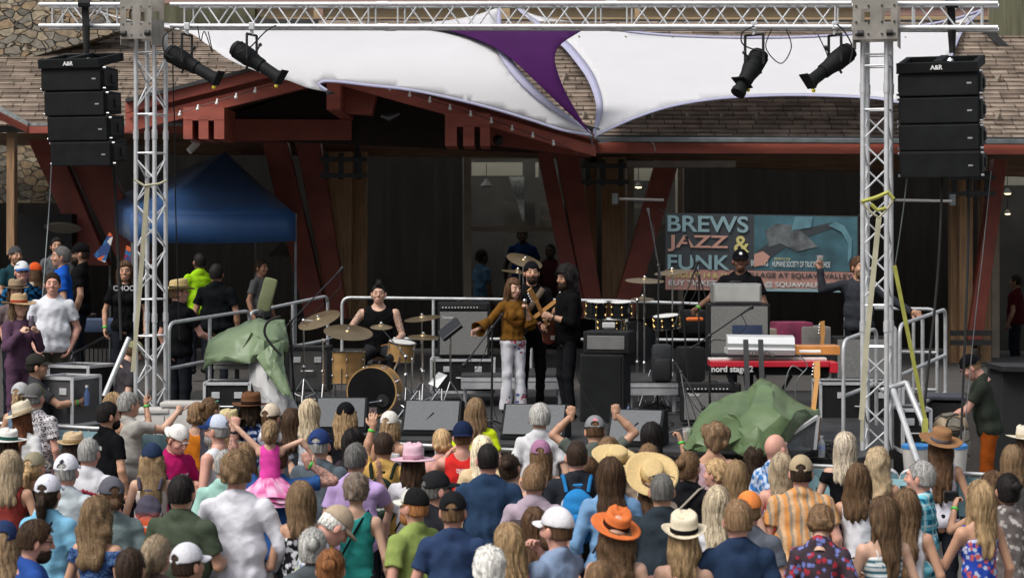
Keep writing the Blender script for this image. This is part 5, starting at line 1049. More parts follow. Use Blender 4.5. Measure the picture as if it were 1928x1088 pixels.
for (x, lb) in ((1724, 'white bin with a blue lid just left of the brown hat'), (1796, 'white bin with a blue lid just right of the brown hat')):
    c = P(x, 908, 196); t = thing('white_bin', lb, 'bin', c, 'white bins by the right barrier'); mb = MB(); mb.lathe([(.10, 0), (.125, .28), (.13, .33)], c, n=24); mb.obj('body', WHITEM, t, True); mb = MB(); mb.lathe([(.135, .33), (.135, .36), (.11, .375)], c, n=24); mb.obj('lid', M('blue_lid', (0.04, 0.2, 0.5), .4), t, True)
for (x, y, w, h, lb) in ((290, 800, .34, .28, 'white cooler low beside the foot of the left truss tower'), (352, 795, .5, .36, 'second white cooler behind the left barrier, right of the tower')):
    c = P(x, y, 176); t = thing('cooler', lb, 'cooler', c); mb = MB(); mb.rbox(c, (w, .3, h), None, .03); mb.obj('body', WHITEM, t, True); mb = MB(); mb.rbox(c + Vector((0, 0, h / 2 + .02)), (w + .03, .33, .05), None, .015); mb.obj('lid', WHITEM, t, True)
# black wall box at far right and stair mass
mb = MB(); poly(mb, [(1888, 700), (2050, 700), (2050, 900), (1888, 900)], 160, .8); t_ = thing('stair_block', 'black skirted platform with a grey edge at the far right', 'platform', P(1900, 900, 165)); mb.obj('skirt', BLK, t_); mb = MB(); poly(mb, [(1886, 690), (2050, 693), (2050, 702), (1886, 699)], 161, .8); mb.obj('edge', BLACKM, t_)
# ---------------------------------------------------------------- barriers
def barrier(label, a, b, top, hgt=1.1, mat=STEEL, nbar=14, banner=None, name='crowd_barrier', group='crowd barriers before the stage'):
    a, b = Vector(a), Vector(b); t = thing(name, label, 'barrier', ((a + b) / 2)[:2] + (a.z - hgt,), group); dn = Vector((0, 0, -hgt + .12))
    mb = MB(); mb.tube(hoop([a + dn, a, b, b + dn], .1), .02, 10); mb.tube([a + dn, b + dn], .018, 8); mb.obj('frame', mat, t, True)
    mb = MB()
    for i in range(1, nbar): q = a + (b - a) * i / nbar; mb.tube([q, q + dn], .008, 6)
    mb.obj('bar', mat, t, True)
    for q in (a + (b - a) * .12, a + (b - a) * .88): mb = MB(); pr = (b - a).cross(Vector((0, 0, 1))).normalized() * .3; z = a.z - hgt; mb.tube([q + dn, Vector((q.x + pr.x, q.y + pr.y, z + .02))], .018, 6); mb.tube([q + dn, Vector((q.x - pr.x, q.y - pr.y, z + .02))], .018, 6); mb.obj('foot', mat, t, True)
    if banner:
        f = (b - a).cross(Vector((0, 0, 1))).normalized() * .03
        if f.y > 0: f = -f
        d = (b - a).normalized()
        mb = MB(); n = 14; vs = []
        for i in range(n + 1): q = a + (b - a) * i / n + f; vs += [q - Vector((0, 0, .03)), q - Vector((0, 0, .5 + .01 * math.sin(i * 2))) + f * .3 * math.sin(i)]
        mb.add(vs, [(2 * i, 2 * i + 1, 2 * i + 3, 2 * i + 2) for i in range(n)]); bo = mb.obj('banner', M('barrier_teal', (0.075, 0.16, 0.19), .6, var=.1), t, True, solid=.003)
        rotm = Matrix((d, Vector((0, 0, 1)), -d.cross(Vector((0, 0, 1))) * -1)).transposed()
        text(banner, .42, (a + b) / 2 + f * 1.6 - Vector((0, 0, .25)), rotm, M('barrier_light_blue', (0.30, 0.52, 0.58), .6), t, 'lettering', .012, .002, sx=1.25)
B0, B1 = P(60, 800, 180), P(1990, 900, 207)
def bp_(x):
    u = (x - 60) / 1930; s = 180 + 27 * u; return P(x, 800 + 100 * u, s)
for x0, x1, tx_, lb in ((-30, 318, 'BREWS', 'left barrier with a blue lettered banner in front of the coolers'), (324, 700, 'JAZZ', 'second barrier from the left, below the drum kit'), (706, 1030, None, 'bare silver barrier section in the middle by the pink hat'), (1036, 1370, None, 'bare silver barrier section behind the boy with curly hair'), (1376, 1690, 'FUNK', 'barrier with blue banner behind the black off-shoulder woman'), (1696, 2000, 'BREWS', 'rightmost barrier with a pale blue banner by the brown hat')):
    barrier(lb, bp_(x0), bp_(x1), 0, 1.2, banner=tx_)
barrier('black patio fence panel behind the white shirt man', P(76, 700, 160), P(133, 655, 150), 0, .75, BLACKM, 8, group='black fence panels on the patio')
barrier('black patio fence panel left of the truss tower', P(134, 668, 152), P(232, 617, 142), 0, .6, BLACKM, 12, group='black fence panels on the patio')
t = thing('patio_table', 'blurred dark patio table with a pale rim behind the left fence', 'table', P(110, 640, 140)); mb = MB(); mb.lathe([(.5, 0), (.5, .03)], P(115, 595, 130), n=24); mb.obj('top', M('dark_table', (0.05, 0.04, 0.035), .5), t, True); mb = MB(); mb.tube([P(115, 595, 130), Vector((P(115, 0, 130).x, P(115, 0, 130).y, 1.3))], .03); mb.obj('leg', BLACKM, t)
mb = MB(); mb.rbox(P(205, 612, 140), (.8, .5, .18), R(10), .06); tag(mb.obj('cushioned_bench', M('navy_cushion', (0.03, 0.05, 0.10), .8, var=.3), None, True), 'navy cushioned bench beyond the left fence', 'bench')
for (x, y, w, lb) in ((112, 412, .9, 'dim black shelf unit left of the left tower'), ):
    mb = MB(); mb.rbox(P(90, 470, 112), (.9, .4, 1.2)); tag(mb.obj('outdoor_cabinet', TOLEX), lb, 'cabinet')
mb = MB(); mb.lathe([(.02, 0), (.26, .01), (.30, .03)], P(118, 432, 116), (0, .3, 1), 24); tag(mb.obj('pale_disc_table', M('pale_disc', (0.22, 0.2, 0.17), .6)), 'small pale round table top seen edge-on at the left', 'table')
# patterned flags beside the tent
mb = MB()
FLG = bpy.data.materials.new('patterned_cloth'); FLG.use_nodes = True; n_ = FLG.node_tree.nodes; l_ = FLG.node_tree.links; v_ = n_.new('ShaderNodeTexVoronoi'); v_.inputs['Scale'].default_value = 11; r_ = n_.new('ShaderNodeValToRGB'); r_.color_ramp.interpolation = 'CONSTANT'
for p_, c_ in ((0, (.02, .05, .18)), (.3, (.6, .12, .03)), (.5, (.25, .02, .05)), (.65, (.6, .6, .6)), (.75, (.02, .12, .3))):
    e_ = r_.color_ramp.elements[0] if p_ == 0 else r_.color_ramp.elements.new(p_); e_.position = p_; e_.color = c_ + (1,)
s_ = n_.new('ShaderNodeSeparateColor'); t_c = n_.new('ShaderNodeTexCoord'); l_.new(t_c.outputs['Object'], v_.inputs['Vector']); l_.new(v_.outputs['Color'], s_.inputs[0]); l_.new(s_.outputs[0], r_.inputs[0]); l_.new(r_.outputs[0], n_['Principled BSDF'].inputs['Base Color'])
for q, lb in (([(206, 437), (213, 445), (206, 470), (198, 494), (186, 490), (176, 480), (192, 462)], 'red, blue and orange patterned flag left of the blue tent'), ([(238, 462), (246, 466), (246, 515), (238, 520), (233, 490)], 'second patterned flag hanging by the left truss tower')):
    mb = MB(); c_ = [P(x, y, 140) for x, y in q]; mb.prism(c_, (0, .01, 0)); tag(mb.obj('patterned_flag', FLG), lb, 'flag')
# =================================================================== FIGURES
# every figure is grown from smooth implicit volumes (tapered limbs blended at the joints) and meshed once
SK = {'fair': (0.56, 0.345, 0.25), 'tan': (0.47, 0.265, 0.175), 'pink': (0.58, 0.31, 0.24), 'deep': (0.33, 0.175, 0.11), 'brown': (0.14, 0.07, 0.042), 'dark': (0.055, 0.028, 0.018)}
HC_ = {'black': (0.012, 0.010, 0.010), 'dark': (0.030, 0.019, 0.013), 'brown': (0.072, 0.040, 0.022), 'mid': (0.13, 0.078, 0.042), 'auburn': (0.12, 0.045, 0.022), 'lbrown': (0.17, 0.105, 0.058), 'blond': (0.37, 0.25, 0.13), 'dblond': (0.23, 0.155, 0.088), 'plat': (0.62, 0.53, 0.38), 'grey': (0.24, 0.235, 0.225), 'white': (0.55, 0.54, 0.51), 'dgrey': (0.10, 0.097, 0.092), 'ginger': (0.30, 0.13, 0.05), 'lilac': (0.34, 0.28, 0.27), 'high': (0.17, 0.10, 0.058)}
class Field:
    def __init__(s, lo, hi, res):
        s.lo = np.array(lo, float); s.res = res; s.n = np.ceil((np.array(hi) - s.lo) / res).astype(int) + 1
        s.ax = [s.lo[i] + res * np.arange(s.n[i]) for i in range(3)]; s.d = np.full(s.n, 1.0, np.float32)
    def sl(s, lo, hi):
        a = np.clip(np.floor((np.array(lo) - s.lo) / s.res).astype(int), 0, s.n); b = np.clip(np.ceil((np.array(hi) - s.lo) / s.res).astype(int) + 1, 0, s.n)
        return (slice(a[0], b[0]), slice(a[1], b[1]), slice(a[2], b[2])), np.ix_(*[s.ax[i][a[i]:b[i]] for i in range(3)])
    def put(s, fn, lo, hi, k, sub=False):
        m = k + 2 * s.res; sl, g = s.sl(np.array(lo) - m, np.array(hi) + m)
        if s.d[sl].size == 0: return
        e = fn(*g); d = s.d[sl]
        if sub: s.d[sl] = np.maximum(d, -e); return
        if k <= 0: s.d[sl] = np.minimum(d, e); return
        h = np.clip(0.5 + 0.5 * (d - e) / k, 0, 1); s.d[sl] = d + (e - d) * h - k * h * (1 - h)
    def cap(s, a, b, ra, rb=None, k=0.02, clip=None, sub=False, flat=None):
        a = np.array(a, float); b = np.array(b, float); rb = ra if rb is None else rb; ab = b - a; L2 = float(ab @ ab) + 1e-9
        def fn(X, Y, Z):
            x, y, z = X - a[0], Y - a[1], Z - a[2]
            t = np.clip((x * ab[0] + y * ab[1] + z * ab[2]) / L2, 0, 1)
            e = np.sqrt((x - t * ab[0]) ** 2 + (y - t * ab[1]) ** 2 + (z - t * ab[2]) ** 2) - (ra + (rb - ra) * t)
            if clip is not None: p, n = clip; e = np.maximum(e, (X - p[0]) * n[0] + (Y - p[1]) * n[1] + (Z - p[2]) * n[2])
            return e
        r = max(ra, rb); s.put(fn, np.minimum(a, b) - r, np.maximum(a, b) + r, k, sub)
    def ell(s, c, r, k=0.02, rot=None, clip=None, sub=False):
        c = np.array(c, float); r = np.array(r, float); R_ = np.eye(3) if rot is None else np.array(rot)
        def fn(X, Y, Z):
            x, y, z = X - c[0], Y - c[1], Z - c[2]
            if rot is not None: x, y, z = (R_[0, i] * 0 + x * R_[0, i] + y * R_[1, i] + z * R_[2, i] for i in range(3))
            k0 = np.sqrt((x / r[0]) ** 2 + (y / r[1]) ** 2 + (z / r[2]) ** 2); k1 = np.sqrt((x / r[0] ** 2) ** 2 + (y / r[1] ** 2) ** 2 + (z / r[2] ** 2) ** 2) + 1e-9
            e = k0 * (k0 - 1) / k1
            if clip is not None: p, n = clip; e = np.maximum(e, (X - p[0]) * n[0] + (Y - p[1]) * n[1] + (Z - p[2]) * n[2])
            return e
        m = np.full(3, r.max()) if rot is not None else r
        s.put(fn, c - m, c + m, k, sub)
    def wob(s, amp, f, seed, st=(1, 1, 1)):
        rr = np.random.RandomState(seed); X, Y, Z = np.ix_(*s.ax); w = 0
        for i in range(3):
            k = rr.randn(3) * f * np.array(st); p = rr.rand(2) * 6.3; k2 = rr.randn(3) * f * .5
            w = w + np.sin(X * k[0] + Y * k[1] + Z * k[2] + p[0] + 1.4 * np.sin(X * k2[0] + Y * k2[1] + Z * k2[2] + p[1]))
        s.d = (s.d + amp * w / 1.7).astype(np.float32)
    def net(s):
        """surface nets: vertices, quads"""
        d = s.d; ins = d < 0; c = ins[:-1, :-1, :-1].astype(np.int8)
        for a in range(2):
            for b in range(2):
                for e in range(2):
                    if a + b + e: c = c + ins[a:d.shape[0] - 1 + a, b:d.shape[1] - 1 + b, e:d.shape[2] - 1 + e]
        act = np.argwhere((c > 0) & (c < 8))
        if len(act) == 0: return np.zeros((0, 3)), np.zeros((0, 4), int)
        idx = np.full(c.shape, -1, np.int32); idx[tuple(act.T)] = np.arange(len(act))
        cor = [(i, j, k) for i in (0, 1) for j in (0, 1) for k in (0, 1)]; val = np.stack([d[act[:, 0] + i, act[:, 1] + j, act[:, 2] + k] for i, j, k in cor], 1)
        pos = np.zeros((len(act), 3)); cnt = np.zeros(len(act))
        for p in range(8):
            for q in range(p + 1, 8):
                if sum(abs(cor[p][m] - cor[q][m]) for m in range(3)) != 1: continue
                va, vb = val[:, p], val[:, q]; m = (va < 0) != (vb < 0); t = np.where(m, va / (va - vb + (va == vb)), 0)
                for ax in range(3): pos[:, ax] += np.where(m, cor[p][ax] + t * (cor[q][ax] - cor[p][ax]), 0)
                cnt += m
        V = s.lo + (act + pos / cnt[:, None]) * s.res; F = []
        for ax in range(3):
            o1, o2 = [(1, 2), (2, 0), (0, 1)][ax]
            A = [slice(None)] * 3; B = [slice(None)] * 3; A[ax] = slice(0, -1); B[ax] = slice(1, None)
            for o in (o1, o2): A[o] = slice(1, -1); B[o] = slice(1, -1)
            x0 = ins[tuple(A)]; x1 = ins[tuple(B)]; e = np.argwhere(x0 != x1)
            if len(e) == 0: continue
            fl = x0[tuple(e.T)]; base = e.copy(); base[:, o1] += 1; base[:, o2] += 1; q = []
            for (u, v) in ((-1, -1), (0, -1), (0, 0), (-1, 0)):
                b = base.copy(); b[:, o1] += u; b[:, o2] += v; q.append(idx[tuple(b.T)])
            q = np.stack(q, 1); q[~fl] = q[~fl][:, ::-1]; F.append(q)
        F = np.concatenate(F); F = F[(F >= 0).all(1)]
        return V, F
def rotz(a): c, s = math.cos(a), math.sin(a); return np.array([[c, -s, 0], [s, c, 0], [0, 0, 1.]])
def rotx(a): c, s = math.cos(a), math.sin(a); return np.array([[1, 0, 0], [0, c, -s], [0, s, c.real]])
def roty(a): c, s = math.cos(a), math.sin(a); return np.array([[c, 0, s], [0, 1, 0], [-s, 0, c]])
def mesh_np(name, parts, mat, parent):
    """parts: list of (V, F, C)"""
    vs, fs, cs, o = [], [], [], 0
    for V, F, C in parts:
        if len(V) == 0: continue
        C = np.asarray(C, float); C = np.tile(C, (len(V), 1)) if C.ndim == 1 else C
        vs.append(V); fs.append(F + o); cs.append(C[:, :3]); o += len(V)
    V = np.concatenate(vs).astype(np.float32); F = np.concatenate(fs).astype(np.int32); Cc = np.concatenate(cs).astype(np.float32)
    me = bpy.data.meshes.new(name); me.vertices.add(len(V)); me.vertices.foreach_set('co', V.ravel()); me.loops.add(F.size); me.loops.foreach_set('vertex_index', F.ravel())
    me.polygons.add(len(F)); me.polygons.foreach_set('loop_start', np.arange(0, F.size, 4, dtype=np.int32)); me.polygons.foreach_set('loop_total', np.full(len(F), 4, np.int32))
    me.polygons.foreach_set('use_smooth', np.ones(len(F), bool)); me.update(calc_edges=True)
    at = me.attributes.new('Col', 'FLOAT_COLOR', 'POINT'); at.data.foreach_set('color', np.concatenate([Cc, np.ones((len(Cc), 1), np.float32)], 1).ravel())
    me.materials.append(mat); o = bpy.data.objects.new(name, me); COL.objects.link(o); o.parent = parent; return o
# ---- head (canonical frame: pivot at the top of the neck, facing +Y)
def head_net(sex='m', res=0.0065):
    f = Field((-.11, -.13, -.10), (.11, .15, .26), res); w = .97 if sex == 'f' else 1
    f.ell((0, -.012, .135), (.075 * w, .093, .100), 0); f.ell((0, .034, .085), (.058 * w, .060, .078), .035); f.ell((0, .055, .035), (.032, .032, .030), .03)
    f.cap((0, -.022, -.12), (0, -.014, .06), .056 if sex == 'm' else .046, .055 if sex == 'm' else .044, .025)
    f.ell((0, .078, .158), (.050, .016, .012), .02); f.ell((0, .088, .055), (.024, .012, .013), .015)
    for x in (-1, 1): f.ell((.031 * x, .100, .128), (.018, .016, .013), .008, sub=True); f.ell((.031 * x, .080, .126), (.0145, .014, .0125), .004); f.ell((.042 * x, .066, .095), (.02, .02, .018), .02); f.ell((.080 * x * w, -.006, .105), (.011, .021, .033), .006, rot=rotz(-.45 * x))
    f.cap((0, .088, .142), (0, .112, .100), .009, .013, .012); f.ell((0, .098, .094), (.018, .012, .009), .008)
    return f.net()
HEADS = {}
def head_mesh(sex):
    if sex not in HEADS: HEADS[sex] = head_net(sex)
    return HEADS[sex]
def head_color(V, skin, hair, beard=None, shades=False, mouth='shut', lips=None):
    c = np.tile(np.array(skin), (len(V), 1)); x, y, z = np.abs(V[:, 0]), V[:, 1], V[:, 2]; fr = y > .045
    def mixc(m, col, a): c[m] = c[m] * (1 - a) + np.array(col) * a
    mixc(fr & ((x - .038) ** 2 + (z - .09) ** 2 < .02 ** 2), (0.50, .17, .13), .25); mixc((y > .1), (0.5, .2, .15), .2); mixc((x > .078), (.55, .2, .15), .25)
    if beard is not None: mixc((z < .075) & (y > -.01) & (z > -.02) & ~((x < .02) & (z > .048) & (z < .064)) & (y > .012 + (z - .0) * .2), beard, .8)
    mixc(fr & (x < .024) & (np.abs(z - .056) < (.006 if mouth == 'shut' else .012)) & (y > .07), lips or (0.36, .11, .09), .75)
    if mouth == 'open': mixc(fr & (x < .016) & (np.abs(z - .054) < .009) & (y > .075), (.05, .01, .01), .9)
    mixc(fr & (((x - .031) / .017) ** 2 + ((z - .149) / .0055) ** 2 < 1), hair, .75)
    mixc(fr & (((x - .031) / .0155) ** 2 + ((z - .127) / .0075) ** 2 < 1), (.05, .03, .025), .65)
    mixc(fr & (((x - .031) / .005) ** 2 + ((z - .127) / .005) ** 2 < 1), (.01, .01, .01), .9)
    return c
def hair_field(style, seed, hat=False, length=None, vol=1.0, side=0):
    """returns Field meshed for a hair style, in the head frame"""
    L = length if length is not None else {'long': .24 + .10 * random.Random(seed).random(), 'bob': .12, 'pony': .26, 'lob': .2, 'curlylong': .33}.get(style, 0)
    f = Field((-.20, -.25, -.12 - L), (.20, .17, .30), .0075 if L > .15 else .0068)
    g = {'crew': .004, 'short': .011, 'bald': 0, 'curly': .026, 'pony': .010, 'bun': .010, 'updo': .012, 'mohawk': .003}.get(style, .018) * vol
    if hat: g = min(g, .006)
    face = lambda X, Y, Z: np.maximum(np.maximum(-(Y - (.038 + (Z - .15) * -.62 * 0 + np.clip(Z - .165, -.2, .1) * -.9)), Z - .212), -.1 - Z * 0)   # front region below the hairline
    f.ell((0, -.014, .137), (.076 + g, .094 + g, .100 + g * 1.1), 0)
    if style in ('short', 'crew', 'mohawk', 'curly', 'updo', 'bun', 'pony'): f.ell((0, -.035, .08), (.066 + g * .7, .062 + g * .7, .075), .02)
    if style == 'curly': f.ell((0, -.01, .17), (.085, .095, .085), .03)
    lat = .0
    if style in ('bob', 'lob', 'long', 'curlylong'):
        rw = random.Random(seed); wd = (.086 + .01 * vol) * (1.10 if style == 'curlylong' else 1) * rw.uniform(.93, 1.08); flare = rw.uniform(-.18, .22)
        f.ell((0, -.03, .07), (wd, .080, .11), .03)
        n = max(1, int(L / .06)); hs = []
        for i in range(n + 1):
            z = .04 - L * (i + .3) / (n + .5); ww = wd * (1.0 + .10 * math.sin(i * 1.7 + seed) + (.12 if style == 'curlylong' else 0)) * (1 - .38 * (i / (n + 1)) ** 2 + flare * (i / (n + 1)))
            f.ell((side * .02 * i, -.050 - .012 * min(i, 3), z), (ww, .046 if i else .06, .065), .025)
        for sx in (-1, 1): f.cap((.072 * sx, .006, .12), (.082 * sx, -.005, .12 - min(L, .16) - .06), .026, .022, .025)
    if style == 'pony':
        a = (0, -.10, .14 if not hat else .09); f.ell(a, (.028, .03, .028), .01); p = [np.array(a), np.array((side * .01, -.135, a[2] - .04)), np.array((side * .03, -.13, a[2] - L * .6)), np.array((side * .04, -.11, a[2] - L))]
        for i in range(3): f.cap(p[i], p[i + 1], (.026, .036, .030)[i], (.036, .030, .012)[i], .01)
    if style == 'bun': f.ell((side * .03, -.115, .16 if not hat else .07), (.042, .038, .04), .008)
    if style == 'updo':
        for i in range(5): a = i * .8 - 1.6; f.ell((.06 * math.sin(a), -.10 + .012 * abs(i - 2), .08 + .02 * (i % 2)), (.03, .025, .028), .008)
    if style == 'mohawk': f.cap((0, .060, .228), (0, -.06, .245), .034, .036, .012)
    if style == 'mohawk':
        for i in range(6): f.cap((.012 * (i % 2 * 2 - 1), .055 - .02 * i, .245), (.02 * (i % 2 * 2 - 1), .062 - .024 * i, .288 - .004 * abs(i - 1)), .018, .008, .006)
    if style == 'messy': 
        for i in range(9): a = i * .7; f.ell((.08 * math.sin(a), -.03 + .05 * math.cos(a), .12 + .06 * math.sin(a * 1.7)), (.045, .04, .06), .02)
        f.cap((.02, .0, .2), (.03, .0, .27), .02, .008, .01)
    # open the face and the ears
    X, Y, Z = np.ix_(*f.ax)
    if style in ('bob', 'lob', 'long', 'curlylong', 'messy'): cut = np.minimum(np.minimum((Y - .030), .066 - np.abs(X) + .3 * np.clip(Y, 0, 1)), .188 - Z - .25 * np.clip(.06 - Y, 0, .1))
    else:
        hl = .014 + np.clip((Z - .10) * .62, -.5, .055); cut = np.minimum(Y - hl, .193 - Z)
        f.d = np.maximum(f.d, (.064 if style in ('crew', 'short', 'mohawk', 'curly') else .04) - Z + .25 * np.clip(Y + .06, 0, .1)) if style in ('crew', 'short', 'bun', 'pony', 'updo', 'mohawk', 'curly') and style not in ('pony',) else f.d
        f.ell((.090, -.002, .102), (.030, .027, .036), 0, sub=True); f.ell((-.090, -.002, .102), (.030, .027, .036), 0, sub=True)
    f.d = np.maximum(f.d, cut).astype(np.float32)
    th = np.arctan2(X, -(Y + .02) + 1e-6); rr = np.random.RandomState(seed); p = rr.rand(4) * 6.3
    if style in ('curly', 'curlylong', 'messy'):
        fq = 75 if style == 'curly' else 48
        f.d = f.d + (.0060 if style == 'curly' else .0058) * (np.sin(X * fq + p[0] + 2 * np.sin(Z * fq * .5)) * np.sin(Y * fq + p[1]) * 1.0 + .7 * np.sin(Z * fq * .8 + th * 5 + p[2]))
    else:
        am = .0009 if style in ('crew', 'short', 'mohawk') else .0019
        f.d = f.d + am * (np.sin(th * 17 + p[0] + 2.2 * np.sin(Z * 22 + p[1])) + .6 * np.sin(th * 31 + p[2] + 3 * np.sin(Z * 15 + p[3])))
        if style in ('bob', 'lob', 'long'): f.d = f.d + (.004 + .006 * rr.rand()) * np.sin(th * 4 + p[3] + Z * (8 + 22 * rr.rand())) + .012 * np.clip((.06 - L * .75 - Z) / .05, 0, 1) * (.6 + np.sin(th * 11 + p[1]))
    f.d = f.d.astype(np.float32)
    return f
def hair_color(V, col, col2, seed):
    th = np.arctan2(V[:, 0], -(V[:, 1] + .02)); rr = np.random.RandomState(seed); p = rr.rand(3) * 6
    w = .5 + .16 * np.sin(th * 13 + p[0] + 2 * np.sin(V[:, 2] * 20 + p[1])) + .14 * np.sin(th * 29 + p[2] + V[:, 2] * 12)
    w = np.clip(w, 0, 1)[:, None]; c1 = np.array(col); c2 = np.array(col2)
    tip = np.clip((.12 - V[:, 2]) / .3, 0, 1)[:, None] * .35
    return (c1 * .72) * (1 - w) + (c2 * 1.15) * w + tip * (c2 - c1) * .5
def strands(f, hv, style, c1, c2, seed, hat, L):
    """locks of hair combed over the surface of the hair volume, ends lifting off"""
    if len(hv) < 50: return None
    rr = np.random.RandomState(seed + 77); short = style in ('crew', 'mohawk'); n = {'crew': 450, 'mohawk': 250, 'short': 650, 'curly': 750, 'updo': 500, 'bun': 550}.get(style, 900)
    st = {'crew': 3, 'mohawk': 3, 'short': 4, 'curly': 4, 'updo': 4, 'bun': 5}.get(style, 8); ds = {'crew': .007, 'short': .012, 'curly': .010, 'mohawk': .010}.get(style, .016)
    g = np.gradient(f.d, f.res); lo, N = f.lo, np.array(f.d.shape) - 1
    def nrm(p):
        i = np.clip(((p - lo) / f.res).astype(int), 0, N); v = np.stack([q[i[:, 0], i[:, 1], i[:, 2]] for q in g], 1); return v / (np.linalg.norm(v, axis=1, keepdims=True) + 1e-6), f.d[i[:, 0], i[:, 1], i[:, 2]]
    ok = hv[(hv[:, 2] > -.02) | (rr.rand(len(hv)) < .5)]
    if hat: ok = ok[ok[:, 2] < .11]
    if len(ok) < 20: return None
    p = ok[rr.randint(0, len(ok), n)]; down = np.array((0, 0, -1.0)); crown = np.array((0, -.05, .24)); P_ = [p]; wd = []; tw = rr.randn(n, 3) * (.9 if 'curly' in style or style == 'messy' else .22)
    for k in range(st):
        nn, d = nrm(p); away = p - crown; away /= np.linalg.norm(away, axis=1, keepdims=True); dr = down * (1.0 if not short else .5) + away * .8 + tw
        if style in ('curly', 'curlylong', 'messy'): tw = tw + rr.randn(n, 3) * .8
        if style == 'bun' or style == 'pony': dr = (np.array((0, -.12, .13 if not hat else .08)) - p) * 8 * (p[:, 1:2] > -.1) + down * .3 + tw * .5
        dr = dr - nn * (dr * nn).sum(1, keepdims=True); dr /= np.linalg.norm(dr, axis=1, keepdims=True) + 1e-6
        p0 = p; p = p + dr * ds; nn, d = nrm(p); fc = ((p[:, 1] > .035) & (p[:, 2] < .178) & (np.abs(p[:, 0]) < .066))[:, None]; p = np.where(fc, p0, p)
        p = p - np.where(fc, 0, nn) * (d[:, None] - (.0012 + .004 * (k == st - 1) * rr.rand(n, 1) + .0035 * (k / st) ** 2)); P_.append(p)
    P_ = np.stack(P_, 1); T = np.gradient(P_, axis=1); NN = nrm(P_.reshape(-1, 3))[0].reshape(P_.shape); W_ = np.cross(T, NN); W_ /= np.linalg.norm(W_, axis=2, keepdims=True) + 1e-6
    w = (.0009 + .0014 * rr.rand(n))[:, None, None] * (1 - (np.arange(st + 1) / (st + 1)) ** 2 * .8)[None, :, None] * (.8 if short else 1.15)
    V = np.stack([P_ - W_ * w, P_ + W_ * w], 2).reshape(-1, 3); m = st + 1; F = []
    base = (np.arange(n) * m * 2)[:, None]
    for k in range(st): a = k * 2; F.append(base + np.array((a, a + 1, a + 3, a + 2)))
    mixv = rr.rand(n, 1) ** 1.3; C = (c1 * .55) * (1 - mixv) + c2 * 1.4 * mixv; C = np.repeat(C, m * 2, axis=0)
    return V, np.concatenate(F), C
# ---- hats (head frame)
def grid_quads(vs, n, m, close=True):
    F = []
    for i in range(n - 1):
        for k in range(m if close else m - 1): a, b = i * m + k, i * m + (k + 1) % m; F.append((a, b, b + m, a + m))
    return np.array(vs), np.array(F)
def hat_brim(kind, col, band, crown=(.088, .105), ch=.11, brim=.08, curl=.02, dent=True, droop=0.0, seed=1, z0=.155, wav=0):
    """felt / straw hat: outer shell then underside"""
    m = 40; prof = []
    prof += [(0.0, ch - (.022 if dent else -.004), 0), (.45, ch - (.020 if dent else 0), 0), (.80, ch, 0), (.93, ch - .012, 0), (.97, ch * .6, 0), (1.0, .036, 0), (1.012, .034, 1), (1.02, .004, 1), (1.0, 0.002, 0)]
    vs = []; cs = []; c1 = np.array(col); c2 = np.array(band)
    for (r, z, b) in prof:
        for k in range(m):
            a = 2 * math.pi * k / m; x = r * crown[0] * math.cos(a); y = r * crown[1] * math.sin(a); zz = z
            if dent and z > ch - .03: zz += .012 * math.sin(a) - (.012 * (abs(math.cos(a)) < .45) * (math.sin(a) > 0))
            vs.append((x, y, z0 + zz)); cs.append(c2 if b else c1)
    for j in range(1, 7):
        t = j / 6
        for k in range(m):
            a = 2 * math.pi * k / m; rx = crown[0] + brim * t; ry = crown[1] + brim * t * .95
            zz = curl * t ** 2 * (abs(math.cos(a)) ** 2) - droop * t * (abs(math.sin(a))) + wav * math.sin(a * 3 + seed) * t
            vs.append((rx * math.cos(a), ry * math.sin(a), z0 + zz)); cs.append(c1 * (1 - .05 * (j == 6)))
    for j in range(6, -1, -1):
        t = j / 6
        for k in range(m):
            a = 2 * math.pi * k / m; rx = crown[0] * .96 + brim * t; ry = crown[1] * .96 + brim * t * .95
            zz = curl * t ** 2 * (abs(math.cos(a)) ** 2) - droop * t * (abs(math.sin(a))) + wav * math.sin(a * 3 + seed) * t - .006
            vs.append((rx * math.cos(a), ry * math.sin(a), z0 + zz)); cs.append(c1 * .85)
    V, F = grid_quads(vs, len(prof) + 13, m); return [(V, F[:, ::-1], np.array(cs))]
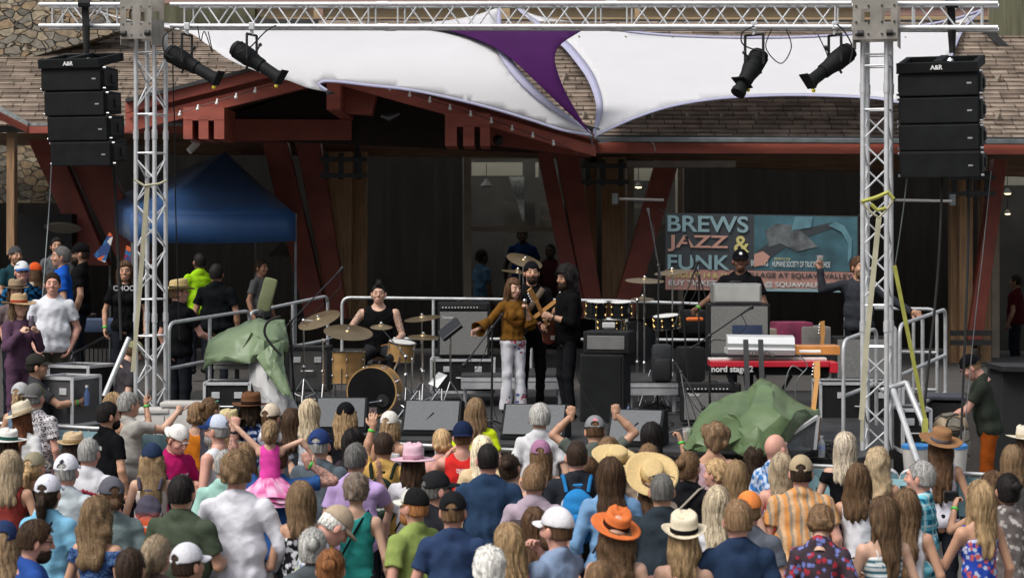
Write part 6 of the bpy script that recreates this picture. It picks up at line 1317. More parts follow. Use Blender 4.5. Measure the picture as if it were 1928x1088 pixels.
def cap_hat(col, bill, back=False, mesh=None, hole=True, logo=None, bow=0):
    f = Field((-.13, -.24, .10), (.13, .24, .30), .0065)
    f.ell((0, -.012, .150), (.090, .108, .108), 0); X, Y, Z = np.ix_(*f.ax)
    f.ell((0, -.012, .150), (.080, .098, .098), 0, sub=True)
    f.d = np.maximum(f.d, (.150 - Z) + .10 * Y).astype(np.float32)
    s = -1 if back else 1
    if hole: f.ell((0, -.115 * s, .163), (.036, .05, .030), 0, sub=True); f.cap((-.034, -.105 * s, .150 if not back else .152), (.034, -.105 * s, .150 if not back else .152), .007, .007, .004)
    V, F = f.net(); c = np.tile(np.array(col), (len(V), 1))
    if mesh is not None: c[(V[:, 1] * s < .02)] = np.array(mesh)
    if logo is not None: c[(V[:, 0] ** 2 + (V[:, 2] - .205) ** 2 < .017 ** 2) & (V[:, 1] * (s if logo[1] else -s) > 0)] = np.array(logo[0])
    seam = (np.abs(np.sin(np.arctan2(V[:, 0], V[:, 1]) * 3)) < .09); c[seam] *= .8
    n, m = 10, 15; bv = []
    for lay in (0, 1):
        for i in range(n):
            t = i / (n - 1)
            for k in range(m):
                u = -1 + 2 * k / (m - 1); rx = .083 * math.sin(u * 1.45); y0 = -.012 + .102 * math.cos(u * 1.15); y = y0 + t * .078 * math.cos(u * 1.3) ** .7
                z = .158 - .018 * u * u * (1 + bow) - .012 * t - lay * .006; bv.append((rx, y * s, z + (.010 if not back else 0)))
    bv = np.array(bv); F1 = []
    for lay in (0, 1):
        for i in range(n - 1):
            for k in range(m - 1): a = lay * n * m + i * m + k; q = (a, a + 1, a + m + 1, a + m); F1.append(q)
    for k in range(m - 1): a = (n - 1) * m + k; b = n * m + (n - 1) * m + k; F1.append((a, a + 1, b + 1, b))
    return [(V, F, c), (bv, np.array(F1), np.array(bill))]
def beanie(col):
    f = Field((-.12, -.14, .10), (.12, .13, .28), .0065); f.ell((0, -.016, .150), (.089, .107, .104), 0); X, Y, Z = np.ix_(*f.ax)
    f.d = np.maximum(f.d, (.135 - Z) + .28 * Y).astype(np.float32); f.d = f.d - .004 * ((Z - .28 * Y) < .172)
    V, F = f.net(); return [(V, F, np.array(col))]
def tube_np(pts, r, n=8, col=(0, 0, 0)):
    mb = MB(); mb.tube([Vector(p) for p in pts], r, n, cap=False, col=None); return (np.array([tuple(v) for v in mb.v]), np.array(mb.f), np.array(col))
def shades_np(col=(.01, .01, .012), up=False, frame=(.02, .02, .02)):
    out = []; z = .205 if up else .128; y = .062 if up else .098; n, m = 7, 7
    for sx in (-1, 1):
        vs = []
        for i in range(n):
            for j in range(m):
                u, v = -1 + 2 * i / (n - 1), -1 + 2 * j / (m - 1); q = (1 - .25 * abs(u) ** 3); vs.append((sx * .034 + .025 * u * (1 - .1 * v * v), y - .01 * abs(sx * .034 + .025 * u) / .05, z + .017 * v * q))
        V, F = grid_quads(vs, n, m, False); out.append((V, F, np.array(col)))
        out.append(tube_np([(sx * .060, y - .008, z + .008), (sx * .084, .03 if not up else -.0, z + .004), (sx * .086, -.015, z - .004)], .0035, 5, frame))
    out.append(tube_np([(-.014, y + .002, z + .006), (.014, y + .002, z + .006)], .003, 5, frame)); return out
# ---- hands
def hand_np(wr, d, pn, curl=0.35, spread=.12, thumb=.5, fingers=None, k=1.0, right=True):
    """wr wrist, d direction of the hand, pn palm normal; curl 0 flat .. 1 fist; fingers: list of 4 curls"""
    d = np.array(d, float); d /= np.linalg.norm(d); pn = np.array(pn, float); pn -= d * (pn @ d); pn /= np.linalg.norm(pn) + 1e-9; lat = np.cross(d, pn) * (1 if right else -1); wr = np.array(wr, float)
    f = Field(wr - .2 * k, wr + .2 * k, .0058)
    pc = wr + d * .045 * k; Rm = np.stack([lat, pn, d], 1)
    f.ell(pc, (.041 * k, .017 * k, .050 * k), 0, rot=Rm); f.cap(wr - d * .03 * k, wr + d * .02, .026 * k, .027 * k, .012)
    cur = fingers or [curl, curl * 1.02, curl * 1.05, curl * 1.1]
    for i in range(4):
        o = (-.029 + i * .0195) * k; ln = (.92, 1.05, 1.0, .80)[i] * k; p = wr + d * (.082 - abs(i - 1.3) * .004) * k + lat * o; a = cur[i] * 1.45; sp = (i - 1.5) * spread * (1 - cur[i])
        dd = d + lat * sp; dd /= np.linalg.norm(dd); ang = 0
        for seg, (l, r0, r1) in enumerate(((.040, .0098, .0090), (.026, .0088, .0080), (.022, .0078, .0068))):
            ang += a * (1.0 if seg == 0 else 1.05); v = dd * math.cos(ang) + pn * math.sin(ang); q = p + v * l * ln; f.cap(p, q, r0 * k, r1 * k, .004); p = q
    p = wr + d * .022 * k - lat * .028 * k; a = .9 - thumb * .7; v = d * .6 - lat * (.8 * (1 - thumb) + .25) + pn * (.25 + thumb * .5); v /= np.linalg.norm(v)
    q = p + v * .042 * k; f.cap(p, q, .0145 * k, .0115 * k, .01); v2 = v * .6 + d * .5 + (pn * .3 + lat * .75) * thumb; v2 /= np.linalg.norm(v2); f.cap(q, q + v2 * .034 * k, .0110 * k, .0085 * k, .004)
    return f.net()
# ---- the figure
def cval(c): return np.array(srgb(c), float) * .80 if isinstance(c, str) else np.array(c, float)
def pattern(V, kind, c1, c2, c3, seed=1):
    c1 = cval(c1); x, y, z = V[:, 0], V[:, 1], V[:, 2]; C = np.tile(c1, (len(V), 1))
    if kind is None: return C
    c2 = cval(c2); c3 = cval(c3) if c3 is not None else c2; rr = np.random.RandomState(seed); th = x * 1.0 + y * .5
    if kind == 'hstripe': C[np.sin(z * 2 * math.pi / .042 + y * 3) > .1] = c2
    elif kind == 'vstripe': C[np.sin(th * 2 * math.pi / .07) > .1] = c2; C[np.sin(th * 2 * math.pi / .07 + 1.6) > .72] = c3
    elif kind == 'plaid':
        a = np.sin(th * 2 * math.pi / .08) > .25; b = np.sin(z * 2 * math.pi / .08) > .25; C[a] = C[a] * .45 + c2 * .55; C[b] = C[b] * .45 + c2 * .55; C[a & b] = c2 * .8
        C[(np.abs(np.sin(th * math.pi / .08 + .4)) < .12) | (np.abs(np.sin(z * math.pi / .08 + .4)) < .12)] = c3
    elif kind in ('floral', 'dots'):
        n = 420 if kind == 'floral' else 260; P_ = V[rr.randint(0, len(V), n)]; r1 = .011 if kind == 'floral' else .015; cc = [c2, c3]
        for i in range(0, n):
            m = ((V - P_[i]) ** 2).sum(1) < (r1 * (1 + .8 * rr.rand() * (kind == 'floral'))) ** 2; C[m] = cc[i % 2] if kind == 'floral' else c2
    elif kind == 'tiedye':
        w = np.sin(x * 50 + 3 * np.sin(z * 40)) + np.sin(z * 60 + 4 * np.sin(x * 30 + 1)); C[w > .2] = c2; m = (w > -.3) & (w <= .2); C[m] = (c1 + c2) / 2
    elif kind == 'leaf':
        w = np.sin(x * 90 + 4 * np.sin(z * 70)) * np.sin(z * 110 + 3 * np.sin(x * 60 + 1)); C[w > .15] = c2
    elif kind == 'split': C[x > .0] = c2
    elif kind == 'bloom':
        B_ = [(rr.normal(-.09, .035), rr.normal(.90, .06)) for _ in range(26)] + [(rr.normal(.05, .05), rr.normal(.95, .03)) for _ in range(7)] + [(rr.normal(-.12, .03), rr.normal(.20, .05)) for _ in range(14)] + [(rr.normal(.10, .03), rr.normal(.14, .03)) for _ in range(4)]
        for i, (bx, bz) in enumerate(B_): C[((x - bx) ** 2 + (z - bz) ** 2 < (.008 + .012 * rr.rand()) ** 2) & (y > -.02)] = (c2, c3, c2 * 1.5)[i % 3]
    elif kind == 'print':
        u, v = x / .05, (z - 1.32) / .022; m = (np.abs(u) < 1) & (np.abs(v) < 1) & (y < 0) & (np.sin(u * 11) + np.sin(v * 7 + u * 5) > -.4); C[m] = c2
    elif kind == 'yoke': C[z > 1.33 - np.abs(x) * .35] = c2; m = np.abs(z - (1.33 - np.abs(x) * .35)) < .012; C[m] = c3
    elif kind == 'ombre': t = np.clip((z - .95) / .4, 0, 1)[:, None]; C = c2 * (1 - t) + c1 * t
    return C
ARMS = {  # elbow, wrist for the right arm (mirrored for the left), in the person's frame: +y forward
    'down': ((.25, -.03, 1.13), (.265, .05, .89)), 'front': ((.245, .03, 1.14), (.11, .24, 1.12)), 'belly': ((.25, .0, 1.14), (.08, .20, 1.04)), 'drink': ((.235, .10, 1.17), (.09, .22, 1.36)),
    'clap': ((.235, .13, 1.19), (.04, .30, 1.31)), 'up': ((.30, .03, 1.54), (.26, .06, 1.80)), 'fist': ((.36, .02, 1.42), (.28, .04, 1.68)), 'phone': ((.24, .16, 1.26), (.12, .28, 1.50)), 'hip': ((.32, -.08, 1.14), (.19, .02, .98)), 'cross': ((.235, .07, 1.15), (-.06, .20, 1.14)),
    'hold': ((.24, .02, 1.12), (.20, .28, 1.15)), 'pocket': ((.27, -.06, 1.13), (.20, .03, .93))}
NP_ = [0]
def person(label, loc, a=0, h=1.74, sex='m', skin='fair', hair='short', hc='brown', hc2=None, shirt='tee', c='#888888', pat=None, c2=None, c3=None, ha=0, hp=0, hr=0, hat=None, arms=('down', 'down'), hands=(None, None), build=1.0, hlen=None, hvol=1.0, side=0,
           pants='#23262e', legs=True, beard=None, shades=None, mouth='shut', group=None, seed=None, fat=1.0, sit=False, skirt=None, lean=0, strap=None, seat_z=0, lower=None, fine=False, collar=None, hlift=0, shoe='#18181a', face_c=None, sleeve=None, straw=False, lips=None, tattoo=False, hs=1.05, hemz=.86):
    NP_[0] += 1; build = 1 + (build - 1) * .6; seed = seed or NP_[0] * 7 + 3; rs = random.Random(seed); k = h / 1.755; skc = np.array(SK[skin]) * (1 + rs.uniform(-.08, .08)); hcol = np.array(HC_[hc]); hcol2 = np.array(HC_[hc2]) if hc2 else hcol * 1.5
    t = thing('person', label, 'person', loc, group); t.rotation_euler = (0, 0, -R(a)); fem = sex == 'f'
    W_ = build * (.90 if fem else 1.0); sh = .176 * W_; shz = 1.385; res = .0105 if fine else .0125
    LN = rotx(-R(lean)); piv = np.array((0, 0, .95)); lean_f = lambda V: (V - piv) @ LN.T + piv
    # arm joints
    J = []
    for i, sx in ((0, -1), (1, 1)):
        sp = arms[i]; S = np.array((sh * sx, -.005, shz))
        e, w = ARMS[sp] if isinstance(sp, str) else sp
        if isinstance(sp, str): e = np.array((e[0] * sx * (W_ * .5 + .5), e[1], e[2])) + np.array((rs.uniform(-.01, .02) * sx, rs.uniform(-.02, .02), rs.uniform(-.01, .01))); w = np.array((w[0] * sx, w[1], w[2])) + np.array([rs.uniform(-.015, .015) for _ in range(3)])
        e = np.array(e, float); w = np.array(w, float)
        if e[2] > 1.36: S = S + np.array((-.012 * sx, 0, .035))
        e = S + (e - S) / np.linalg.norm(e - S) * .285; w = e + (w - e) / np.linalg.norm(w - e) * .25; J.append((S, e, w))
    bf = build * fat
    def torso(f, g, kk=.03, cl=None, loose=0.0, lowz=None):
        """trunk volumes inflated by g; cl = clip plane for hem"""
        f.ell((0, .0, 1.29), (.150 * W_ + g, .098 * bf + g, .165 + g), kk, clip=cl); f.ell((0, -.012, 1.372), (.158 * W_ + g, .068 + g, .055 + g), .04, clip=cl)
        ww = (.118 if fem else .140) * bf + g + loose; f.ell((0, .01 * (fat > 1.1) , 1.10), (ww, .092 * bf + g + loose, .17), .05, clip=cl); f.ell((0, -.005, .93), ((.158 if fem else .150) * bf + g + loose * .6, .108 * bf + g + loose * .5, .13), .05, clip=cl)
        if fat > 1.15: f.ell((0, .06, 1.08), (.15 * bf + g, .12 * bf + g, .14), .05, clip=cl)
        if fem:
            for sx in (-1, 1): f.ell((.065 * sx, .085, 1.265), (.058 + g, .05 + g, .058 + g), .03)
        f.cap((-sh * .45, -.018, 1.425), (0, -.03, 1.475), .042 + g * .95, .050 + g * .75, .03); f.cap((sh * .45, -.018, 1.425), (0, -.03, 1.475), .042 + g * .95, .050 + g * .75, .03)
        for sx in (-1, 1): f.ell((sh * .92 * sx, -.008, 1.378), (.046 + g * .8, .048 + g * .8, .050 + g * .8), .03)
    allp = np.array([p for j in J for p in j]); lo = np.minimum(allp.min(0), (-.26 * bf, -.22, .80)) - .09; hi = np.maximum(allp.max(0), (.26 * bf, .24, 1.53)) + .09
    f = Field(lo, hi, res); torso(f, 0)
    f.cap((0, -.028, 1.43), (0, -.018, 1.53), .056 if not fem else .046, .054 if not fem else .043, .03)
    for S, e, w in J: f.cap(S, e, .047 * (bf * .6 + .4) * (.88 if fem else 1), .038 * (.9 if fem else 1), .03); f.cap(e, e + (w - e) * .4, .040 * (.88 if fem else 1), .040 * (.86 if fem else 1), .012); f.cap(e + (w - e) * .4, w, .039 * (.86 if fem else 1), .026 * (.9 if fem else 1), .012)
    V, F = f.net(); V = lean_f(V); C = np.tile(skc, (len(V), 1)); C = C * (1 + .05 * np.sin(V[:, :1] * 31 + V[:, 2:3] * 23)); 
    if tattoo:
        w_ = np.sin(V[:, 0] * 160 + 4 * np.sin(V[:, 2] * 120)) * np.sin(V[:, 2] * 150 + 3 * np.sin(V[:, 1] * 90)); m = (w_ > .1) & (np.abs(V[:, 0]) > sh * 1.02) & (V[:, 0] < 0 if tattoo == 'L' else True); C[m] = C[m] * .35 + np.array((.03, .05, .06)) * .65
    parts = [(V * k, F, C)]
    for i, (S, e, w) in enumerate(J):
        hd = hands[i] or {}; d = (w - e) / np.linalg.norm(w - e)
        if hd.get('d') is not None: d = np.array(hd['d'], float)
        sx = (-1, 1)[i]; pn = hd.get('pn', (-sx, 0.1, 0) if abs(d[2]) > .6 else (-sx * .4, 0, -.9) if hd.get('down') else (-sx, .3, .2))
        hv, hf = hand_np(w - d * .005, d, pn, hd.get('curl', rs.uniform(.25, .45)), hd.get('spread', .12), hd.get('thumb', .4), hd.get('fingers'), .93 if fem else 1.0, right=(i == 1) if True else False)
        parts.append((lean_f(hv) * k, hf, skc * .98))
        if hd.get('band'):
            bcol = cval(hd['band']); q = e + (w - e) * hd.get('bt', .86); dd = (w - e) / np.linalg.norm(w - e); mb = MB(); mb.lathe([(.030, -.011), (.0335, -.009), (.0335, .009), (.030, .011)], Vector(q), Vector(dd), 14, cap=False)
            bv = lean_f(np.array([tuple(v) for v in mb.v])) * k; o = mesh_np('wristband', [(bv, np.array(mb.f), bcol)], PLASTIC, t)
    # head
    HR = rotz(-R(ha)) @ rotx(-R(hp)) @ roty(R(hr)); hpv = np.array((0, -.005, 1.498 + hlift)); HT = lambda V: lean_f((V * hs) @ HR.T + hpv) * k
    hv, hf = head_mesh(sex); bc = None if beard is None else np.array(HC_[beard])
    parts.append((HT(hv), hf, head_color(hv, face_c if face_c is not None else skc, hcol * .8, bc, mouth=mouth, lips=lips)))
    if beard and beard != 'stub':
        pass
    body = mesh_np('body', parts, SKIN, t)
    if hair != 'bald':
        hfld = hair_field(hair, seed, hat is not None, hlen, hvol, side)
        if hat and hat['k'] == 'brim':
            T = rotx(-R(hat.get('tilt', 0))) @ roty(R(hat.get('roll', 0))); X, Y, Z = np.ix_(*hfld.ax); hfld.d = np.maximum(hfld.d, X * T[0, 2] + (Y + .01) * T[1, 2] + (Z - .16) * T[2, 2] - .002).astype(np.float32)
        hv, hf = hfld.net()
        ps_ = [(HT(hv), hf, hair_color(hv, hcol, hcol2, seed))]; q = strands(hfld, hv, hair, hcol, hcol2, seed, bool(hat), hlen)
        if q: ps_.append((HT(q[0]), q[1], q[2]))
        mesh_np('hair', ps_, HAIR, t)
    if beard and bc is not None and beard not in ('stub',):
        g_ = Field((-.08, -.02, -.06), (.08, .13, .10), .0062); g_.ell((0, .050, .040), (.060, .062, .056), 0); g_.ell((0, .09, .074), (.034, .02, .012), .012); X, Y, Z = np.ix_(*g_.ax); g_.d = np.maximum(g_.d, Z - .075 - np.clip(np.abs(X) - .04, 0, 1) * 1.2); g_.d = np.maximum(g_.d, .008 - Y + (Z) * .2); g_.ell((0, .12, .058), (.018, .03, .007), 0, sub=True); g_.d = (g_.d + .002 * np.sin(X * 300) * np.sin(Z * 260)).astype(np.float32)
        bv, bff = g_.net(); mesh_np('beard', [(HT(bv), bff, bc)], HAIR, t)
    # clothing
    if shirt != 'none':
        g = .013 if shirt in ('tank', 'spag', 'tube', 'camis') else .020; loose = {'tank': .004, 'spag': .0, 'tube': .004, 'camis': .006}.get(shirt, .026 if not fem else .014); hem_z = hemz
        lo2 = np.minimum(allp.min(0), (-.30 * bf, -.25, hem_z)) - .10; hi2 = np.maximum(allp.max(0), (.30 * bf, .28, 1.50)) + .10
        f = Field(lo2, hi2, .0095 if (pat in ('floral', 'dots', 'plaid', 'leaf') or fine) else .0110); torso(f, g, loose=loose)
        sl = sleeve if sleeve is not None else {'tee': .62, 'polo': .66, 'long': 2.0, 'tank': 0, 'spag': 0, 'tube': .35 if shirt == 'tube' and sleeve is None else 0, 'camis': 0, 'rolled': 1.35}.get(shirt, .6)
        for S, e, w in J:
            if sl <= 0: continue
            te = min(sl, 1.0); q = S + (e - S) * te; n = (e - S) / np.linalg.norm(e - S); r0, r1 = .053 * (bf * .5 + .5), (.062 if sl < 1 else .052) * (bf * .4 + .6) * (.92 if fem else 1)
            f.cap(S, q + (n * .03 if sl < 1 else 0), r0 + .004, r1, .03, clip=((q, n) if sl < 1 else None))
            if sl > 1:
                q2 = e + (w - e) * min(1, sl - 1); n2 = (w - e) / np.linalg.norm(w - e); f.cap(e, q2 + n2 * .02, .052, .042 if sl > 1.8 else .050, .02, clip=(q2, n2))
        X, Y, Z = np.ix_(*f.ax)
        f.wob(.0026, 24, seed, (1, 1, .5)); r_ = np.random.RandomState(seed + 9)
        for i in range(5):
            a_ = r_.rand() * 3.1; fr = 16 + 22 * r_.rand(); sg_ = 1 if r_.rand() > .5 else -1
            f.d = (f.d + .0036 * (np.abs(np.sin(fr * (X * math.cos(a_) * sg_ + Z * math.sin(a_)) + r_.rand() * 6 + 1.1 * np.sin(X * 9 + Z * 7 + r_.rand() * 6) + Y * 4)) ** .6 - .8)).astype(np.float32)
        # drape folds falling from the shoulder blades
        if shirt in ('tee', 'polo', 'long', 'rolled'): f.d = (f.d + .0035 * np.sin(X * 75 + 2 * np.sin(Z * 9 + seed) + seed) * np.clip((1.32 - Z) / .25, 0, 1)).astype(np.float32)
        f.d = np.maximum(f.d, hem_z - Z).astype(np.float32)
        if shirt in ('tee', 'long', 'rolled', 'polo'): f.ell((0, .026, 1.535), (.078, .094, .076), 0, sub=True)
        elif shirt == 'tank':
            f.ell((0, .02, 1.50), (.095, .14, .10), 0, sub=True); f.ell((0, -.08, 1.50), (.085, .06, .085), 0, sub=True)
            for sx in (-1, 1): f.ell((sh * 1.22 * sx, 0, 1.36), (.078, .15, .14), 0, sub=True)
        elif shirt in ('spag', 'camis'):
            f.d = np.maximum(f.d, Z - (1.33 if shirt == 'spag' else 1.36) + np.abs(X) * .2 - .10 * (Y > 0)).astype(np.float32)
            for sx in (-1, 1): f.ell((sh * 1.12 * sx, 0, 1.36), (.055, .15, .11), 0, sub=True)
        elif shirt == 'tube': f.d = np.maximum(f.d, Z - 1.385 - np.abs(X) * .05).astype(np.float32)
        elif shirt == 'bare': f.d = np.maximum(f.d, Z - 1.15).astype(np.float32)
        V, F = f.net(); C = pattern(V, pat, c, c2, c3, seed); sp_ = [(lean_f(V) * k, F, C)]
        if shirt == 'polo' or collar:
            mb = MB(); mb.lathe([(.066, -.016), (.080, .004), (.076, .026), (.064, .024)], (0, -.010, 1.452), (0, .12, 1), 20, (1, 1.05), cap=False); sp_.append((lean_f(np.array([tuple(v) for v in mb.v])) * k, np.array(mb.f), cval(collar if collar and collar is not True else c) * .9))
        if shirt in ('spag', 'camis'):
            for sx in (-1, 1): sp_.append((lean_f(tube_np([(.085 * sx, .095, 1.345), (.092 * sx, .06, 1.415), (.085 * sx, -.02, 1.468), (.070 * sx, -.095, 1.35)], .0055, 6, cval(c))[0]) * k, tube_np([(0, 0, 0), (0, 0, 1), (0, 0, 2), (0, 0, 3)], .0055, 6)[1], cval(c)))
        mesh_np({'long': 'long_sleeved_shirt', 'tank': 'tank_top', 'spag': 'strappy_top', 'camis': 'strappy_top', 'tube': 'off_shoulder_top'}.get(shirt, 'shirt'), sp_, CLOTH, t)
    if strap is not None:
        p_ = [(.10, -.01, 1.478), (.05, -.10, 1.40), (-.05, -.128, 1.22), (-.15, -.10, 1.04)]; q = tube_np([tuple(v) for v in curve_pts(p_, 5)], .009, 6, cval(strap)); mesh_np('shoulder_strap', [(lean_f(q[0]) * k, q[1], q[2])], CLOTH, t)
    # hat and glasses
    if hat:
        kd = hat['k']; hm = STRAW if hat.get('straw') else CLOTH
        if kd == 'cap': hp_ = cap_hat(cval(hat['c']), cval(hat.get('bill', hat['c'])), hat.get('back', False), None if hat.get('mesh') is None else cval(hat['mesh']), hat.get('hole', True), hat.get('logo'))
        elif kd == 'beanie': hp_ = beanie(cval(hat['c']))
        else: hp_ = hat_brim(kd, cval(hat['c']), cval(hat.get('band', hat['c'])), hat.get('crown', (.090, .108)), hat.get('ch', .105), hat.get('brim', .08), hat.get('curl', .02), hat.get('dent', True), hat.get('droop', 0), seed, hat.get('z0', .160), hat.get('wav', 0))
        T = rotx(-R(hat.get('tilt', 0))) @ rotz(R(hat.get('yaw', 0))) @ roty(R(hat.get('roll', 0))); pc = np.array((0, -.01, .16)); mesh_np('cap' if kd == 'cap' else ('beanie' if kd == 'beanie' else 'hat'), [(HT((v - pc) @ T.T + pc), f_, c_) for v, f_, c_ in hp_], hm, t)
    if shades: mesh_np('sunglasses', [(HT(v), f_, c_) for v, f_, c_ in shades_np(cval(shades.get('c', (.01, .01, .012))), shades.get('up', False), cval(shades.get('frame', (.02, .02, .02))))], PLASTIC, t)
    # lower half
    if legs:
        pc_ = cval(pants)
        if not sit:
            f = Field((-.26 * bf - .02, -.20, .02), (.26 * bf + .02, .24, 1.08), .009 if skirt else .017); f.ell((0, -.005, .94), ((.160 if fem else .152) * bf + .012, .110 * bf + .010, .12), 0, clip=((0, 0, 1.06), (0, 0, 1)))
            LG = lower or [((-.085, 0, .90), (-.10, .03, .50), (-.10, -.01, .09)), ((.085, 0, .90), (.10, .02, .50), (.10, -.03, .09))]
            for a_, b_, c_ in LG: f.cap(a_, b_, .088 * (bf * .6 + .4), .066, .04); f.cap(b_, c_, .062, (.050 if lower is None or not skirt else .085), .03, clip=(np.array(c_) - (0, 0, .01), (0, 0, -1)))
        else:
            f = Field((-.32, -.22, -.05), (.32, .62, 1.08), .017); f.ell((0, -.005, .95), (.160, .13, .13), 0)
            LG = lower or [((-.09, .02, .93), (-.17, .42, .93), (-.17, .40, .50)), ((.09, .02, .93), (.17, .42, .93), (.17, .40, .50))]
            for a_, b_, c_ in LG: f.cap(a_, b_, .086, .064, .04); f.cap(b_, c_, .060, .050, .03)
        f.wob(.004, 22, seed + 5); V, F = f.net()
        C = pattern(V, (skirt or {}).get('pat'), pants, (skirt or {}).get('c2', pants), (skirt or {}).get('c3'), seed) if skirt else pc_
        mesh_np('trousers', [(V * k, F, C)], CLOTH, t)
        sv = []
        for a_, b_, c_ in LG: f = Field((c_[0] - .07, c_[1] - .12, c_[2] - .13), (c_[0] + .07, c_[1] + .26, c_[2] + .07), .014); f.ell((c_[0], c_[1] + .06, c_[2] - .055), (.047, .13, .036), 0); f.cap(c_, (c_[0], c_[1], c_[2] - .05), .042, .045, .03); V, F = f.net(); sv.append((V * k, F, cval(shoe)))
        for q in sv: mesh_np('shoe', [q], CLOTH, t)
    info = {'t': t, 'k': k, 'J': J, 'HT': HT, 'lean': lean_f, 'a': a}
    return info
def world(info, p):
    """person frame point (1.755 m figure) -> world"""
    v = Vector(info['lean'](np.array(p, float)) * info['k']); return info['t'].location + Matrix.Rotation(-R(info['a']), 3, 'Z') @ v
# =================================================================== PEOPLE
GROUND = []
def crowd(x, y, label, h=None, s=None, dy=0.0, sex='m', z=None, **kw):
    h = h or (1.77 if sex == 'm' else 1.66); top = h + dy; s = s or (y - 443.0) / (HC - top)
    if y > 718 and s < 340 and z is None and x < 1830 + 900 * (y > 780): s = max(s, 183 + 27 * (x - 60) / 1930)
    zt = HC - (y - 443.0) / s; lz = zt - top if z is None else z; loc = (x - 964.0) / s, FPX / s, lz
    if y > 718 and s > 180: kw.setdefault('hs', 1.07)
    if lz < .75 and z is None: GROUND.append((loc[0], loc[1], lz))
    return person(label, loc, h=h, sex=sex, **kw)
F_ = 'f'
GB = '#4fd84a'   # neon green festival wristband
def fist(band=None, **k): d = dict(curl=.97, thumb=.9, d=(0, 0, 1), pn=(0, 1, 0)); d.update(k); d['band'] = band; return d
def cp(c='#222', **k): d = dict(k='cap', c=c); d.update(k); return d
def brim(c, band, **k): d = dict(k='brim', c=c, band=band, straw=False); d.update(k); return d
def held(name, label, cat, info, p, build):
    w = world(info, p); t = thing(name, label, cat, w); build(t, w); return t
AMBER = M('pale_ale', (0.55, 0.26, 0.03), .1, var=.05, trans=.35); CUPC = M('clear_cup', (0.70, 0.72, 0.74), .1, var=.02, trans=.7); FOAM = M('foam', (0.75, 0.72, 0.62), .8)
PHONE = M('phone_black', (0.012, 0.012, 0.014), .15)
def beer(t, w, beer_=True, m=None, h=.13):
    mb = MB(); mb.lathe([(.030, 0), (.042, h), (.044, h), (.044, h - .004)], w, n=20); mb.obj('cup', m or CUPC, t, True)
    if beer_: mb = MB(); mb.lathe([(.029, .004), (.038, h * .70)], w, n=20); mb.obj('beer', AMBER, t, True); mb = MB(); mb.lathe([(.038, h * .70), (.039, h * .78)], w, n=20); mb.obj('foam', FOAM, t, True)
def phone(t, w, yaw=0, tilt=0, scr=None):
    rot = Matrix.Rotation(yaw, 3, 'Z') @ Matrix.Rotation(tilt, 3, 'X'); mb = MB(); mb.rbox(w, (.075, .010, .15), rot, .004); mb.obj('body', PHONE, t)
    mb = MB(); mb.box(w + rot @ Vector((0, -.0062, 0)), (.068, .001, .138), rot); mb.obj('screen', scr or M('phone_screen', (0.10, 0.08, 0.08), .1, var=.9, scale=30, emit=('#4a3a3c', .25)), t)
def backpack(info, label, col, col2=None, sc=1.0, name='backpack', low=0.0, logo=None):
    k = info['k']; t = thing(name, label, 'backpack', world(info, (0, -.14, 1.05))); rot = Matrix.Rotation(-R(info['a']), 3, 'Z'); col = cval(col); c2 = cval(col2 or col)
    f = Field((-.2, -.36, .85), (.2, -.04, 1.48), .010); f.ell((0, -.205, 1.20 - low), (.150 * sc, .085, .215 * sc), 0); f.ell((0, -.20, 1.08 - low), (.155 * sc, .09, .14 * sc), .04); f.ell((0, -.275, 1.10 - low), (.110 * sc, .05, .12 * sc), .01); f.cap((-.03, -.2, 1.42 - low), (.03, -.2, 1.42 - low), .012, k=.01)
    f.wob(.004, 30, 5); V, F = f.net(); C = np.tile(col, (len(V), 1)); m = np.clip((1.18 - V[:, 2]) / .12, 0, 1)[:, None]; C = C * (1 - m) + c2 * m; C[np.abs(np.hypot(V[:, 0] / .105, (V[:, 2] - 1.10 + low) / .115) - 1) < .05] *= .4; C[np.abs(np.hypot(V[:, 0] / .125, (V[:, 2] - 1.26 + low) / .15) - 1) < .035] = (.5, .5, .5) if logo is None else col * .4
    W0 = np.array(world(info, (0, 0, 0))) ; RR = np.array(rot); tr = lambda V: (info['lean'](V) * k) @ RR.T + np.array(info['t'].location) - np.array(WLOC[t.name])
    mesh_np('pack_body', [(tr(V), F, C)], CLOTH, t)
    for sx in (-1, 1): q = tube_np([tuple(v) for v in curve_pts([(.085 * sx, -.16, 1.36), (.105 * sx, -.09, 1.455), (.115 * sx, .02, 1.465), (.12 * sx, .115, 1.36), (.15 * sx, .10, 1.15), (.16 * sx, -.10, 1.05)], 4)], .017, 6, col * .8); mesh_np('pack_strap', [(tr(q[0]), q[1], q[2])], CLOTH, t)
    return t
# ---------------------------------------------------------------- on stage
DZ = ZD
drm = crowd(713, 533, 'drummer with a black mohawk in a black tank top playing the maple kit', h=1.76, s=153, z=None, dy=.0, a=178, build=1.3, hair='mohawk', hc='black', skin='fair', shirt='tank', c='#101012', sit=True, fine=True,
      arms=(((-.28, .03, 1.15), (-.20, .24, 1.03)), ((.33, .02, 1.22), (.42, .22, 1.16))), hands=(dict(curl=.9, band=GB), dict(curl=.9)), pants='#2a2b2e', tattoo=True, beard='stub' if 0 else None, lower=[((-.09, .02, .93), (-.18, .40, .86), (-.17, .36, .36)), ((.09, .02, .93), (.18, .40, .86), (.17, .36, .36))])
for p0, p1, lb in (((-.20, .26, 1.04), (-.05, .62, 1.02), 'drumstick in the drummer\'s left hand near the rack tom'), ((.42, .24, 1.16), (.30, .62, 1.18), 'drumstick in the drummer\'s right hand over the crash cymbal')):
    mb = MB(); mb.tube([world(drm, p0), world(drm, p1)], [.008, .006], 6); tag(mb.obj('drumstick', MAPN), lb, 'drumstick')
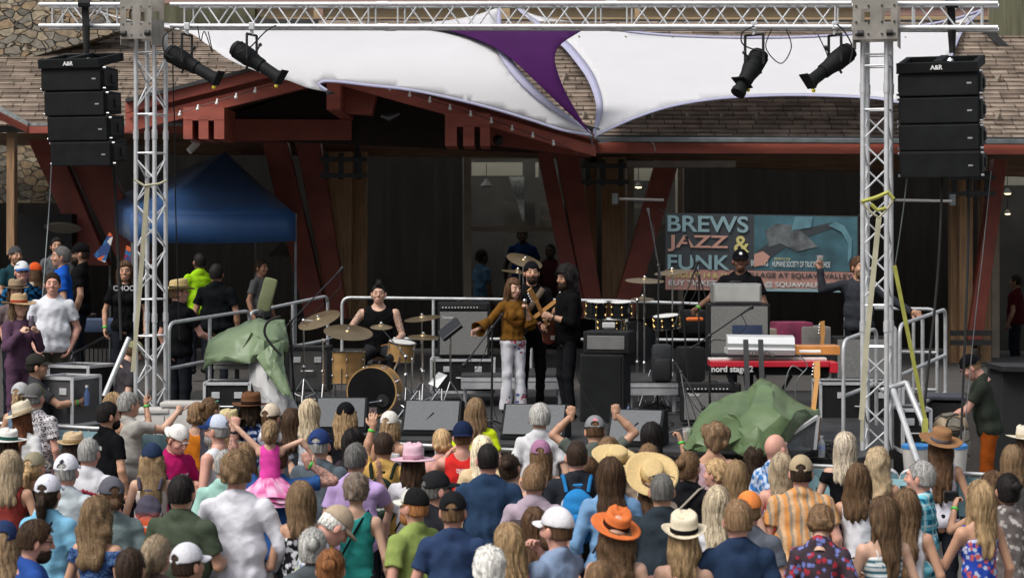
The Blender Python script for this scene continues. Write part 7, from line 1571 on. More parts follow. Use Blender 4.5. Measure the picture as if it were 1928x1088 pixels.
sg = crowd(966, 538, 'long-haired singer in a brown ruffled blouse and white floral flared trousers', h=1.60, s=157, z=DZ, sex=F_, a=158, ha=-12, hp=6, hair='long', hc='auburn', hc2='mid', hlen=.40, skin='fair', shirt='long', sleeve=1.45, c='#75501f', hemz=.95, mouth='open', fine=True,
     arms=(((-.21, .10, 1.15), (-.09, .19, 1.38)), ((.34, .02, 1.20), (.54, .10, 1.10))), hands=(dict(curl=.85, d=(.1, .2, 1), pn=(.9, .3, 0)), dict(curl=.3)), pants='#e8e8ee', skirt=dict(pat='bloom', c2='#b8404e', c3='#5464a0'), lower=[((-.085, 0, .90), (-.09, .02, .50), (-.10, .02, .05)), ((.085, 0, .90), (.10, .04, .50), (.12, .03, .05))])
# bell sleeves, ruffle and printed flowers belong to her clothes
mb = MB(); e = world(sg, (.36, .02, 1.20)); w = world(sg, (.50, .09, 1.12)); d = (w - e).normalized(); mb.lathe([(.05, 0), (.065, .10), (.10, .20)], e, d, 20, cap=False); mb.lathe([(.05, 0), (.07, .08), (.11, .16)], world(sg, (-.16, .06, 1.30)), (world(sg, (-.22, .10, 1.12)) - world(sg, (-.16, .06, 1.30))).normalized(), 20, cap=False)
def child_np(info, name, mbx, mat, col):
    t = info['t']; inv = (Matrix.Translation(t.location) @ Matrix.Rotation(-R(info['a']), 4, 'Z')).inverted(); me = bpy.data.meshes.new(name); me.from_pydata([tuple(inv @ Vector(v)) for v in mbx.v], [], mbx.f)
    at = me.attributes.new('Col', 'FLOAT_COLOR', 'POINT'); cc = tuple(cval(col)) if not isinstance(col, list) else None
    at.data.foreach_set('color', [w for i in range(len(mbx.v)) for w in ((cc if cc else tuple(cval(col[i]))) + (1,))]); me.materials.append(mat); me.polygons.foreach_set('use_smooth', [True] * len(me.polygons)); o = bpy.data.objects.new(name, me); COL.objects.link(o); o.parent = t; return o
o = child_np(sg, 'bell_sleeve', mb, CLOTH, '#75501f'); md = o.modifiers.new('s', 'SOLIDIFY'); md.thickness = .004
mb = MB(); n = 26; vs = []
for i in range(n + 1):
    u = -1 + 2 * i / n; x = .13 * u; z = 1.36 - .14 * (1 - u * u); y = .115 - .03 * u * u; w_ = .012 * (i % 2)
    vs += [world(sg, (x, y + .01, z)), world(sg, (x * 1.08, y + .035 + w_, z - .045)), world(sg, (x * 1.15, y + .02 + w_, z - .10))]
mb.add(vs, [q for i in range(n) for q in ((3 * i, 3 * i + 1, 3 * i + 4, 3 * i + 3), (3 * i + 1, 3 * i + 2, 3 * i + 5, 3 * i + 4))]); child_np(sg, 'ruffle', mb, CLOTH, '#6a441a')
t = held('microphone', 'handheld microphone at the singer\'s mouth', 'microphone', sg, (-.09, .20, 1.42), lambda t, w: (MB().tube([w + Vector((0, 0, -.14)), w + Vector((-.005, .0, .02))], [.012, .016], 10).obj('handle', PHONE, t, True), MB().sphere(w + Vector((-.006, 0, .045)), .027, 12).obj('grille', CHROME, t, True)))
bs = crowd(1001, 517, 'bass player in a black beanie and black shirt behind the singer', h=1.80, s=155, z=DZ, a=172, ha=0, hair='short', hc='black', hat=dict(k='beanie', c='#141418'), skin='tan', beard='dark', shirt='tee', sleeve=1.2, c='#121214', fine=True,
     arms=(((-.25, .05, 1.14), (-.30, .30, 1.30)), ((.27, .02, 1.14), (.10, .22, 1.06))), hands=(dict(curl=.6, band=GB), dict(curl=.5)), pants='#0e0e10')
gt = crowd(1068, 512, 'guitarist with long black curly hair in black, turned left towards the bass player', h=1.76, s=163, z=DZ, a=-112, ha=-10, hp=8, hair='curlylong', hc='black', hlen=.34, hvol=2.2, skin='tan', beard='dark', shirt='long', sleeve=1.5, c='#0f0f11', fine=True,
     arms=(((-.24, .05, 1.13), (-.12, .30, 1.20)), ((.25, .0, 1.13), (.12, .24, 1.05))), hands=(dict(curl=.7, band='#222222'), dict(curl=.6)), pants='#1b1c1f')
guitar('bass guitar with maple neck held by the beanie-wearing bass player', world(bs, (.14, .20, 1.00)), world(bs, (-.30, .28, 1.34)), 155, KBLK, MAPN, .85)
guitar('electric guitar held by the long-haired guitarist, orange headstock raised', world(gt, (.10, .17, 1.00)), world(gt, (-.04, .40, 1.36)), 163, SUNB, MAPN, .8)
mb = MB(); mb.beam(world(bs, (-.12, .12, 1.44)), world(bs, (.14, .20, 1.08)), .07, .006, up=(0, 1, 0)); child_np(bs, 'guitar_strap', mb, CLOTH, '#6d5f50')
ky = crowd(1394, 473, 'heavy-set keyboard player in black cap and glasses by the banner', h=1.86, s=152, z=DZ + .08, a=-158, ha=-18, hair='crew', hc='black', hat=cp('#0d0d10', logo=((.55, .58, .6), True)), skin='brown', shirt='tee', c='#101013', pat=None, build=1.15, fat=1.3, fine=True, shades=dict(c=(.08, .05, .04), frame=(.01, .01, .01)),
     arms=(((-.30, .05, 1.14), (-.22, .28, 1.02)), ((.36, .05, 1.18), (.46, .26, 1.06))), hands=(None, dict(band=GB)))
rm = crowd(1617, 487, 'man in dark grey long sleeves with raised hand behind the right tower', h=1.82, s=152, z=DZ + .04, a=188, ha=-35, hair='short', hc='brown', skin='tan', beard='mid', shirt='long', c='#34363c', fine=True, arms=(((-.38, .06, 1.24), (-.60, .12, 1.10)), ((.34, .06, 1.38), (.46, .08, 1.60))), hands=(dict(curl=.3, d=(-.8, .1, -.2)), dict(curl=.6, d=(0, 0, 1), pn=(0, 1, 0), band=GB)), pants='#15161a')
held('small_cup', 'small glass raised in the right hand man\'s fist', 'cup', rm, (.46, .12, 1.70), lambda t, w: beer(t, w, True, h=.07))
oh = crowd(1862, 660, 'stagehand in orange trousers, dark green tee and black cap facing left', h=1.78, s=174, dy=.01, a=-78, hp=28, lean=12, hair='crew', hc='lbrown', hat=cp('#16161a', back=True, logo=((.5, .5, .5), False)), skin='pink', shirt='tee', c='#3a4038', fine=True, arms=(((-.20, .22, 1.16), (-.14, .45, 1.12)), ((.22, .20, 1.14), (.14, .44, 1.10))), hands=(dict(curl=.6, band=GB), dict(curl=.6, band='#111111')), pants='#a5521c')
lz = 3.45 - (660 - 443) / 174 - 1.79; mb = MB(); mb.box((oh['t'].location.x, oh['t'].location.y, lz / 2 - .02), (1.2, .9, max(.1, lz - .02) + .0)); tag(mb.obj('step_block', BLK), 'low black step the stagehand in orange trousers stands on', 'step')
# ---------------------------------------------------------------- patio at the left
PZ = 1.30
crowd(30, 462, 'man in a grey beanie and dark teal tee at the far left edge', s=132, z=PZ + .22, a=140, hat=dict(k='beanie', c='#4a4a4c'), hair='short', hc='mid', beard='mid', skin='tan', shirt='tee', c='#22414a', arms=('belly', 'belly'))
crowd(64, 466, 'person in a tan and orange cap with beige top behind the tie-dye man', s=134, z=PZ + .1, a=-60, sex=F_, hat=cp('#a2907c', mesh='#d4582a', hole=False), hair='long', hc='brown', skin='tan', shirt='tee', c='#b5ab9c')
crowd(107, 450, 'dark-haired man in grey standing behind the blue polo man', s=128, z=PZ + .35, a=165, hair='short', hc='black', skin='tan', shirt='tee', c='#5a5d60')
crowd(114, 464, 'grey-haired man in a royal blue polo shirt facing left', s=150, a=-105, z=None, h=1.80, hair='short', hc='dgrey', skin='tan', shirt='polo', c='#1b56b8', build=1.1, fat=1.15, arms=('down', 'down'))
crowd(150, 458, 'man in black cap and black tee turned left behind the blue polo', s=146, a=-100, h=1.82, hat=cp('#101012'), hair='short', hc='dark', beard='dark', skin='tan', shirt='tee', c='#0f0f11')
crowd(42, 493, 'man in blue tie-dye top with blue sunglasses pushed up on his cap', s=152, a=155, hat=cp('#dfe3e6', bill='#2b5fa8', hole=False), hair='short', hc='mid', skin='pink', shirt='tee', pat='tiedye', c='#1f5f8c', c2='#0d1620', shades=dict(c=(.05, .3, .6), up=True))
crowd(99, 513, 'smiling man in a plain white tee with glasses hung on his chest', s=163, a=170, h=1.80, hair='short', hc='dark', skin='pink', shirt='tee', c='#dfe2ea', build=1.05, fat=1.12, fine=True, arms=('pocket', 'pocket'), pants='#4a463f')
crowd(30, 524, 'woman in a tan brimmed hat and sunglasses behind the purple hoodie', s=158, dy=.03, a=160, sex=F_, hat=brim('#a08c72', '#6a5a48', straw=True, brim=.07), hair='long', hc='brown', skin='fair', shades={}, shirt='tee', c='#6d5f60')
wm = crowd(36, 551, 'woman in a wide straw hat and mauve hoodie drinking from a can', s=168, dy=.03, a=135, sex=F_, hat=brim('#c0a47e', '#a84a34', straw=True, brim=.10, droop=.015), hair='long', hc='mid', hc2='dblond', skin='fair', shades={}, shirt='long', c='#5b4257', arms=('drink', 'drink'), hands=(dict(curl=.7), dict(curl=.7)), pants='#5b4257')
held('drink_can', 'small can held at the mouth of the straw hat woman', 'can', wm, (.0, .27, 1.40), lambda t, w: MB().lathe([(.026, 0), (.030, .01), (.030, .11), (.024, .12)], w, n=16).obj('can_body', M('can_metal', (0.25, 0.2, 0.26), .3, .7), t, True))
crowd(236, 492, 'person in a black slogan tee, half hidden by the left tower', s=150, a=175, sex=F_, h=1.72, hair='long', hc='brown', skin='tan', shirt='tee', c='#121214', arms=(('down', 'down')), hands=(None, dict(band=GB)), build=1.05)
q = P(240, 543, 157.5); text('CHOOSE', .085, q, 0, M('slogan_print', (.5, .5, .5), .7), None, 'slogan', .001, .001); 
so = bpy.data.objects['slogan']; tag(so, 'white slogan word on the black tee beside the left tower', 'print')
crowd(337, 525, 'man in a straw hat and black tee working at the left stage end', s=158, dy=.03, a=40, ha=25, hat=brim('#d3bc86', '#1c1c1c', straw=True, brim=.085, ch=.11, curl=.03), hair='short', hc='lbrown', skin='pink', shirt='tee', c='#131316', h=1.78, build=1.08, arms=('down', ((.26, .12, 1.13), (.24, .34, 1.06))), hands=(None, dict(band='#7ee07a')), pants='#22242b')
crowd(375, 498, 'person in a neon yellow-green shirt standing in the dark under the tent', s=128, z=PZ + .12, a=-30, hair='crew', hc='black', skin='brown', shirt='polo', c='#9ed020')
crowd(408, 497, 'broad man in a black tee seen from behind under the tent', s=138, a=10, h=1.82, hair='short', hc='black', skin='deep', shirt='tee', c='#0e1114', build=1.2, fat=1.15)
crowd(492, 528, 'person in pale grey deep in the shadow behind the olive-wrapped thing', s=120, z=PZ - .0, a=120, hair='short', hc='dark', skin='deep', shirt='tee', c='#6a6a6c')
sm = crowd(229, 640, 'person in khaki cap and grey tee leaning beside the left tower', s=166, a=60, hp=20, hat=cp('#8b8a66'), hair='short', hc='brown', skin='fair', shirt='tee', c='#403c40', lean=10, h=1.70)
an = crowd(70, 667, 'dark-haired man in a black cap and charcoal shirt near the flight cases', s=178, a=75, hat=cp('#33332f'), hair='short', hc='black', skin='tan', shirt='tee', c='#3c3d41', arms=('down', ((.22, .22, 1.22), (.10, .44, 1.24))), hands=(None, dict(curl=.7, band=GB)), h=1.72)
held('bottle', 'clear blue-labelled bottle held out by the black-capped man at the left', 'bottle', an, (.10, .52, 1.20), lambda t, w: (MB().lathe([(.03, 0), (.032, .12), (.014, .17), (.014, .2)], w, n=16).obj('body', M('blue_bottle', (0.12, 0.2, 0.42), .15, trans=.4), t, True), MB().lathe([(.016, .19), (.016, .215)], w, n=12).obj('cap', WHT, t, True)))
# people seen through the lodge window
crowd(908, 470, 'dim person in a blue-grey tee behind the lodge window glass', s=104.8, a=60, z=PZ, h=1.9, hair='short', hc='dark', skin='brown', shirt='tee', c='#5a7a95')
crowd(984, 425, 'dim tall dark figure in navy behind the lodge window', s=104.5, a=180, h=1.95, z=PZ + .35, hair='crew', hc='black', skin='dark', shirt='tee', c='#1c3a66')
crowd(1036, 455, 'dim dark figure in maroon behind the lodge window', s=104.5, a=200, h=1.9, z=PZ + .1, hair='crew', hc='black', skin='dark', shirt='tee', c='#5a2a30')
crowd(1912, 540, 'person in a red shirt behind the glass at the far right', s=105.5, a=-60, z=PZ - .3, h=1.75, hair='short', hc='dark', skin='deep', shirt='tee', c='#5a161c', build=1.2)
# ---------------------------------------------------------------- the crowd, left to right
crowd(40, 722, 'woman in a pale grey cap with a blond ponytail and bare shoulder', sex=F_, s=172, a=15, hat=cp('#b9b9bb'), hair='pony', hc='dblond', skin='tan', shirt='tank', c='#6b7f96')
crowd(66, 724, 'man in a backward grey cap and black-and-white leaf print shirt', s=176, a=20, hat=cp('#6b6b6b', back=True, mesh='#6d6b55'), hair='short', hc='grey', skin='pink', shirt='tee', pat='leaf', c='#dcd8dc', c2='#2a272c', h=1.80, build=1.1)
crowd(44, 758, 'woman in a cream fedora with long auburn hair and white top', sex=F_, s=190, dy=.03, a=25, hat=brim('#d9cfb8', '#b8a88a', brim=.085, ch=.12, roll=-14, tilt=-8), hair='long', hc='auburn', skin='fair', shirt='tee', c='#e6e6e8')
crowd(14, 806, 'woman in a white hat with a dark green band at the left edge', sex=F_, s=206, dy=.02, a=10, hat=brim('#e4e4df', '#2c5a50', brim=.10, ch=.09, roll=6), hair='lob', hc='dark', skin='tan', shirt='tee', c='#7b6a5c')
crowd(138, 812, 'woman in a small tan straw hat with sunglasses behind the white trucker caps', sex=F_, s=208, dy=.02, a=10, hat=brim('#cdb592', '#a98f68', straw=True, brim=.05, ch=.09), hair='long', hc='dark', skin='tan', shirt='tee', c='#4a3a40')
crowd(20, 850, 'woman with a loose pale blond bob at the far left edge', sex=F_, a=10, hair='lob', hc='plat', hc2='dblond', skin='tan', shirt='tank', c='#8a3a35')
crowd(66, 853, 'woman in a khaki cap with a long wavy blond ponytail and black top', sex=F_, s=222, h=1.62, a=20, hat=cp('#9a937c'), hair='pony', hc='blond', hlen=.36, hvol=1.6, side=-1.2, skin='tan', shirt='tank', c='#15151a')
crowd(205, 757, 'bearded dark-haired man in a black tee with a small white logo', s=190, a=48, ha=10, hair='short', hc='black', beard='black', skin='tan', shirt='tee', pat='print', c='#111216', c2='#b8b8b8', h=1.80, fine=True)
po = crowd(216, 741, 'blond woman raising her right arm and pointing at the stage', sex=F_, s=180, a=45, hair='long', hc='dblond', hc2='blond', skin='tan', shirt='camis', c='#5a4d48', arms=('down', ((.30, .22, 1.42), (.20, .26, 1.66))), hands=(None, dict(fingers=[0, .95, .95, .95], d=(0, 0, 1), pn=(0, 1, 0), band=GB, thumb=.8)), shades=dict(up=True))
crowd(243, 738, 'grey-haired man pointing with one finger behind the blond woman', s=176, a=50, hair='short', hc='grey', skin='fair', shirt='tee', c='#b3b0aa', arms=('down', ((.20, .25, 1.38), (.16, .45, 1.52))), hands=(None, dict(fingers=[0, .9, .9, .9], thumb=.7)))
crowd(327, 797, 'man in a backward white cap and magenta shirt bending over his beer', s=203, a=130, hp=30, hat=cp('#e8e6e2', back=True), hair='short', hc='mid', skin='pink', shirt='polo', c='#b01e62', arms=('front', 'front'), hands=(dict(curl=.5), dict(curl=.5, band='#9aa0b8')), h=1.74)
crowd(287, 836, 'woman with long wavy golden hair, navy cap and an orange-grey backpack', sex=F_, s=219, a=0, hat=cp('#2c3a56', hole=False), hair='curlylong', hc='blond', hc2='dblond', hlen=.30, skin='fair', shirt='camis', c='#e0d6d0')
BP1 = NP_[0]
i1 = crowd(250, 845, 'person hidden behind the golden-haired woman, only dark hair showing', s=212, a=0, sex=F_, hair='bob', hc='mid', shirt='tee', c='#555555') if 0 else None
crowd(371, 759, 'woman with braided light brown updo and mustard orange top', sex=F_, s=178, a=5, hair='updo', hc='lbrown', skin='fair', shirt='tank', c='#c2711f', hvol=1.3)
crowd(397, 749, 'brown-haired woman with green sunglasses pushed up, mostly hidden', sex=F_, s=172, a=40, hair='bun', hc='mid', skin='fair', shirt='tee', c='#40404a', shades=dict(up=True, c=(.1, .45, .3), frame=(.15, .55, .4)))
gm_ = crowd(407, 783, 'grey-goateed man in blue and white trucker cap, sunglasses and white sleeveless shirt', s=205, a=-70, hat=cp('#2f4a86', mesh='#c9d2e2', bill='#1b2e58', logo=((.5, .55, .7), True)), hair='short', hc='grey', beard='grey', skin='pink', shades={}, shirt='tank', c='#e2e3ea', h=1.80, build=1.1, fat=1.1, arms=('down', 'front'))
crowd(431, 771, 'person in a pale straw hat just behind the trucker cap man', sex=F_, s=190, dy=.02, a=20, hat=brim('#cfc092', '#b5a578', straw=True, brim=.055, ch=.1), hair='bob', hc='lbrown', skin='fair', shirt='tee', c='#7d8076')
crowd(473, 739, 'man in a brown fedora and blue floral shirt', s=173, dy=.03, a=15, hat=brim('#6b4a33', '#332620', brim=.085, ch=.11, curl=.015), hair='bob', hc='dark', hlen=.05, skin='tan', shirt='polo', pat='floral', c='#1f2f5c', c2='#c8d0e2', c3='#8fa0c8')
crowd(511, 762, 'man in a backward cream trucker cap and grey shirt', s=186, a=25, hat=cp('#c9b49c', mesh='#d8c8b4'), hair='short', hc='brown', skin='fair', shirt='tee', c='#8b8f99')
crowd(549, 771, 'woman with long straight dark brown hair and charcoal tank top', sex=F_, s=186, a=0, hair='long', hc='dark', hc2='brown', hlen=.18, skin='fair', shirt='tank', c='#3f434a')
crowd(583, 753, 'blond woman with streaked shoulder-length hair and striped white shirt', sex=F_, s=172, a=15, hair='lob', hc='blond', hc2='plat', skin='fair', shirt='tank', c='#c9ccd2', pat='leaf', c2='#8d92a0')
# girl on shoulders
mn = crowd(520, 833, 'man in a denim blue shirt carrying the girl in pink on his shoulders', s=236, a=0, h=1.80, hair='short', hc='brown', skin='pink', shirt='tee', c='#345c98', tattoo=True, fine=True, arms=(((-.32, .08, 1.58), (-.34, .10, 1.84)), ((.34, .03, 1.44), (.13, .08, 1.66))), hands=(dict(curl=.95, d=(.1, .1, 1), pn=(0, 1, 0), band='#22252a', thumb=.9), dict(curl=.95, d=(-.2, .1, 1), pn=(0, 1, 0), band=GB, thumb=.9)))
ml = mn['t'].location; gl = person('little girl in a pink leotard and tutu sitting on a man\'s shoulders', (ml.x - .035, ml.y - .10, ml.z + .90), a=0, h=1.06, sex=F_, skin='fair', hair='pony', hc='dblond', hvol=1.2, hlen=.12, shirt='tank', c='#ee4fb0', sit=True, hs=1.32, hlift=-.02, pants='#d9a0b8', fine=True, arms=(((-.36, .02, 1.62), (-.55, .05, 1.80)), ((.34, .02, 1.50), (.50, .05, 1.40))))
mb = MB(); c0 = ml + Vector((-.035, -.10, .90)); 
for lay in range(3):
    n = 48; vs = []
    for j in range(4):
        for k_ in range(n): a_ = 2 * math.pi * k_ / n; r = (.085 + .055 * j) + .012 * math.sin(k_ * 5 + lay * 2) * j / 3; vs.append(c0 + Vector((r * math.cos(a_), r * .8 * math.sin(a_), .63 - .045 * j * (1 + .25 * lay) + .010 * math.sin(k_ * 7 + lay))))
    mb.add(vs, [(j * n + k_, j * n + (k_ + 1) % n, (j + 1) * n + (k_ + 1) % n, (j + 1) * n + k_) for j in range(3) for k_ in range(n)])
child_np(gl, 'tutu', mb, CLOTH, [('#e79ac6', '#d35c9c', '#f0c4dd')[(i // 3) % 3] for i in range(len(mb.v))])
mb = MB(); hp_ = c0 + Vector((0, 0, .985))
for sx in (-1, 1): mb.sphere(hp_ + Vector((sx * .072, 0, -.03)), (.022, .035, .04), 12)
mb.tube([hp_ + Vector((.072 * math.cos(a_), 0, .085 * math.sin(a_) - .0)) for a_ in [math.pi * i / 12 for i in range(13)]], .009, 8); child_np(gl, 'ear_defenders', mb, PLASTIC, '#e6e6ea')
crowd(602, 810, 'man in a navy cap and slate grey polo shirt seen from behind', s=215, a=12, hat=cp('#2c3f70', back=False), hair='crew', hc='grey', skin='pink', shirt='polo', c='#5a646c', h=1.80, build=1.12)
crowd(652, 759, 'woman in a black cap with wavy blond hair and black print tee', sex=F_, s=178, a=15, hat=cp('#18191d', hole=False), hair='lob', hc='dblond', hc2='blond', hvol=1.4, skin='fair', shirt='tee', c='#17181d', pat='print', c2='#2f8fc0')
crowd(735, 776, 'blond woman in a white cap, bare shoulders, left of the wedge monitor', sex=F_, s=184, a=20, hat=cp('#e4e1da'), hair='bob', hc='dblond', hlen=.06, skin='tan', shirt='camis', c='#d8d8dc')
crowd(667, 809, 'woman with long black hair turned right beside the navy cap man', sex=F_, s=205, a=30, hair='long', hc='black', skin='tan', shirt='tee', c='#3a2f38')
ph = crowd(723, 813, 'short-haired man in a yellow tee holding a phone up high', s=212, a=5, h=1.76, hair='crew', hc='dark', skin='tan', shirt='tee', c='#d0a860', arms=(((-.20, .22, 1.52), (-.14, .26, 1.78)), 'front'), hands=(dict(curl=.35, d=(0, 0, 1), pn=(0, 1, 0), band=GB), None))
held('phone', 'phone held up filming the drummer, screen facing back', 'phone', ph, (-.145, .30, 1.875), lambda t, w: phone(t, w))
PK2 = backpack(ph, 'dark green and black backpack on the yellow tee man', '#26302a', '#3c5044', .85)
la = crowd(671, 835, 'dark-haired man in a lavender tee with his hands raised together', s=228, a=18, h=1.76, hair='short', hc='dgrey', skin='tan', shirt='tee', c='#c4a9dc', build=1.1, arms=('down', ((.20, .18, 1.24), (.12, .20, 1.46))), hands=(None, dict(curl=.1, d=(0, .1, 1), pn=(-1, 0, 0))))
crowd(671, 894, 'woman with short grey-brown hair in a teal tank top', sex=F_, s=252, a=5, hair='curly', hc='grey', hc2='lbrown', hvol=.6, skin='fair', shirt='tank', c='#2f8a85', strap='#141416', h=1.66)
crowd(778, 836, 'woman in a pink felt hat with a dark brown bob and white tee', sex=F_, s=224, dy=.04, a=3, hat=brim('#e2bccb', '#c99aac', brim=.10, ch=.125, crown=(.086, .10), curl=-.005), hair='bob', hc='dark', hc2='brown', hlen=.12, hvol=1.1, skin='fair', shirt='tee', c='#e9e9f0', strap='#1a1a1c')
crowd(895, 751, 'woman with a light brown bob and neon yellow tee', sex=F_, s=176, a=0, hair='bob', hc='lbrown', hc2='dblond', hlen=.12, skin='fair', shirt='tee', c='#d4e82a')
rd = crowd(872, 795, 'man in a backward navy cap and red tank top photographing the band', s=204, a=5, h=1.78, hat=cp('#1d2946', back=True), hair='crew', hc='mid', skin='pink', shirt='tank', pat='print', c2='#f0d8d8', c='#d9322f', build=1.12, arms=(((-.26, .12, 1.28), (-.08, .20, 1.56)), ((.24, .16, 1.28), (.12, .24, 1.52))))
held('phone', 'phone gripped in front of the navy cap man\'s face', 'phone', rd, (-.02, .26, 1.64), lambda t, w: phone(t, w))
crowd(831, 808, 'blond person with a braided head close behind the pink hat', sex=F_, s=200, a=-15, hair='updo', hc='blond', skin='fair', shirt='tee', c='#d9a8a0')
crowd(908, 822, 'platinum blond woman with long straight hair and cream top', sex=F_, s=214, a=10, hair='long', hc='plat', skin='fair', shirt='tee', c='#d8c09a')
crowd(919, 834, 'man with cropped dark hair and a plain navy tee, centre crowd', s=236, a=0, h=1.80, hair='crew', hc='black', skin='pink', shirt='tee', c='#2f4460', build=1.15)
crowd(1016, 761, 'person with a silver-grey bob in a white tee before the stage', sex='m', s=184, a=0, h=1.78, hair='short', hc='grey', hc2='white', hvol=1.7, skin='fair', shirt='tee', c='#d9dade')
crowd(1018, 830, 'woman in a mauve cap with brown hair and bare shoulders', sex=F_, s=216, a=3, hat=cp('#a87a9a'), hair='lob', hc='mid', hc2='lbrown', skin='tan', shirt='tube', sleeve=0, c='#555a60')
crowd(966, 854, 'woman with dark brown hair tied low, left of the mauve cap', sex=F_, s=228, a=25, hr=-12, hair='bun', hc='dark', skin='fair', shirt='camis', c='#dccbb8', side=1.2)
fm = crowd(1120, 785, 'man in a grey cap and grey tee raising both fists', s=204, a=0, hp=12, h=1.76, hat=cp('#85878b', logo=((.55, .2, .22), False)), hair='crew', hc='brown', skin='tan', shirt='tee', c='#5f6660', arms=(((-.30, .04, 1.52), (-.18, .06, 1.80)), ((.32, .04, 1.56), (.17, .06, 1.80))), hands=(fist(), fist()))
bpm = crowd(1086, 829, 'dark-haired man in a charcoal tee with a bright blue backpack', s=232, a=0, h=1.78, hair='crew', hc='dark', skin='pink', shirt='tee', c='#2c2f36', build=1.08)
backpack(bpm, 'bright blue backpack with a grey loop, centre of the crowd', '#2f86c8', '#2f78b8', .92)
crowd(1146, 825, 'brown-haired woman with straight hair beside the big straw hat', sex=F_, s=212, a=10, hair='long', hc='mid', skin='fair', shirt='tee', c='#7a6e6a')
crowd(1160, 845, 'woman under a big tilted straw sun hat, the left one of two', sex=F_, s=222, dy=.0, a=10, hp=10, hat=brim('#dcc28c', '#c9ad76', straw=True, brim=.125, ch=.085, tilt=-30, dent=False, wav=.01, roll=12), hair='lob', hc='brown', skin='fair', shirt='tee', c='#b5a08c')
crowd(1110, 861, 'child with short brown hair between the backpack and the straw hat', s=228, h=1.50, a=20, hair='short', hc='brown', skin='fair', shirt='tee', c='#6d6258')
dn = crowd(1149, 863, 'woman with long dark brown hair and a denim shirt', sex=F_, s=248, a=-5, h=1.72, hair='long', hc='dark', hc2='brown', hlen=.32, skin='tan', shirt='rolled', c='#7ba3cc', build=1.12, strap='#26262a')
crowd(1006, 874, 'man with curly light brown crop and mauve-grey tee', s=242, a=8, h=1.76, hair='short', hc='lbrown', skin='pink', shirt='tee', c='#b7a6b4')
crowd(1221, 834, 'man with short brown hair and glasses in a white shirt', s=222, a=10, h=1.76, hair='crew', hc='mid', skin='pink', shirt='tee', c='#e6e6e8')
bh = crowd(1228, 798, 'woman with long black hair holding a beer cup up at the stage', sex=F_, s=200, a=25, hair='long', hc='black', hlen=.36, hvol=1.3, skin='tan', shirt='tee', c='#201d22', arms=('down', ((.26, .20, 1.36), (.20, .28, 1.56))), hands=(None, dict(curl=.7, band=GB)))
held('beer_cup', 'clear cup of amber beer raised by the black-haired woman', 'cup', bh, (.24, .34, 1.56), beer)
crowd(1227, 874, 'woman under a big woven straw hat tipped back, the right one of two', sex=F_, s=240, a=5, hat=brim('#dcc08a', '#b58f50', straw=True, brim=.12, ch=.09, tilt=-46, dent=False, wav=.008, roll=8), hair='lob', hc='brown', skin='fair', shirt='tee', c='#c9b8a8')
crowd(1246, 890, 'man with thinning grey-brown crop, sunglasses on his head and slate polo', s=256, a=0, h=1.80, hair='crew', hc='dgrey', skin='tan', shirt='polo', c='#333c44', build=1.12, shades=dict(up=True))
bn = crowd(1297, 850, 'man with brown hair in a low bun and a black tee', s=230, a=15, ha=12, h=1.76, hair='bun', hc='mid', beard='mid', skin='fair', shirt='tee', c='#1c1d21', side=-.8)
t = thing('shoulder_bag', 'khaki bucket bag slung on the back of the bun-haired man', 'bag', world(bn, (-.05, -.18, 1.25))); w = world(bn, (-.06, -.19, 1.22)); mb = MB(); mb.rbox(w, (.20, .08, .12), Matrix.Rotation(R(-28), 3, 'Y'), .035); mb.obj('pouch', M('khaki_bag', (0.33, 0.30, 0.24), .85, var=.1), t, True); mb = MB(); mb.tube([w + Vector((-.02, 0, .05)), world(bn, (.10, -.08, 1.46)), world(bn, (.13, .0, 1.47))], .010, 6); mb.obj('strap', M('khaki_bag', 0), t, True)
crowd(1343, 797, 'woman with tousled highlighted hair and a bare back below the tarp', sex=F_, s=213, a=10, hr=8, hair='messy', hc='high', hc2='dblond', hvol=1.2, skin='tan', shirt='tube', sleeve=0, c='#c9a9b4', h=1.70)
crowd(1346, 867, 'boy with curly blond hair looking back to the left', s=222, a=-60, h=1.55, hair='curly', hc='blond', hvol=.7, skin='pink', shirt='tee', c='#8a8f96')
crowd(1385, 869, 'woman with long straight golden blond hair right of the boy', sex=F_, s=232, a=5, hair='long', hc='blond', hc2='lbrown', hlen=.22, skin='fair', shirt='tank', c='#b9bcc2')
crowd(1421, 838, 'woman with dark brown curly hair next to the bald man', sex=F_, s=207, a=15, hair='curlylong', hc='dark', hlen=.18, skin='tan', shirt='tee', c='#4a4548')
crowd(1462, 816, 'bald man in sunglasses and a blue and white tie-dye tee', s=217, a=50, h=1.80, hair='bald', skin='pink', shades={}, shirt='tee', pat='tiedye', c='#3f78b8', c2='#c8d6ee', build=1.08)
crowd(1350, 917, 'woman with long blond hair and a white tee behind the fedora', sex=F_, s=258, a=8, hair='long', hc='dblond', hc2='plat', hlen=.26, skin='fair', shirt='tee', c='#dfe0e6')
crowd(1411, 927, 'person in an orange cap and grey tee behind the navy tee man', s=256, a=15, h=1.74, hat=cp('#e88a4a', hole=False), hair='short', hc='lbrown', skin='pink', shirt='tee', c='#626873')
nv = crowd(1389, 941, 'man in a plain navy tee with his arm round the fedora woman', s=292, a=0, h=1.76, hair='short', hc='lbrown', skin='pink', shirt='tee', c='#2b3c58', build=1.05, arms=(((-.40, .03, 1.24), (-.62, .10, 1.22)), 'down'), hands=(dict(curl=.5, d=(-.6, .5, -.1), pn=(0, -.3, -1)), None))
crowd(1288, 967, 'woman in a cream fedora with a black band and streaked blond hair', sex=F_, s=292, dy=.03, a=3, hat=brim('#e8dcc2', '#17171a', brim=.055, ch=.115, curl=.03, tilt=-10), hair='long', hc='dblond', hc2='blond', hlen=.14, skin='fair', shirt='camis', c='#b08a7a')
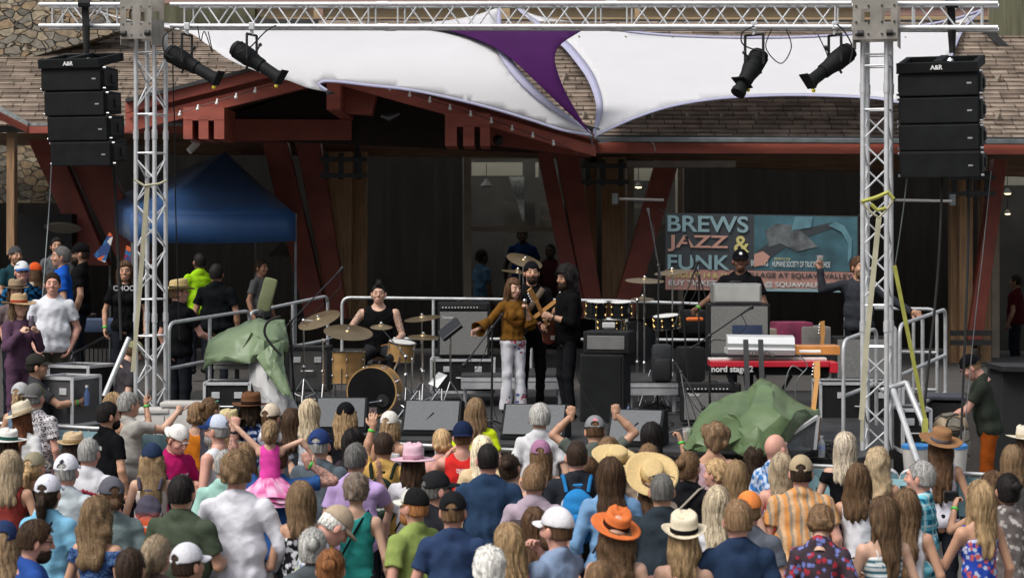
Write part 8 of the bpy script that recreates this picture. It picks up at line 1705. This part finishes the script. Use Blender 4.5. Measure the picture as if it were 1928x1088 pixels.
crowd(1508, 859, 'man in a khaki cap and orange striped shirt', s=232, a=8, h=1.80, hat=cp('#b3a284'), hair='short', hc='dark', skin='pink', shirt='tee', pat='vstripe', c='#dc9a5c', c2='#d9b48e', c3='#9a8f80', build=1.2, fat=1.1, collar='#d08a60')
crowd(1472, 855, 'blond woman with straight hair and a red halter strap', sex=F_, s=224, a=18, hair='long', hc='plat', hc2='dblond', hlen=.2, skin='pink', shirt='camis', c='#d42f2f', arms=('down', 'front'))
crowd(1487, 897, 'small grey-haired person half hidden behind the khaki cap man', sex=F_, s=222, h=1.52, a=30, hair='bob', hc='white', hlen=.02, skin='fair', shirt='tee', c='#c0c0c4')
crowd(1591, 816, 'woman with an ash-lilac bob and black off-shoulder top', sex=F_, s=206, a=15, h=1.70, hair='lob', hc='lilac', hc2='plat', hvol=1.2, skin='fair', shirt='tube', c='#141417')
crowd(1652, 846, 'woman with big platinum curls next to the right tower foot', sex=F_, s=214, a=10, hair='curlylong', hc='plat', hc2='blond', hlen=.22, hvol=1.5, skin='tan', shirt='tank', c='#a88a7c')
crowd(1616, 875, 'woman with chestnut shoulder-length hair and white sleeveless top', sex=F_, s=232, a=25, hair='lob', hc='brown', hc2='mid', hvol=1.15, skin='tan', shirt='tank', c='#e6e6ec', arms=('down', 'clap'))
crowd(1731, 868, 'grey-haired man in a teal plaid shirt facing left', s=236, a=-62, h=1.80, hair='short', hc='grey', skin='pink', shirt='tee', pat='plaid', c='#7ccfe0', c2='#1f6f90', c3='#d8e4e6', build=1.1, collar='#4aa0c0')
crowd(1771, 808, 'woman in a wide brown hat with a long ponytail and white tank top', sex=F_, s=206, dy=.02, a=5, h=1.70, hat=brim('#96704f', '#6e6a72', brim=.105, ch=.11, roll=8, tilt=-12, dent=False), hair='long', hc='brown', hlen=.38, hvol=.4, skin='tan', shirt='tank', c='#e4e2ee')
st_ = crowd(1662, 937, 'woman with long dark brown hair and a teal and white striped top', sex=F_, s=276, a=-12, ha=-20, hair='long', hc='dark', hc2='mid', hlen=.30, skin='fair', shirt='camis', pat='hstripe', c='#e8ecee', c2='#2f6c7c', arms=('front', 'down'), hands=(dict(band=GB, curl=.5), None))
held('plastic_cup', 'clear empty plastic cup held near the striped top woman', 'cup', st_, (-.13, .30, 1.13), lambda t, w: beer(t, w, False))
crowd(1706, 922, 'woman with very long brown hair and a white crop tank top', sex=F_, s=262, a=12, hair='long', hc='brown', hc2='lbrown', hlen=.40, skin='tan', shirt='tank', c='#e9eaf0', pants='#1e1f26')
bl = crowd(1843, 907, 'blond woman in a blue floral dress holding a pink cup', sex=F_, s=262, a=-22, h=1.70, hair='long', hc='dblond', hc2='blond', hlen=.28, skin='tan', shirt='camis', pat='floral', c='#2f4fb4', c2='#d86a6a', c3='#c8d4f0', arms=(((-.24, .12, 1.10), (-.30, .32, 1.20)), 'down'), hands=(dict(curl=.6), None), pants='#2b47a5')
held('pink_cup', 'pink tumbler with a pale rim held by the blue dress woman', 'cup', bl, (-.31, .40, 1.16), lambda t, w: (beer(t, w, False, M('pink_tumbler', (0.55, 0.20, 0.33), .35), .14), MB().lathe([(.045, .135), (.047, .15), (.044, .155)], w, n=20).obj('lid', M('cup_lid', (0.65, 0.66, 0.7), .4), t, True)))
cm = crowd(1868, 890, 'person raising a camera just behind the blond in the blue dress', sex=F_, s=236, h=1.60, a=-20, hair='bob', hc='brown', skin='tan', shirt='tank', c='#3a3035', arms=(((-.26, .14, 1.28), (-.18, .30, 1.46)), 'front'), hands=(dict(curl=.6, band=GB), None))
held('camera', 'small black camera held up left of the blond woman', 'camera', cm, (-.19, .36, 1.52), lambda t, w: (MB().rbox(w, (.12, .05, .08), None, .01).obj('body', PHONE, t), MB().lathe([(.03, 0), (.03, .05), (.026, .055)], w - Vector((0, 0, 0)), (.3, 1, 0), 16).obj('lens', KBLK, t, True)))
crowd(1896, 892, 'woman with a grey headband, dark bun and dotted grey dress', sex=F_, s=250, a=-5, h=1.68, hair='bun', hc='black', hat=None, skin='tan', shirt='tee', pat='dots', c='#6f6866', c2='#b8b3b0', build=1.1, pants='#6f6866', side=1)
crowd(1905, 840, 'dark blond woman at the right edge behind the headband woman', sex=F_, s=216, a=5, hair='lob', hc='dblond', hc2='lbrown', skin='fair', shirt='tee', c='#5c5a58')
crowd(1932, 806, 'person in a cream sun hat cut off by the right edge', sex=F_, s=200, a=0, hat=brim('#e0d6c2', '#c8bba0', brim=.09, ch=.10), hair='bob', hc='brown', skin='fair', shirt='tee', c='#8a8078')
crowd(1544, 949, 'woman with hair pinned up, bowed head and dark floral tee', sex=F_, s=282, a=12, hp=25, lean=6, hair='updo', hc='mid', skin='fair', shirt='tee', pat='floral', c='#453a42', c2='#b03a48', c3='#7a86c8', h=1.66)
wc = crowd(1046, 958, 'man in a white cap and pale blue polo filming with his phone', s=296, a=-48, h=1.76, hat=cp('#e9e7ec', hole=False), hair='crew', hc='brown', beard='brown', skin='pink', shirt='polo', c='#8fa3c2', arms=('phone', 'phone'), hands=(dict(curl=.5), dict(curl=.5)))
held('phone', 'phone in front of the white cap man, screen showing', 'phone', wc, (.0, .34, 1.58), lambda t, w: phone(t, w, R(0), 0))
crowd(1006, 957, 'young woman with brown hair and a black strapless back', sex=F_, s=262, h=1.62, a=10, hair='lob', hc='brown', skin='fair', shirt='tube', sleeve=0, c='#1c1b20')
crowd(1160, 957, 'woman in a bright orange flat-topped hat with long curly brown hair', sex=F_, s=296, dy=.03, a=5, h=1.68, hat=brim('#df7a44', '#3a211a', brim=.078, ch=.10, tilt=-18, roll=16, crown=(.084, .10), curl=.0), hair='curlylong', hc='brown', hc2='mid', hlen=.30, skin='fair', shirt='camis', c='#4a2f2a')
crowd(958, 990, 'woman with a streaked blond bob and hot pink top', sex=F_, s=300, a=-22, hp=8, h=1.64, hair='bob', hc='mid', hc2='blond', hlen=.14, hvol=1.15, skin='fair', shirt='tank', c='#ea1f86', strap='#222226')
crowd(921, 1034, 'person with soft white-grey hair at the bottom edge', sex=F_, s=322, a=0, h=1.60, hair='curly', hc='white', hvol=.8, skin='pink', shirt='tee', c='#8c8c92')
crowd(1128, 1054, 'person with a brown balding crown at the bottom edge below the orange hat', s=326, a=10, h=1.58, hair='crew', hc='mid', skin='fair', shirt='tee', c='#5a5048')
crowd(778, 921, 'red-haired man in a white cap and olive green tee looking left', s=262, a=-52, h=1.72, hat=cp('#e4e4d8', mesh='#1e1f1f', hole=False), hair='short', hc='ginger', beard='ginger', skin='pink', shirt='tee', c='#96a85e', build=1.18, fat=1.1, fine=True)
crowd(824, 889, 'man in a black cap, sunglasses and black shirt facing right', s=252, a=62, h=1.78, hat=cp('#26272a'), hair='crew', hc='dgrey', skin='pink', shades=dict(c=(.12, .03, .03)), shirt='tee', c='#25262c')
crowd(853, 928, 'man in a backward black cap and navy tee', s=272, a=5, h=1.74, hat=cp('#1f2023', back=False), hair='crew', hc='mid', skin='pink', shirt='tee', c='#334567')
crowd(447, 853, 'tall man with curly blond hair and a white long-sleeved shirt', s=258, a=8, h=1.90, hair='curly', hc='dblond', hc2='lbrown', skin='pink', shirt='long', c='#e9e9f2', build=1.18, fine=True, arms=('front', ((.30, .02, 1.14), (.20, .16, .98))))
dk = crowd(343, 895, 'man with thick black hair in an olive green polo', s=262, a=18, h=1.76, hair='short', hc='black', skin='tan', shirt='polo', c='#4c5647', build=1.22, fat=1.1, fine=True, arms=('front', 'hold'))
crowd(577, 943, 'white-haired man in a tan flat cap and yellow plaid shirt, head bowed', s=282, a=65, hp=35, lean=12, h=1.76, hat=cp('#b7a48e', hole=False), hair='short', hc='white', skin='pink', shirt='polo', pat='plaid', c='#dfe3ea', c2='#8a96b4', c3='#d8dc30', collar='#d8e020')
crowd(590, 994, 'woman with silver hair in a low bun and slate top', sex=F_, s=306, a=12, h=1.64, hair='bun', hc='grey', hc2='white', skin='fair', shirt='tee', c='#565d62', side=1)
bw = crowd(566, 908, 'woman with straight light brown hair and black floral dress', sex=F_, s=258, a=-8, h=1.66, hair='long', hc='dblond', hc2='lbrown', hlen=.16, skin='tan', shirt='camis', pat='floral', c='#1c1c20', c2='#d8d8dc', c3='#b8b8c0', arms=('hold', 'down'))
held('beer_cup', 'clear cup of golden beer held low by the floral dress woman', 'cup', bw, (-.06, .05, .98) if 0 else (-.24, .10, .92), beer)
crowd(622, 1033, 'person with an auburn top bun at the bottom edge', sex=F_, s=322, a=0, h=1.60, hair='bun', hc='auburn', hc2='ginger', skin='fair', shirt='tee', c='#4f4a4a')
crowd(355, 1025, 'man in a white trucker cap turned right at the bottom edge', s=318, a=40, h=1.60, hat=cp('#d8d8e2', back=False, mesh='#e2e2ea'), hair='short', hc='dark', skin='tan', shirt='tee', c='#3a3f48')
crowd(297, 1008, 'woman with sleek ash blond hair tied back at the bottom edge', sex=F_, s=310, a=25, h=1.62, hair='pony', hc='plat', hc2='lbrown', hlen=.14, skin='fair', shirt='tee', c='#5d4f4c')
crowd(246, 1033, 'person with short dark brown hair at the bottom left edge', s=322, a=10, h=1.60, hair='short', hc='dark', skin='tan', shirt='tee', c='#46423f')
crowd(184, 937, 'woman with wavy bronze hair and a blue off-shoulder print top', sex=F_, s=280, a=25, h=1.66, hair='curlylong', hc='mid', hc2='dblond', hlen=.22, hvol=1.2, skin='tan', shirt='tube', pat='leaf', c='#2b4372', c2='#5c7aa8')
crowd(209, 900, 'man in a dark grey cap with a bun and sage green shirt', s=256, a=-25, h=1.74, hat=cp('#605f68'), hair='bun', hc='brown', skin='pink', shirt='tee', c='#8a9c9c', collar=True)
crowd(62, 981, 'bearded man with glasses and a royal blue tee facing right', s=300, a=70, hp=12, h=1.66, hair='short', hc='dark', hc2='brown', beard='dark', hvol=1.7, skin='pink', shirt='tee', c='#2d4f96', fine=True, shades=dict(c=(.35, .32, .32), frame=(.02, .02, .02)))
crowd(8, 983, 'person with a navy cap over curly blond hair in the bottom left corner', sex=F_, s=292, a=-10, h=1.64, hat=cp('#2b3a60'), hair='lob', hc='dblond', skin='fair', shirt='tee', c='#4c5560')
crowd(92, 896, 'woman in a white trucker cap and light blue shirt with a dark ponytail', sex=F_, s=262, a=12, h=1.70, hat=cp('#dadaea', mesh='#e4e4f0'), hair='pony', hc='dark', hlen=.16, skin='tan', shirt='tee', c='#83bede', strap='#1e2024', collar=True)
crowd(126, 857, 'man in a white trucker cap with a round dark logo and pale shirt', s=238, a=8, h=1.76, hat=cp('#e6e6f0', mesh='#ececf4', logo=((.03, .03, .05), False)), hair='crew', hc='grey', skin='pink', shirt='polo', c='#c2ccd2')
crowd(168, 824, 'man with silver-grey hair in a white-yoked black tee', s=222, a=12, h=1.78, hair='crew', hc='grey', skin='pink', shirt='tee', pat='yoke', c='#17181d', c2='#dedee4', c3='#a03040')
crowd(423, 846, 'man with grey-stubbled head and a mint green tee', s=226, a=0, h=1.76, hair='crew', hc='grey', skin='fair', shirt='tee', c='#a4cfc4')
crowd(462, 836, 'woman with light brown hair in a black top behind the curly man', sex=F_, s=218, a=15, hair='bob', hc='lbrown', skin='fair', shirt='tee', c='#1a1b1f', hands=(None, dict(band=GB)))
crowd(1838, 1062 - 30, 'person at the bottom edge between plaid shirt and blue dress', s=330, a=0, h=1.5, hair='short', hc='dark', shirt='tee', c='#333333') if 0 else None
held('beer_cup', 'beer cup passed to the magenta shirt man', 'cup', gm_, (.02, .34, 1.10), beer)
gb = [o for o in bpy.data.objects if o.get('label', '').startswith('woman with long wavy golden')][0]
backpack({'t': gb, 'k': 1.66 / 1.755, 'lean': (lambda V: V), 'a': 0}, 'grey to orange backpack under long golden hair', '#54505f', '#e8622a', .85, low=.06)
# ---------------------------------------------------------------- ground under the crowd: one gently uneven sheet
gp = np.array(GROUND); nx, ny = 60, 44; X0, X1, Y0, Y1 = -7.5, 7.0, 9.0, 24.0; vs = []
for j in range(ny + 1):
    for i in range(nx + 1):
        x = X0 + (X1 - X0) * i / nx; y = Y0 + (Y1 - Y0) * j / ny; d2 = (gp[:, 0] - x) ** 2 + (gp[:, 1] - y) ** 2; w = 1 / (d2 + .02) ** 2; vs.append((x, y, float((w * gp[:, 2]).sum() / w.sum())))
mb = MB(); mb.add(vs, [(j * (nx + 1) + i, j * (nx + 1) + i + 1, (j + 1) * (nx + 1) + i + 1, (j + 1) * (nx + 1) + i) for j in range(ny) for i in range(nx)]); struct(mb.obj('crowd_ground', ASPH, None, True), 'gently uneven concrete ground the crowd stands on')
